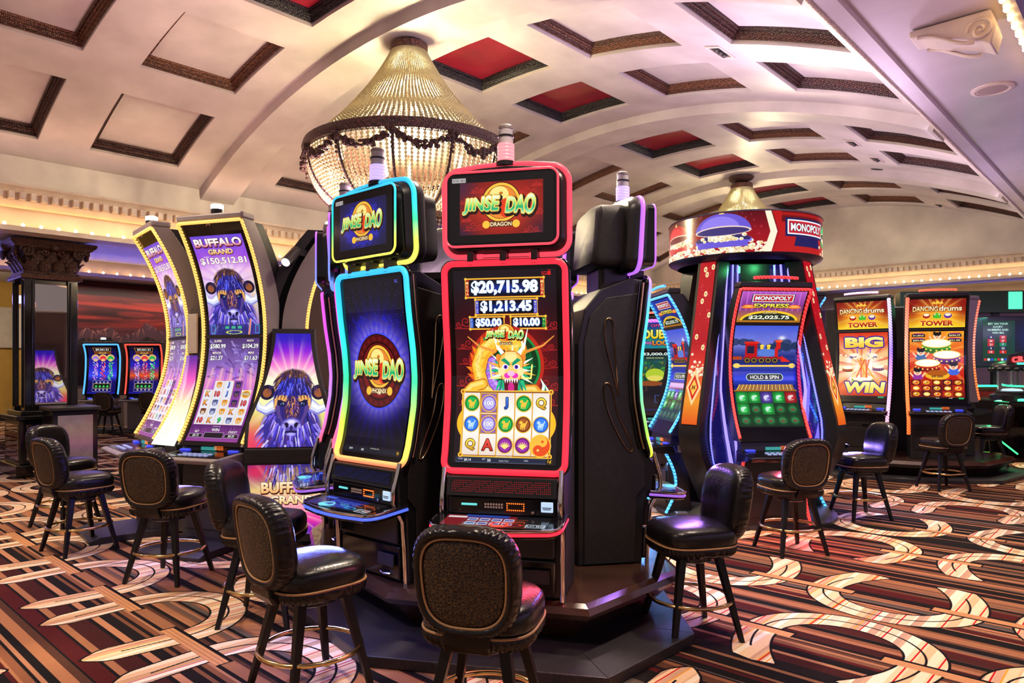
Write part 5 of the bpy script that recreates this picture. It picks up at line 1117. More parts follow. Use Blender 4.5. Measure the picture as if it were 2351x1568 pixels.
# ------------------------------------------------------------------ slot machines: local x to the player's right, -y towards the player, z up
def interp(tab):
    zz = [a for a, b in tab]; yy = [b for a, b in tab]
    return lambda z: float(np.interp(z, zz, yy))
def ring3(w, z0, z1, r, yf, off=0, n=6, nz=20, arch=0):
    pts = []
    for x, z in rrect(w, z1-z0, r, n, 0, (z0+z1)/2): pts.append((x, z))
    out = []
    for i in range(len(pts)):
        (x0, a), (x1, b) = pts[i], pts[(i+1) % len(pts)]
        k = max(1, int(max(abs(a-b)/((z1-z0)/nz), abs(x1-x0)/(w/6))))
        for j in range(k):
            x = x0+(x1-x0)*j/k; z = a+(b-a)*j/k; q = arch*(1-(2*x/w)**2)*max(0, (z-z0)/(z1-z0))
            out.append((x, yf(z)+off, z+q))
    return out
def screen(w, z0, z1, yf, off, n=22, w1=None):
    rows, uvs = [], []
    L = [0]; zz = [z0+(z1-z0)*k/n for k in range(n+1)]
    for k in range(n): L.append(L[-1]+math.hypot(zz[k+1]-zz[k], yf(zz[k+1])-yf(zz[k])))
    for k, z in enumerate(zz):
        ww = w if w1 is None else w+(w1-w)*k/n
        rows.append([(-ww/2, yf(z)+off, z), (ww/2, yf(z)+off, z)]); uvs.append([(0, L[k]/L[-1]), (1, L[k]/L[-1])])
    return MB().surf(rows, uvs)
def sweep_panel(w, z0, z1, yf, o0, o1, n=22):   # a plate that follows the curved front
    zz = [z0+(z1-z0)*k/n for k in range(n+1)]
    return MB().prism([(yf(z)+o0, z) for z in zz]+[(yf(z)+o1, z) for z in zz[::-1]], -w/2, w/2, 'x')

SCR = {}
def S(key, fn, strength=1.0, *a):
    if key not in SCR: SCR[key] = screen_mat(key, fn(*a), strength)
    return SCR[key]
RED = (1, .02, .055); LILAC = (.55, .25, 1); BLUEV = (.25, .22, 1)
led_red = em('red_led', (1, .03, .06), 1.15)
def dots_art(col):
    c = Cv(420, 56, (.012, .012, .014))
    for i in range(54):
        for j in range(6):
            if (i*7+j*3) % 11: c.ell(8+i*7.6, 8+j*8, 2.3, 2.3, col)
    return c
def signal_lamp(t, z, y, mat_on, x=0, s=1.0):
    m = MB(); m.lathe([(.046*s, 0), (.046*s, .022), (.040*s, .026)], 20, (x, y, z)); m.build('lamp_base', M['black'], t, smooth=40)
    m = MB()
    for k in range(5): m.lathe([(.036*s, .026+.018*k), (.039*s, .030+.018*k), (.039*s, .038+.018*k), (.036*s, .043+.018*k)], 18, (x, y, z))
    m.build('signal_lamp', mat_on, t, smooth=40)
    MB().lathe([(.034*s, .118), (.034*s, .150)], 18, (x, y, z)).build('lamp_lens', M['lens'], t, smooth=40)
    MB().lathe([(.037*s, .150), (.037*s, .158), (.032*s, .160)], 18, (x, y, z)).build('lamp_band', M['black'], t, smooth=40)
    MB().lathe([(.032*s, .160), (.032*s, .190)], 18, (x, y, z)).build('lamp_lens', M['lens'], t, smooth=40)
    MB().lathe([(.034*s, .190), (.034*s, .204), (.025*s, .212), (.001, .214)], 18, (x, y, z)).build('lamp_cap', M['grey_side'], t, smooth=40)
def star_machine(label, loc, rz, top_art, main_art, led_main, led_top, lamp, dots=(1, .05, .08), deck=True, warm=True, edge=None, group='tall portrait-screen machines on the wooden plinth'):
    t = thing('slot_machine', label, 'slot machine', loc, rz, group)
    yf = interp([(.60, -.02), (.64, -.012), (.75, .022), (.95, .058), (1.1, .066), (1.25, .055), (1.45, .025), (1.69, 0), (2.3, 0)])
    # cabinet
    body = [(.045, 0), (.03, .36), (-.02, .42), (-.03, .60)]+[(yf(z)+.035, z) for z in (.66, .75, .95, 1.1, 1.25, 1.45, 1.68)]+[(.12, 1.69), (.30, 1.62), (.40, 1.50), (.44, 1.30), (.44, 0)]
    MB().prism(body, -.292, .292, 'x').build('cabinet', M['black'], t, bevel=.008)
    for sx in (-1, 1):
        side = [(.10, .01), (.085, .40), (.03, .46), (.03, .58)]+[(yf(z)+.06, z) for z in (.68, .85, 1.1, 1.35, 1.6)]+[(.27, 1.57), (.37, 1.46), (.405, 1.3), (.405, .01)]
        MB().prism(side, sx*.293, sx*.304, 'x').build('side_panel', M['black_matte'], t, bevel=.004)
        for dx, dy, r, mt in ((.312, .022, .012, 'chrome'), (.322, .045, .009, 'bronze'), (.316, .066, .007, 'black_gloss')):
            MB().tube([(sx*dx, yf(z)+dy, z) for z in np.linspace(.68, 1.66, 22)], r, 7).build('edge_trim', M[mt], t, smooth=60)
        low = [(-.02, .655), (-.035, .60), (-.060, .52), (-.065, .45), (-.035, .40), (.0, .34), (.012, .2), (.022, .0)]
        MB().tube([(sx*.300, y-.004, z) for y, z in low], .013, 8).build('lower_trim', M['chrome'], t, smooth=60)
        for loop in ([(.225, 1.43), (.265, 1.46), (.285, 1.40), (.275, 1.28), (.20, 1.02), (.195, .98), (.205, 1.1), (.222, 1.3)],
                     [(.235, 1.05), (.275, 1.08), (.29, 1.03), (.265, .90), (.175, .72), (.12, .655), (.105, .68), (.13, .75), (.21, .9)]):
            MB().tube(smooth_loop([(sx*.306, y, z) for y, z in loop]), .006, 6, True).build('side_ornament', M['bronze'], t, smooth=60)
    # curved main screen with LED surround
    sweep_panel(.60, .645, 1.685, yf, .014, .036).build('main_bezel', M['black_gloss'], t)
    screen(.535, .675, 1.655, yf, .010).build('main_screen', main_art, t, fix=False)
    MB().tube(ring3(.625, .637, 1.69, .05, yf, .004), .0165, 8, True).build('main_led', led_main, t, smooth=70)
    MB().tube(ring3(.655, .628, 1.70, .055, yf, .022), .012, 6, True).build('led_housing', M['black_gloss'], t, smooth=70)
    # speaker grille, bill and ticket panel
    gy = interp([(.44, -.062), (.60, -.030)])
    sweep_panel(.56, .52, .615, interp([(.5, -.055), (.62, -.025)]), -.012, .02, 4).build('speaker_housing', M['black'], t, bevel=.004)
    screen(.52, .535, .605, interp([(.5, -.055), (.62, -.025)]), -.0135, 2).build('speaker_grille', S('dots%d' % int(dots[0]*10), dots_art, .35, dots), t, fix=False)
    MB().box(-.27, .27, -.055, .0, .425, .515).build('bill_panel', M['black_gloss'], t, bevel=.01)
    MB().box(-.20, -.12, -.060, -.054, .475, .485).build('card_reader', em('cyan_glow', (.15, .75, .75), .9), t)
    k_ = MB()
    for i in range(7):
        for j in range(2): k_.box(-.08+i*.014, -.071+i*.014, -.060, -.054, .465+j*.014, .474+j*.014)
    k_.build('keypad', pm('tan_keys', (.55, .42, .34), .4), t)
    k_ = MB()
    for i in range(9):
        for j in (0, 3): k_.ball((.035+i*.0105, -.059, .458+j*.011), .0038, 6, 4)
    for j in (1, 2):
        for i in (0, 8): k_.ball((.035+i*.0105, -.059, .458+j*.011), .0038, 6, 4)
    k_.build('bill_slot_lights', em('orange_led', (1, .17, .02), 1.6), t, smooth=180)
    MB().tube([(.165, -.053, .452), (.165, -.064, .452)], .008, 10).build('lock', M['chrome'], t, smooth=40)
    MB().box(.205, .265, -.064, -.054, .455, .505).build('ticket_printer', em('ticket_glow', (.55, .75, 1), .85), t, bevel=.004)
    k_ = MB(); k_.box(.212, .258, -.0652, -.0642, .476, .480); k_.box(.216, .254, -.0652, -.0642, .468, .472); k_.build('ticket_text', M['black'], t)
    # button deck
    if deck:
        dk = [(-.325, .01), (-.325, -.14)]+[(-.325+.075*(1-math.cos(R(a))), -.14-.10*math.sin(R(a))) for a in range(15, 91, 15)]+[(-.12, -.262), (0, -.268), (.12, -.262)]+[(.325-.075*(1-math.cos(R(a))), -.14-.10*math.sin(R(a))) for a in range(90, 14, -15)]+[(.325, -.14), (.325, .01)]
        def dz(y): return .432+.10*y
        MB().loft([[(x, y, dz(y)-.045) for x, y in dk], [(x, y, dz(y)) for x, y in dk]], True, True).build('button_deck', M['black_gloss'], t, bevel=.008)
        e_ = edge or led_main
        MB().tube([(x, y, dz(y)-.022) for x, y in dk], .0085, 7).build('deck_led', e_, t, smooth=60)
        MB().tube([(x*1.0, y-.003, dz(y)-.002) for x, y in dk], .008, 6).build('deck_chrome', M['chrome'], t, smooth=60)
        MB().surf([[(-.26, -.235, dz(-.235)+.003), (.26, -.235, dz(-.235)+.003)], [(-.26, -.06, dz(-.06)+.003), (.26, -.06, dz(-.06)+.003)]], [[(0, 0), (1, 0)], [(0, 1), (1, 1)]]).build('deck_screen', S('deck%d' % warm, art_deck, .9, warm), t, fix=False)
        MB().lathe([(.046, 0), (.046, .006), (.040, .006), (.040, 0)], 28, (-.1 if not warm else .03, -.205, dz(-.2)+.003)).build('spin_button_ring', em('spin_ring', (.8, .1, .06) if warm else (.2, .7, .9), .8), t, smooth=40)
    # lower doors
    MB().box(-.262, .262, -.012, .03, .215, .37).build('belly_door', M['black'], t, bevel=.008)
    MB().box(-.262, .262, .004, .04, .02, .20).build('drop_door', M['black_gloss'], t, bevel=.008)
    MB().box(.10, .24, -.018, -.011, .09, .16).build('vent_plate', M['black_matte'], t, bevel=.004)
    k_ = MB()
    for i in range(8): k_.box(-.24, -.12, -.0145, -.0118, .235+i*.014, .241+i*.014)
    k_.build('belly_vents', M['black_gloss'], t)
    MB().tube([(.12, -.008, .05), (.16, -.022, .05), (.20, -.008, .05)], .006, 6).build('door_handle', M['chrome'], t)
    # topper
    y0 = interp([(1.7, .028), (2.2, .0)])
    MB().tube(ring3(.655, 1.735, 2.165, .075, y0, .045, 6, 10, .03), .0145, 8, True).build('topper_led', led_top, t, smooth=70)
    rings = []
    for s_, yy in ((.90, .0), (.985, .055), (1.02, .065), (1.02, .10), (.96, .13)):
        rings.append([(x*s_, y+yy, 1.96+(z-1.96)*s_) for x, y, z in ring3(.655, 1.735, 2.165, .075, y0, 0, 6, 10, .03)])
    MB().loft(rings).build('topper_shell', M['black'], t, smooth=45)
    rings = []
    for s_, yy in ((.76, .125), (.78, .15), (.76, .27), (.66, .30)):
        rings.append([(x*s_, y+yy, 1.955+(z-1.96)*s_*1.16) for x, y, z in ring3(.655, 1.745, 2.155, .06, y0, 0, 6, 10, .03)])
    MB().loft(rings).build('topper_back', M['black_matte'], t, smooth=45)
    k_ = MB()
    for i in range(4): k_.box(.10, .20, .228, .2365, 2.07+i*.014, 2.076+i*.014)
    k_.build('topper_vents', em('vent_glow', (.5, .12, .9), .7), t)
    k_ = MB()
    for x in (-.22, -.08, .08, .22):
        for z in (1.80, 2.12): k_.lathe([(.010, 0), (.001, .001)], 8, (x, 0, 0))
    MB().prism([(a, b) for a, b in rrect(.575, .375, .045, 5, 0, 1.955)], y0(1.96)-.055, y0(1.96)+.02, 'y').build('topper_bezel', M['black_gloss'], t, bevel=.006)
    MB().tube([(x, y0(1.96)-.056, z) for x, z in rrect(.572, .372, .045, 5, 0, 1.955)], .0065, 6, True).build('topper_inner_led', led_top, t, smooth=60)
    MB().surf([[(-.265, y0(1.96)-.0575, 1.785), (.265, y0(1.96)-.0575, 1.785)], [(-.265, y0(1.96)-.0575, 2.125), (.265, y0(1.96)-.0575, 2.125)]], [[(0, 0), (1, 0)], [(0, 1), (1, 1)]]).build('topper_screen', top_art, t, fix=False)
    MB().box(-.15, .15, .06, .26, 1.60, 1.80).build('topper_neck', M['black'], t, bevel=.03)
    for x in (-.17, 0, .16): MB().box(x-.016, x+.016, -.01, .07, 1.68, 1.75).build('topper_bracket', M['dark_grey'], t, bevel=.003)
    for x0, x1 in ((-.14, -.02), (.02, .14)): MB().tube([(x0, .05, 1.712), (x1, .05, 1.712)], .010, 7).build('lower_led_bar', led_top, t, smooth=60)
    signal_lamp(t, 2.185, .06, lamp, 0, 1.12)
    return nest(t, {'topper_shell': 'topper_led topper_back topper_vents topper_bezel topper_inner_led topper_screen topper_neck topper_bracket lower_led_bar', 'main_bezel': 'main_screen main_led led_housing', 'bill_panel': 'card_reader keypad bill_slot_lights lock ticket_printer ticket_text', 'button_deck': 'deck_led deck_chrome deck_screen spin_button_ring', 'speaker_housing': 'speaker_grille', 'drop_door': 'vent_plate door_handle', 'belly_door': 'belly_vents', 'signal_lamp': 'lamp_base lamp_lens lamp_band lamp_cap', 'side_panel': 'side_ornament'})
lamp_red = em('lamp_red', (1, .25, .28), 1.4); lamp_lilac = em('lamp_lilac', (.5, .38, 1), 1.3); lamp_off = pm('lamp_off', (.35, .28, .28), .2)
s_top_red = S('dragon_top', art_topper, 1.0, 'DRAGON', False); s_top_blue = S('phoenix_top', art_topper, .95, 'PHOENIX', True)
s_main_red = S('dragon_main', art_red_main, 1.05); s_main_blue = S('phoenix_main', art_blue_main, 1.0)
led_rain = led_ramp('rainbow_led', [(0, (1, .25, .12)), (.06, (1, .75, .12)), (.2, (.55, .95, .08)), (.42, (.05, .85, .35)), (.65, (.03, .75, .8)), (1, (.04, .5, .95))], 1.15, .63, 1.70)
led_rain_top = led_ramp('rainbow_led_top', [(0, (1, .8, .15)), (.25, (.7, .9, .1)), (.5, (.05, .75, .35)), (.75, (.03, .65, .8)), (1, (.04, .5, .9))], 1.1, 1.72, 2.18)
led_cyan_top = led_ramp('violet_cyan_led', [(0, (.75, .9, .05)), (.15, (.3, .9, .1)), (.5, (.05, .75, .65)), (.85, (.1, .5, 1)), (1, (.45, .12, 1))], 1.15, .63, 1.70)
led_pink = led_ramp('pink_violet_led', [(0, (1, .12, .2)), (.3, (.5, .25, 1)), (.7, (.75, .1, .95)), (1, (.95, .1, .75))], 1.15, .63, 1.70)
led_vio = led_ramp('violet_led', [(0, (.15, .35, 1)), (.5, (.3, .2, 1)), (1, (.6, .1, .95))], 1.15, 1.72, 2.18)
led_blue_edge = em('deck_blue_led', (.10, .18, 1), .9); led_vio_edge = em('deck_violet_led', (.4, .15, .85), .8)
PL = .28
star_machine('glossy black slot machine ringed in red light, yellow dragon on its screen', (-.045, 3.60, PL), R(-13), s_top_red, s_main_red, led_red, em('rose_led', (1, .07, .11), 1.1), lamp_red)
star_machine('black slot machine with blue-to-yellow light ring and round emblem on deep blue screen', (-.80, 4.00, PL), R(-42), s_top_blue, s_main_blue, led_rain, led_rain_top, lamp_lilac, (.05, .2, .7), warm=False, edge=led_blue_edge)
star_machine('machine seen edge-on with pink-violet light edge, just left of the blue-screened machine', (-1.18, 4.80, PL), R(-76), s_top_blue, s_main_blue, led_pink, led_vio, lamp_off, (.05, .2, .7), warm=False, edge=led_vio_edge)
star_machine('machine showing only its violet-edged topper, just beyond the pink-edged one', (-1.42, 5.45, PL), R(-80), s_top_blue, s_main_blue, led_pink, led_vio, lamp_off, (.05, .2, .7), deck=False, warm=False, edge=led_vio_edge)
star_machine('black machine turned sideways right of the dragon machine, topper back in view', (.76, 4.55, PL), R(101), s_top_blue, s_main_blue, led_cyan_top, em('violet_tube', (.5, .15, 1), 1.2), lamp_lilac, (.05, .2, .7), warm=False, edge=led_vio_edge)
star_machine('black machine behind the dragon machine, a thin violet topper edge showing at its right', (.42, 5.42, PL), R(92), s_top_blue, s_main_blue, led_cyan_top, em('violet_tube2', (.45, .12, .9), 1.0), lamp_off, (.05, .2, .7), warm=False, edge=led_vio_edge)
star_machine('machine facing away in the gap between the two front machines, violet lamp on top', (-.38, 5.42, PL), R(172), s_top_blue, s_main_blue, led_cyan_top, em('violet_tube3', (.45, .12, .9), 1.0), lamp_lilac, (.05, .2, .7), warm=False, edge=led_vio_edge)
# wooden plinth of the central bank
def offs(poly, d):
    n = len(poly); out = []
    for i in range(n):
        p0, p1, p2 = Vector(poly[i-1]), Vector(poly[i]), Vector(poly[(i+1) % n])
        n1 = Vector(((p1-p0).y, -(p1-p0).x)).normalized(); n2 = Vector(((p2-p1).y, -(p2-p1).x)).normalized()
        b = (n1+n2).normalized(); out.append(tuple(p1+b*(d/max(.3, b.dot(n1)))))
    return out
pod = [(.376, 3.47), (.99, 4.11), (.90, 5.35), (.35, 5.95), (-.9, 6.1), (-1.47, 5.7), (-1.47, 5.2), (-1.26, 4.55), (-.66, 3.74)]
pl = thing('slot_plinth', 'many-sided dark wooden plinth with bullnose ledge carrying the central bank of machines', 'plinth', (0, 0, 0))
m = MB(); m.frustum(offs(pod, -.05), offs(pod, -.05), .245, PL); m.frustum(offs(pod, -.015), offs(pod, -.05), .265, PL-.0005); m.frustum(offs(pod, 0), offs(pod, -.015), .235, .265); m.frustum(offs(pod, -.02), offs(pod, 0), .205, .235); m.build('ledge', M['wood'], pl)
MB().frustum(offs(pod, -.20), offs(pod, -.06), .05, .207).build('plinth_body', M['wood'], pl)
kp = [(.43, 3.20), (.955, 3.74), (.94, 4.75), (.5, 6.1), (-.95, 6.3), (-1.58, 5.72), (-1.62, 5.1), (-1.45, 4.42), (-.72, 3.45)]
n = len(kp); inn = offs(kp, -.45)
for i in range(n):
    a_, b_, c_, d_ = kp[i], kp[(i+1) % n], inn[(i+1) % n], inn[i]
    MB().loft([[(a_[0], a_[1], 0), (b_[0], b_[1], 0), (c_[0], c_[1], 0), (d_[0], d_[1], 0)], [(a_[0], a_[1], .055), (b_[0], b_[1], .055), (c_[0], c_[1], .055), (d_[0], d_[1], .055)]]).build('kick_plate', M['kick'], pl, bevel=.004)

# ------------------------------------------------------------------ deep-curved two-screen cabinets
def curved_machine(label, loc, rz, p, group=None):
    """p: w width, zb/zt ends of the curved face, sag its hollow, seams, screens, led..., deck height, depth"""
    t = thing('slot_machine', label, 'slot machine', loc, rz, group)
    w, zb, zt, sag = p['w'], p['zb'], p['zt'], p['sag']; zm = p.get('zm', (zb+zt)/2); th = p.get('th', .26)
    def yf(z):
        q = (z-zm)/((zt-zm) if z > zm else (zm-zb)); return sag*(1-min(1.3, abs(q))**2)
    zz = np.linspace(zb, zt, 26)
    d_top = p.get('d_top', .18)
    def yb(z): return yf(z)+th+(d_top-th)*max(0, (z-zm)/(zt-zm))**2
    poly = [(yf(z)+.03, z) for z in zz]+[(yb(z), z) for z in zz[::-1]]
    MB().prism(poly, -w/2+.03, w/2-.03, 'x').build('cabinet', M['black'], t)
    side_m = p.get('side', M['grey_side'])
    for sx in (-1, 1):
        pp = [(yf(z)+.012, z) for z in zz]+[(yf(z)+.012+(yb(z)-yf(z))*.72, z) for z in zz[::-1]]
        MB().prism(pp, sx*(w/2-.028), sx*(w/2), 'x').build('side_panel', side_m, t, bevel=.004)
        if p.get('wing'):
            pp = [(yf(z)+(yb(z)-yf(z))*.7, z) for z in zz]+[(yb(z)+.10, z) for z in zz[::-1]]
            MB().prism(pp, sx*(w/2-.05), sx*(w/2-.03), 'x').build('rear_shell', M['black_matte'], t)
    MB().box(-w/2, w/2, yf(zt)+.0, yb(zt)-.03, zt, zt+.055).build('head_cap', side_m, t, bevel=.015)
    sweep_panel(w-.05, zb, zt, yf, .010, .03).build('front_glass', M['black_gloss'], t)
    for i, (a, b, ww, mat_) in enumerate(p['screens']):
        screen(ww, a, b, yf, .006).build('screen', mat_, t, fix=False)
    for z in p.get('seams', []): sweep_panel(w-.04, z-.014, z+.014, yf, .002, .02, 2).build('screen_divider', M['black_matte'], t)
    r = p.get('led_r', .014)
    lx = w/2-.012
    if 'led_path' in p: path = p['led_path'](yf, lx)
    else: path = [(-lx, yf(z), z) for z in np.linspace(zb+.03, zt-.015, 22)]+[(x, yf(zt-.01)-.004, zt-.012) for x in np.linspace(-lx+.02, lx-.02, 8)]+[(lx, yf(z), z) for z in np.linspace(zt-.015, zb+.03, 22)]
    for k, pth in enumerate(path if isinstance(path[0], list) else [path]): MB().tube(pth, r, 8).build('led_edge', p['leds'][k] if 'leds' in p else p['led'], t, smooth=70)
    # sign bar on top
    if p.get('cap_led'): MB().tube([(x, yf(zt)+.03-.02*math.cos(x*4), zt+.075+.02*(1-(2*x/w)**2)) for x in np.linspace(-w*.3, w*.3, 10)], .014, 8).build('top_led', p['cap_led'], t, smooth=70)
    # button deck and stand
    zd = p['deck']; yd = p.get('deck_y', .33); y_in = yf(zb)+.05
    dp = [(y_in+.05, zd), (-yd+.02, zd-.03), (-yd, zd-.045), (-yd+.02, zd-.075), (y_in+.05, zd-.10)]
    MB().prism(dp, -w/2+.005, w/2-.005, 'x').build('button_deck', p.get('deck_m', M['grey_side']), t, bevel=.01)
    MB().prism([(y_in+.04, zd+.004), (-yd+.05, zd-.021), (-yd+.05, zd-.028), (y_in+.04, zd-.01)], -w/2+.05, w/2-.05, 'x').build('deck_glass', M['black_gloss'], t)
    k_ = MB()
    for i in range(6):
        for j in range(2): k_.box(-.15+i*.05, -.117+i*.05, -yd+.09+j*.05, -yd+.115+j*.05, zd-.02+j*.005, zd-.010+j*.005)
    k_.build('play_buttons', em('deck_buttons', p.get('btn', (.35, .4, .75)), .7), t, bevel=.004)
    MB().box(-.09, .05, y_in-.03, y_in-.01, zd+.004, zd+.03).build('card_reader', em('teal_reader', (.05, .4, .38), .6), t)
    k_ = MB()
    for i in range(7):
        for j in range(3): k_.ball((.05+i*.013, y_in-.03, zd+.012+j*.012), .0042, 5, 3)
    k_.build('bill_slot_lights', em('amber_led', (1, .17, .02), 1.5), t, smooth=180)
    for sx in (-1, 1): MB().box(sx*.24-.045, sx*.24+.045, y_in-.06, y_in-.02, zd-.004, zd+.012).build('glow_button', em('blue_button', (.06, .08, 1), .9), t, bevel=.008)
    MB().prism([(y_in-.02, zd-.01), (y_in+.005, zb+.02), (y_in+.06, zb+.02), (y_in+.08, zd-.01)], -w/2+.03, w/2-.03, 'x').build('bill_panel', M['black'], t)
    st = p.get('stand_m', M['dark_grey']); sy = p.get('stand_y', .02)
    MB().prism([(sy, 0), (sy, zd-.2), (y_in-.02, zd-.08), (yf(zb)+th, zd-.08), (yf(zb)+th+.06, 0)], -w/2+.05, w/2-.05, 'x').build('stand', st, t, bevel=.008)
    MB().box(-w/2+.09, w/2-.09, sy-.012, sy+.01, .12, zd-.26).build('stand_door', st, t, bevel=.006)
    MB().box(.02, .12, sy-.02, sy-.008, zd-.24, zd-.215).build('socket_plate', M['black_gloss'], t)
    if p.get('stand_led'): MB().tube([(-w/2+.03, sy-.03+.10*math.sin(k*.32), .04+(zd-.12)*k/10) for k in range(11)], .014, 8).build('stand_led', p['stand_led'], t, smooth=70); MB().tube([(w/2-.03, sy-.03+.10*math.sin(k*.32), .04+(zd-.12)*k/10) for k in range(11)], .014, 8).build('stand_led', p['stand_led'], t, smooth=70)
    if p.get('base', True): MB().prism([(-.45, 0), (-.45, .03), (-.38, .055), (yf(zb)+th+.1, .055), (yf(zb)+th+.1, 0)], -w/2+.01, w/2-.01, 'x').build('foot_plate', M['kick'], t, bevel=.004)
    if p.get('lamp'):
        MB().lathe([(.05, 0), (.05, .05)], 16, (.02, yf(zt)+.08, zt+.05)).build('lamp_base', M['black'], t, smooth=40)
        MB().lathe([(.05, .05), (.05, .085), (.04, .09), (.001, .09)], 16, (.02, yf(zt)+.08, zt+.05)).build('signal_lamp', p['lamp'], t, smooth=40)
    return nest(t, {'front_glass': 'screen screen_divider led_edge', 'button_deck': 'deck_glass play_buttons glow_button', 'bill_panel': 'card_reader bill_slot_lights', 'stand': 'stand_door socket_plate stand_led', 'signal_lamp': 'lamp_base', 'head_cap': 'top_led'})
s_bu = S('bison_upper', art_bison_upper, 1.0); s_bl = S('bison_lower', art_bison_lower, 1.0)
gold_led = led_ramp('gold_rope_led', [(0, (1, .50, .10)), (1, (1, .56, .12))], 1.25, 0, 3, 260)
white_led = em('white_tube', (.85, .8, 1), 3)
green_led = led_ramp('green_side_led', [(0, (.9, 1, .7)), (.35, (.3, .7, .2)), (.6, (.02, .35, .06)), (1, (.02, .4, .08))], 1.6, .8, 2.6)
BP = dict(w=.66, zb=.80, zt=2.63, sag=.30, th=.27, d_top=.19, wing=True, deck=.76, deck_y=.26, seams=[1.70], led=gold_led,
          screens=[(1.715, 2.52, .52, s_bu), (.835, 1.685, .52, s_bl)], lamp=M['white_lamp'])
def badge(t):
    MB().tube([(-.02, .0, 2.585), (0, .0, 2.60), (.02, .0, 2.585)], .004, 6).build('maker_badge', M['bronze'], t)
B1 = (-2.46, 5.80, 0); 
b1 = curved_machine('tall curved machine with gold rope lights and a bison head on screen, facing us', B1, R(-19), BP, 'curved bison machines around the pod'); badge(b1)
b2 = copy_thing(b1, (-3.26, 6.30, 0), R(-50), 'tall curved bison machine turned away to the left with green and white edge light')
o = MB().tube([(-.342, BP['sag']*(1-min(1.3, abs((z-1.715)/.915))**2)+.05, z) for z in np.linspace(.82, 2.6, 24)], .014, 8).build('side_led', green_led, b2, smooth=70)
b0 = copy_thing(b1, (-1.58, 6.58, 0), R(107), 'curved bison machine facing right, its grey flank above the lit bison display')
# bison display panels between the machines, following the curved flanks
def side_display(label, loc, rz, w_top, w_bot):
    t = thing('display_panel', label, 'display panel', loc, rz, 'tall bison displays of the pod')
    def hw(z): f = (1.72-z)/1.60; return (w_top+(w_bot-w_top)*min(1, max(0, f/.45))**1.6)/2 if f < .45 else (w_bot-(f-.45)*.0)/2
    zz = list(np.linspace(.04, 1.76, 26))
    outl = [(hw(z)+.03, z) for z in zz]+[(-hw(z)-.03, z) for z in zz[::-1]]
    def fy(z): return -.26*min(1, max(0, (1.74-z)/.92))**1.5 if w_bot > .7 or w_top < .3 else 0
    MB().loft([[(-hw(z)-.03, fy(z), z), (hw(z)+.03, fy(z), z), (hw(z)+.03, fy(z)+.09, z), (-hw(z)-.03, fy(z)+.09, z)] for z in zz]).build('frame', M['black_matte'], t, smooth=30)
    for nm_, z0, z1, mt in (('upper_screen', .80, 1.72, S('bison_side', art_side_upper, 1.05)), ('lower_screen', .10, .66, S('bison_side_low', art_side_lower, 1.0))):
        rows, uvs = [], []; W_ = w_bot
        for z in np.linspace(z0, z1, 20):
            h = hw(z); rows.append([(-h, fy(z)-.004, z), (h, fy(z)-.004, z)]); uvs.append([(.5-h/W_, (z-z0)/(z1-z0)), (.5+h/W_, (z-z0)/(z1-z0))])
        MB().surf(rows, uvs).build(nm_, mt, t, fix=False)
    MB().box(-w_bot/2-.02, w_bot/2+.02, fy(.7)-.02, fy(.7)+.02, .67, .79).build('divider', M['black_matte'], t, bevel=.01)
    return nest(t, {'frame': 'upper_screen lower_screen'})
side_display('tall lit bison display with red-to-gold rays beside the gold-lit curved machine', (-1.83, 6.0, 0), R(9), .28, .63)
side_display('lit bison display on the far side of the pod, seen in the column mirror', (-3.0, 7.75, 0), R(-118), .34, .74)
t = thing('display_panel', 'narrow glowing white-and-pink panel between the two bison machines', 'display panel', (-2.91, 5.965, 0), R(-30))
MB().prism([(.06, .8), (.20, 1.1), (.28, 1.4), (.305, 1.7), (.305, 1.95), (.36, 1.95), (.36, .05), (.14, .05)], -.07, .09, 'x').build('frame', M['dark_grey'], t)
yy = interp([(.78, .0), (.95, .10), (1.1, .165), (1.3, .235), (1.5, .272), (1.7, .286), (2, .286)])
screen(.31, .79, 1.54, yy, -.006, 22, .17).build('screen', S('glow_panel', art_column_glow, 1.1), t, fix=False)
MB().box(-.05, .07, .27, .285, 1.56, 1.9).build('notice', pm('notice_card', (.5, .42, .34), .5), t)
t = thing('pod_canopy', 'dark tapering back housing of the bison pod lit by a spotlight', 'housing', (-2.42, 7.45, 0), R(-16))
MB().frustum([(-.35, -.42), (.35, -.42), (.35, .4), (-.35, .4)], [(-.62, -.50), (.72, -.50), (.62, .5), (-.62, .5)], 1.2, 2.42).build('housing', pm('brown_shell', (.10, .07, .055), .5, 0, .2, 3), t, bevel=.03)
MB().frustum([(-.42, -.46), (.42, -.46), (.42, .42), (-.42, .42)], [(-.35, -.42), (.35, -.42), (.35, .4), (-.35, .4)], .05, 1.2).build('core', M['black_matte'], t)
sp = thing('spotlight', 'small black spotlight with a bright white face above the bison pod', 'spotlight', (-1.86, 6.0, 2.33), R(-16))
MB().tube([(0, .10, .10), (0, -.06, -.02)], .042, 14).build('head', M['black'], sp, smooth=40)
MB().tube([(0, -.055, -.016), (0, -.066, -.024)], .036, 14).build('lens', em('spot_face', (.9, .95, 1), 3), sp, smooth=40)
MB().box(-.03, .03, .06, .34, .06, .12).build('bracket', M['black'], sp, bevel=.006)

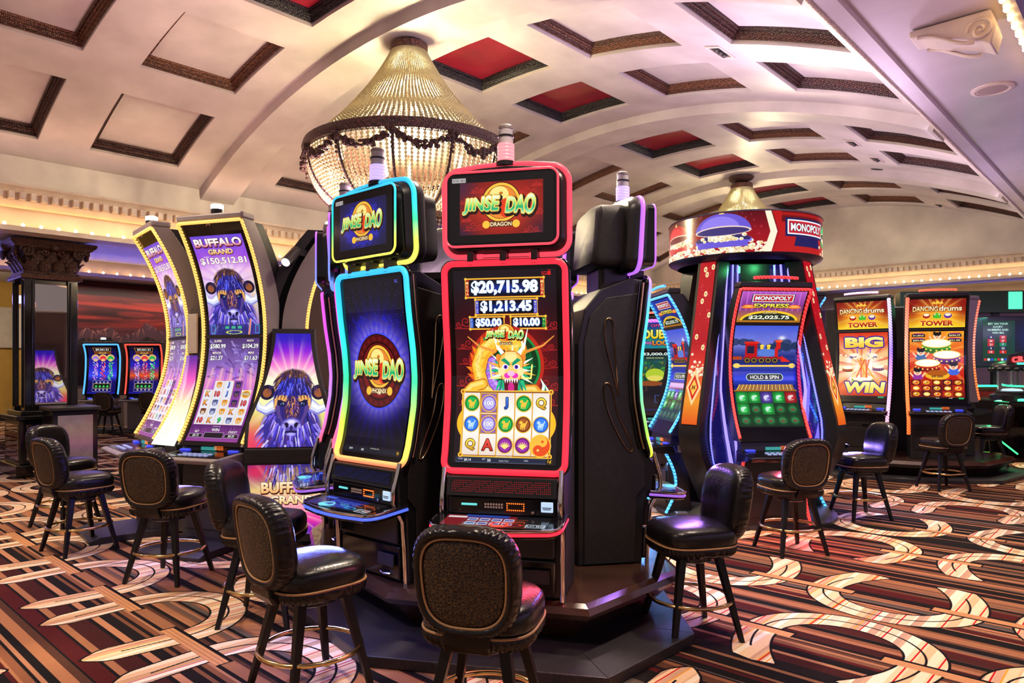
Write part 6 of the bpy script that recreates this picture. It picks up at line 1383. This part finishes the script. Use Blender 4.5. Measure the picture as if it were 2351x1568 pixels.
# ------------------------------------------------------------------ round kiosk with board-game machines
K = Vector((2.31, 7.15, 0))
ks = thing('round_kiosk', 'tall vase-shaped kiosk with round red sign drum, red video pillars and blue glowing glass', 'kiosk', K, 0)
def drum():
    rows, uvs = [[], []], [[], []]
    for k in range(97):
        a = 2*math.pi*k/96; x, y = .725*math.sin(a), -.725*math.cos(a)
        for i, z in enumerate((2.475, 2.845)): rows[i].append((x, y, z)); uvs[i].append(((k/96*1.0+.5) % 1.0001 if 0 else k/96*2*.5+.325, i))
    return MB().surf(rows, uvs)
o = drum().build('sign_drum', screen_mat('drum_sign', art_drum(), 1.0, .25, 'REPEAT'), ks, smooth=180, fix=False)
m = MB(); m.lathe([(.64, 2.42), (.72, 2.46), (.732, 2.476)], 64, cap=False); m.lathe([(.732, 2.844), (.72, 2.86), (.01, 2.86)], 64); m.lathe([(.01, 2.42), (.64, 2.42)], 64); m.build('drum_shell', pm('navy_shell', (.012, .012, .05), .35), ks, smooth=40)
tabs = [(2.52, .62), (2.3, .66), (1.9, .74), (1.5, .83), (1.2, .90), (.95, .96), (.80, .97), (.62, .92), (.4, .78), (.2, .64), (.06, .55)]
rz_ = interp(sorted(tabs))
for q, (ang, wd) in enumerate(((-47, .16), (43, .16), (136, .16), (-136, .16))):
    ca, sa = math.sin(R(ang)), -math.cos(R(ang)); tx, ty = math.cos(R(ang)), math.sin(R(ang))
    zz = np.linspace(.06, 2.44, 30); rings = []
    for z in zz:
        r = rz_(z); dth = .15 if z > .5 else .22
        rings.append([(ca*(r-dd)+tx*s, sa*(r-dd)+ty*s, z) for s, dd in ((-wd/2-.03, 0), (wd/2+.03, 0), (wd/2+.05, dth), (-wd/2-.05, dth))])
    MB().loft(rings).build('pillar', pm('black_pillar', (.012, .012, .014), .3), ks, smooth=30)
    rows, uvs = [], []
    for k, z in enumerate(np.linspace(.92, 2.42, 24)):
        r = rz_(z)+.006; rows.append([(ca*r-tx*wd/2, sa*r-ty*wd/2, z), (ca*r+tx*wd/2, sa*r+ty*wd/2, z)]); uvs.append([(0, k/23), (1, k/23)])
    MB().surf(rows, uvs).build('pillar_screen', S('pillar', art_pillar, 1.0), ks, fix=False)
def glassm():
    m, nt, b = nm('blue_glass'); b.inputs['Base Color'].default_value = (.05, .05, .5, 1); b.inputs['Roughness'].default_value = .05
    nt.nodes.remove(b); out = nt.nodes['Material Output']; tr = nt.nodes.new('ShaderNodeBsdfTransparent'); tr.inputs['Color'].default_value = (.55, .55, .98, 1)
    gl = nt.nodes.new('ShaderNodeBsdfGlossy'); gl.inputs['Roughness'].default_value = .03; e = nt.nodes.new('ShaderNodeEmission'); e.inputs['Color'].default_value = (.06, .05, .9, 1); e.inputs['Strength'].default_value = .10
    mx = nt.nodes.new('ShaderNodeMixShader'); mx.inputs[0].default_value = .10; link(nt, tr.outputs[0], mx.inputs[1]); link(nt, gl.outputs[0], mx.inputs[2])
    ad = nt.nodes.new('ShaderNodeAddShader'); link(nt, mx.outputs[0], ad.inputs[0]); link(nt, e.outputs[0], ad.inputs[1]); link(nt, ad.outputs[0], out.inputs['Surface']); return m
bglass = glassm(); rib_led = em('violet_ribbon', (.32, .25, 1), 1.5); blue_line = led_ramp('blue_dot_led', [(0, (.1, .12, 1)), (1, (.2, .2, 1))], 2.0, 0, 3, 300)
for ang0, ang1 in ((-37, -22), (33, 18), (-57, -70), (53, 70)):    # glass flanks running from each pillar in behind the machines
    def fl(f, z):
        r0 = rz_(z)-.10; r1 = .40+.10*max(0, 1.2-z); r = r0+(r1-r0)*f; a = R(ang0+(ang1-ang0)*f)
        return Vector((r*math.sin(a), -r*math.cos(a), z))
    MB().surf([[fl(f, z) for f in np.linspace(0, 1, 6)] for z in np.linspace(.35, 2.40, 22)]).build('glass_flank', bglass, ks, fix=False)
    for f in (.18, .48, .78):
        rib = MB(); rg = []
        for z in np.linspace(.42+.25*f, 2.40, 24):
            g = min(.96, f+.55*max(0, 1.25-z)); p = fl(g, z)+Vector((0, -.012, 0)); q = fl(min(1, g+.03), z)-fl(g-.03, z); q.normalize(); w_ = .010+.022*max(0, 1.4-z)
            rg.append([p-q*w_, p+Vector((0, -.006, 0)), p+q*w_, p+Vector((0, .006, 0))])
        rib.loft(rg); rib.build('light_ribbon', rib_led, ks)
    MB().tube([fl(0, z) for z in np.linspace(.4, 2.38, 22)], .008, 6).build('glass_edge_led', blue_line, ks)
MB().lathe([(.30, 0), (.30, 2.44)], 32).build('core', M['black'], ks, smooth=40)
MB().box(-.34, .34, -.36, -.28, 2.10, 2.42).build('speaker_board', M['black_matte'], ks, bevel=.01)
MB().lathe([(.86, 0), (.86, .03), (.80, .055), (.01, .055)], 48).build('foot_plate', M['kick'], ks, smooth=40)
nest(ks, {'pillar': 'pillar_screen', 'glass_flank': 'light_ribbon glass_edge_led', 'drum_shell': 'sign_drum'})
point('kiosk_glow', K+Vector((0, -.42, 2.38)), 2, (.1, 1, .3), .04)
red_rope = led_ramp('red_rope_led', [(0, (1, .05, .04)), (1, (1, .04, .05))], 1.1, 0, 3, 190)
blue_rope = led_ramp('ice_rope_led', [(0, (.08, .5, 1)), (1, (.08, .35, 1))], 1.2, 0, 3, 190)
s_mt = S('mon_top', art_mon_top, 1.0, False); s_mtb = S('mon_top_blue', art_mon_top, .85, True); s_mm = S('mon_main', art_mon_main, 1.0)
MP = dict(w=.68, zb=.78, zt=2.14, sag=.24, th=.2, d_top=.16, deck=.70, deck_y=.24, seams=[1.83], led=red_rope, led_r=.013, screens=[(1.845, 2.11, .60, s_mt), (.90, 1.815, .60, s_mm)],
          side=M['black'], deck_m=M['black_gloss'], cap_led=red_rope, stand_m=M['black'], stand_led=red_rope, base=False)
curved_machine('board-game slot machine with red rope lights and toy train on screen', K+Vector((.03, -.82, 0)), R(6), MP)
MQ = dict(MP); MQ.update(led=blue_rope, cap_led=blue_rope, stand_led=blue_rope, screens=[(1.845, 2.11, .60, s_mtb), (.90, 1.815, .60, s_mm)])
curved_machine('blue-lit board-game machine leaning out of the left side of the round kiosk', K+Vector((-.86, .02, 0)), R(-84), MQ)
curved_machine('blue-edged board-game machine on the right side of the round kiosk, mostly behind the pillar', K+Vector((.80, .30, 0)), R(92), MQ)
bx = thing('socket_box', 'small dark outlet box standing on the floor by the kiosk foot', 'box', (1.45, 6.12, 0), 0)
MB().box(-.05, .05, -.05, .05, 0, .2).build('body', M['dark_grey'], bx, bevel=.008); MB().box(-.025, .025, -.056, -.05, .06, .12).build('plate', M['grey_side'], bx)

# ------------------------------------------------------------------ drum-themed pair on the right
s_dt = S('dd_top', art_dd_top, 1.05); s_dm = S('dd_main', art_dd_main, 1.05); s_dw = S('dd_win', art_dd_win, 1.05)
orange_rope = led_ramp('orange_rope_led', [(0, (1, .12, .02)), (.4, (1, .2, .05)), (.6, (1, .30, .2)), (1, (1, .1, .05))], 1.2, .3, 2.3, 170)
violet_rope = led_ramp('violet_rope_led', [(0, (.9, .5, .6)), (.3, (.8, .35, .9)), (.55, (.25, .15, 1)), (.8, (.5, .5, 1)), (1, (1, .6, .55))], 1.1, .3, 2.3, 170)
dots_w = led_ramp('pearl_rope_led', [(0, (.8, .5, 1)), (1, (.8, .5, 1))], 1.2, 0, 3, 170)
def lpath(side):
    def f(yf, lx): return [(side*lx, yf(z)-.005, z) for z in np.linspace(.32, 2.10, 34)]
    return f
DP = dict(w=.72, zb=.72, zt=2.10, sag=.10, th=.3, d_top=.24, deck=.64, deck_y=.22, seams=[1.685], led_r=.022, side=M['black'], deck_m=M['black_gloss'], stand_m=M['black'], base=False)
p2 = dict(DP); p2.update(led=orange_rope, led_path=lpath(-1), cap_led=orange_rope, screens=[(1.71, 2.075, .64, s_dt), (.78, 1.66, .62, s_dm)])
p1 = dict(DP); p1.update(led=violet_rope, led_path=lpath(1), cap_led=dots_w, screens=[(1.71, 2.075, .64, s_dt), (.78, 1.66, .62, s_dw)])
p3 = dict(DP); p3.update(led=orange_rope, screens=[(1.71, 2.075, .64, s_dt), (.78, 1.66, .62, s_dm)], side=M['grey_side'])
DZ = .24
d2 = curved_machine('drum-themed machine with orange rope light and cartoon drums, right one of the pair', (5.50, 9.25, DZ), R(-20), p2, 'drum-themed machines on the far right bank')
d1 = curved_machine('drum-themed machine announcing a big win, violet rope light on its right edge', (4.70, 9.66, DZ), R(-43), p1, 'drum-themed machines on the far right bank')
d3 = curved_machine('drum-themed machine facing right, only its pale side and red edge light in view', (6.22, 10.0, DZ), R(103), p3, 'drum-themed machines on the far right bank')
d1c = MB(); 
pl2 = thing('slot_plinth', 'low dark plinth carrying the drum-themed machines at right', 'plinth', (0, 0, 0))
dpod = [(5.95, 8.95), (6.75, 9.55), (6.6, 10.7), (5.2, 11.2), (4.2, 10.4), (4.38, 9.42), (5.15, 8.98)]
m = MB(); m.frustum(offs(dpod, -.02), offs(dpod, -.05), .20, DZ); m.frustum(offs(dpod, -.03), offs(dpod, 0), .16, .20); m.build('ledge', M['wood'], pl2)
MB().frustum(offs(dpod, -.20), offs(dpod, -.06), .04, .161).build('plinth_body', M['wood'], pl2)
MB().frustum(offs(dpod, .18), offs(dpod, .18), 0, .045).build('kick_plate', M['kick'], pl2, bevel=.004)
cp = thing('partition', 'tall black partition panel behind the drum-themed machines', 'partition', (5.3, 10.6, DZ+.001), R(-30)); MB().box(-.6, .6, -.1, .1, 0, 2.06).build('panel', M['black_matte'], cp, bevel=.02)

# ------------------------------------------------------------------ machines further back
dbl = dict(DP); dbl.update(led=led_ramp('magenta_rope', [(0, (.9, .1, .9)), (1, (.5, .1, 1))], 2, 0, 2.2, 150), cap_led=orange_rope, base=True, deck=.74, zb=.80, zt=2.05, seams=[1.66], screens=[(1.68, 2.02, .62, S('double_top', art_double_top, .95)), (.86, 1.64, .60, S('double_main', art_double_main, .85))])
curved_machine('machine with yellow lettering seen in the gap between central bank and round kiosk', (1.86, 9.35, 0), R(-14), dbl)
cr = dict(w=.78, zb=.80, zt=1.93, sag=.10, zm=1.6, th=.3, d_top=.26, deck=.74, deck_y=.3, led_r=.017, side=M['dark_grey'], deck_m=M['grey_side'], stand_m=M['grey_side'])
c1 = dict(cr); c1.update(led=em('sky_tube', (.08, .42, 1), 1.4), screens=[(.84, 1.88, .62, S('cracker_a', art_cracker, .9, False))], lamp=M['white_lamp'])
c2 = dict(cr); c2.update(led=em('coral_tube', (1, .08, .05), 1.3), screens=[(.84, 1.88, .62, S('cracker_b', art_cracker, .9, True))])
curved_machine('distant machine framed in blue light below the sunset mural', (-9.02, 15.7, 0), R(0), c1)
curved_machine('distant machine framed in red light below the sunset mural', (-8.15, 15.8, 0), R(3), c2)
wsign = thing('wall_sign', 'small black lit sign with a white letter W on the taupe wall', 'sign', W(11.45, 18.38, .72), RZ)
MB().box(-.24, .24, -.10, 0, 1.98, 2.36).build('case', M['black'], wsign, bevel=.05)
cvw = Cv(160, 120, (.02, .02, .02)); cvw.text('W', 80, 60, 62, (.9, .9, .95), None, 0, None, .05)
MB().surf([[(-.2, -.102, 2.02), (.2, -.102, 2.02)], [(-.2, -.102, 2.32), (.2, -.102, 2.32)]], [[(0, 0), (1, 0)], [(0, 1), (1, 1)]]).build('sign_face', screen_mat('w_sign', cvw, 1.0), wsign, fix=False)
# ------------------------------------------------------------------ casino stools: local +y is the way the sitter faces
def sq(a, n): c, s = math.cos(a), math.sin(a); return math.copysign(abs(c)**(2/n), c), math.copysign(abs(s)**(2/n), s)
def make_stool(name, label, loc, heading, vinyl, red=False):
    t = thing(name, label, 'stool', loc, -R(heading), None)
    N = 64
    # seat cushion: rounded squarish pad
    def ring(a, b, z, n=2.7, wob=0, k=0, cy=0): return [(a*sq(2*math.pi*i/N, n)[0]*(1+wob*math.sin(k*2*math.pi*i/N)), cy+b*sq(2*math.pi*i/N, n)[1]*(1+wob*math.sin(k*2*math.pi*i/N)), z) for i in range(N)]
    MB().loft([ring(.19, .19, .495, 3.4), ring(.206, .206, .502, 3.4), ring(.212, .212, .520, 3.4), ring(.212, .212, .556, 3.4), ring(.207, .207, .578, 3.3), ring(.192, .192, .594, 3.2), ring(.15, .15, .606, 2.8), ring(.08, .08, .613), ring(.01, .01, .615)]).build('seat', vinyl, t, smooth=180)
    MB().tube(ring(.212, .212, .503, 3.4), .0055, 6, True).build('seat_piping', M['pipe'], t, smooth=180)
    NN = 160
    def rr(a, z, wob): return [(a*sq(2*math.pi*i/NN, 3.3)[0]*(1+wob*math.sin(40*2*math.pi*i/NN)), a*sq(2*math.pi*i/NN, 3.3)[1]*(1+wob*math.sin(40*2*math.pi*i/NN)), z) for i in range(NN)]
    MB().loft([rr(.208, .503, .0), rr(.213, .488, .018), rr(.208, .468, .03), rr(.196, .450, .02), rr(.17, .442, 0)]).build('gathered_skirt', vinyl, t, smooth=180)
    MB().lathe([(.10, .40), (.12, .41), (.12, .44), (.05, .446)], 24).build('swivel', M['black'], t, smooth=40)
    # backrest
    cz, yb, tilt = .705, -.225, R(-9)
    def B(x, y, z): q = z-cz; bow = -.028*(1-(x/.2)**2)+.028; yy = yb+y+bow*.9+.0; return (x, yy-math.sin(-tilt)*q*1.0, cz+q*math.cos(tilt))
    def bring(s, y, wob=0, k=44, n=3.1): 
        out = []
        for i in range(NN):
            a = 2*math.pi*i/NN; c, z = sq(a, n); w_ = 1+wob*math.sin(k*a+.8*math.sin(5*a))
            out.append(B(.192*s*c*w_*(1+.04*z), y, cz+.203*s*z*w_))
        return out
    MB().loft([bring(.79, -.040), bring(.82, -.052, .004), bring(.90, -.058, .012), bring(.965, -.045, .014), bring(1.0, -.020, .012), bring(1.0, .010, .006), bring(.97, .032), bring(.88, .048), bring(.7, .056), bring(.4, .060), bring(.02, .062)]).build('backrest', vinyl, t, smooth=180)
    MB().loft([bring(.80, -.041), bring(.70, -.047), bring(.4, -.050), bring(.02, -.051)]).build('back_panel', vinyl if red else M['fabric'], t, smooth=180)
    MB().tube(bring(.795, -.046)[::2], .0048, 6, True).build('back_piping', M['pipe'] if not red else vinyl, t, smooth=180)
    MB().loft([[(x, y, z) for x, y in ((-w_, y0), (w_, y0), (w_, y1), (-w_, y1))] for z, w_, y0, y1 in ((.445, .085, -.215, -.19), (.48, .088, -.236, -.20), (.515, .084, -.240, -.212), (.535, .070, -.236, -.222))]).build('back_bracket', vinyl, t, bevel=.008)
    for sx in (-1, 1):
        for sy in (-1, 1):
            MB().loft([[(sx*cx_+a, sy*cx_+b, z) for a, b in ((-h, -h), (h, -h), (h, h), (-h, h))] for z, cx_, h in ((.445, .105, .021), (.22, .150, .017), (0, .195, .0125))]).build('leg', M['legwood'], t, bevel=.003)
            MB().ball((sx*.158, sy*.158, .2), .011, 8, 5).build('ring_bolt', M['brass'], t, smooth=180)
    MB().tube([(.222*math.cos(2*math.pi*k/48), .222*math.sin(2*math.pi*k/48), .2) for k in range(48)], .0115, 8, True).build('foot_ring', M['brass'], t, smooth=180)
    return nest(t, {'seat': 'seat_piping gathered_skirt', 'backrest': 'back_panel back_piping back_bracket', 'leg': 'ring_bolt'})
st = make_stool('casino_stool', 'nearest stool, its gold-scaled back square to us before the red-ringed dragon machine', (-.10, 2.70, 0), 15, M['vinyl'])
G = 'black vinyl casino stools'
st['group'] = G
for lab, loc, hd in (
    ('stool at lower left with brass ring in full view, before the rainbow-edged machine', (-.90, 3.20), 45),
    ('stool with smooth glinting back just right of the wooden plinth, turned left', (.97, 3.90), -104),
    ('stool in front of the toy-train machine of the round kiosk, its back towards us', (2.18, 5.62), -12),
    ('stool right of the round kiosk turned to the left, smooth back facing us', (3.34, 6.88), -98),
    ('stool in front of the cartoon-drum machine, back towards us', (5.08, 8.45), -6),
    ('stool half hidden behind the one at the cartoon-drum machine, its smooth back in view', (6.72, 10.15), -85),
    ('leftmost stool with fabric back, whole brass ring showing on the open carpet', (-3.41, 5.65), 34),
    ('stool before the gold-lit bison machine, fabric back turned mostly to us', (-2.35, 4.92), 10),
    ('stool seen edge-on between the bison machine and the nearest left stool', (-1.42, 4.13), 92),
    ('stool behind the leftmost one with smooth quilted back, near the mirrored column', (-4.08, 6.55), 108),
    ('small distant stool in front of the blue-framed machine under the mural', (-8.45, 15.0), -4),
    ('distant stool in front of the red-framed machine, mostly hidden by the curved green light', (-7.55, 15.1), 4)):
    copy_thing(st, (loc[0], loc[1], 0), -R(hd), lab, G)
# ------------------------------------------------------------------ electronic table area at the far right
ct = thing('electronic_craps_table', 'dark table-game terminal with green light bar at the far right', 'gaming table', (8.25, 11.3, 0), R(8))
MB().prism([(0, 0), (-.15, .5), (-.55, .86), (-.55, .92), (.72, .96), (.78, 0)], -.95, 1.6, 'x').build('body', M['black_gloss'], ct, bevel=.02)
MB().tube([(-.95, -.30, .36), (-.7, -.42, .12)], .012).build('side_led', em('green_led', (.05, .9, .25), 2), ct)
MB().box(-.85, 1.5, .70, .78, 1.10, 1.13).build('light_bar', em('green_bar', (.03, .9, .35), 3), ct)
MB().box(-.95, 1.5, .74, .80, .92, 1.12).build('red_rail', M['red_vinyl'], ct, bevel=.01)
for x in (-.6, .1): MB().ball((x, -.4, .935), .05, 10, 6, 0, (1.6, 1, .4)).build('button_glow', em('green_dot', (.05, .9, .3), 3), ct, smooth=180)
dz_ = thing('dice_dome', 'clear cylindrical dice shaker dome with dark canopy under the red neon word', 'dome', (7.85, 11.25, .93), 0)
MB().lathe([(.30, 0), (.30, .06), (.22, .09), (.22, .12)], 28).build('base', M['black'], dz_, smooth=40)
gl = pm('dome_glass', (.75, .78, .82), .03, 0, .02, 4, trans=.9)
MB().lathe([(.20, .11), (.20, .46)], 32, cap=False).build('glass', gl, dz_, smooth=60)
m = MB(); m.lathe([(.29, .46), (.30, .50), (.27, .56), (.12, .60), (.02, .62)], 28)
for k in range(16): m.ball((.285*math.cos(k*math.pi/8), .285*math.sin(k*math.pi/8), .465), .05, 8, 5, 0, (1, 1, .7))
m.build('canopy', M['black'], dz_, smooth=60)
MB().lathe([(.1, .13), (.08, .16), (.001, .17)], 16).build('dice_plate', em('plate_glow', (.6, .9, 1), 1.6), dz_, smooth=60)
def word(t, s, h, mt, name, loc, rz, arcr=0, depth=.02, ofs=0):
    """raised lettering: one mesh, each glyph a real solid"""
    x = 0; mb = MB(); w_ = []
    for ch in s: 
        v, tr = text_tris(ch, ofs); w_.append((v, tr, (v[:, 0].max()-v[:, 0].min())*h+.14*h))
    tot = sum(q[2] for q in w_); x = -tot/2
    for v, tr, adv in w_:
        q = (v-[v[:, 0].min(), 0])*h; c = x+adv/2; a = -c/arcr if arcr else 0; pts = []
        for (px, pz) in q:
            lx = px-adv/2
            if arcr: X = (arcr+pz)*math.sin(-a)+lx*math.cos(a); Z = (arcr+pz)*math.cos(a)-arcr+lx*math.sin(a)
            else: X, Z = c+lx, pz
            pts.append((X, Z))
        n = len(pts); mb.add([(a_, 0, b_) for a_, b_ in pts]+[(a_, depth, b_) for a_, b_ in pts], [tuple(f) for f in tr]+[tuple(k+n for k in f[::-1]) for f in tr])
        x += adv
    o = mb.build(name, mt, t, fix=False); o.location = loc; o.rotation_euler.z = rz; return o
ns = thing('neon_sign', 'red neon sign reading CRAPS in a small arch above the dice dome', 'neon sign', (7.80, 10.95, 1.47), 0)
word(ns, 'CRAPS', .115, em('red_neon', (1, .04, .04), 3.5), 'neon_letters', (0, -.1, .05), 0, .9, .03, .02)
MB().box(-.13, .13, -.09, -.06, 0, .03).build('green_tube', em('green_neon', (.05, .9, .45), 3), ns, bevel=.01)
MB().prism([(-.27, -.01), (-.25, .15), (0, .2), (.25, .15), (.27, -.01)], -.06, -.03, 'y').build('backing', M['black'], ns)
dz2 = copy_thing(dz_, (8.95, 11.35, .93), 0, 'second dice dome cut off by the right edge of the view')
sg = thing('overhead_screen', 'large dark-framed overhead screen with blue wheel graphic at the right edge', 'screen', (8.62, 12.3, 1.42), R(-6))
MB().prism(rrect(1.75, .88, .18, 6, .0, .44), -.10, .08, 'y').build('housing', pm('navy_housing', (.02, .02, .05), .25), sg, bevel=.03)
MB().surf([[(-.56, -.104, .10), (.78, -.104, .10)], [(-.56, -.104, .80), (.78, -.104, .80)]], [[(0, 0), (1, 0)], [(0, 1), (1, 1)]]).build('display', S('table_screen', art_table_screen, 1.1), sg, fix=False)
MB().box(-.05, .05, 0, .06, -.45, .02).build('post', M['chrome'], sg)
rs = thing('gantry_sign', 'dark green-lit gantry with blue glowing letters ULE at the right edge', 'sign', (8.25, 12.4, 0), R(-6))
MB().box(-1.5, 2.2, -.1, .1, 2.36, 2.74).build('header', pm('dark_header', (.012, .03, .025), .2), rs, bevel=.01)
for x in (-1.02, .1): MB().box(x-.055, x+.055, -.05, .05, 0, 2.36).build('post', M['black'], rs, bevel=.006)
word(rs, 'ULE', .33, em('blue_letters', (.12, .28, 1), 2.4), 'letters', (.95, -.16, 2.38), 0, 0, .05, .05)
MB().box(.26, .48, -.125, -.10, 2.42, 2.72).build('green_panel', em('green_panel', (.1, .8, .5), 1.2), rs, bevel=.01)
MB().prism(rrect(.5, .2, .09, 5, -1.05, 2.52), -.13, -.10, 'y').build('pink_emblem', em('pink_emblem', (1, .12, .3), 1.6), rs)
area('table_green', (8.0, 12.2, 2.3), (8.0, 11.4, .6), 1.2, .1, 14, (.1, 1, .35))
area('table_green', (7.4, 10.9, .9), (7.0, 10.2, 0), .5, .1, 6, (.1, 1, .35))
rc = make_stool('red_chair', 'red-backed chair at the table game by the right edge', (7.45, 9.9, 0), 60, M['red_vinyl'], True); rc['category'] = 'chair'
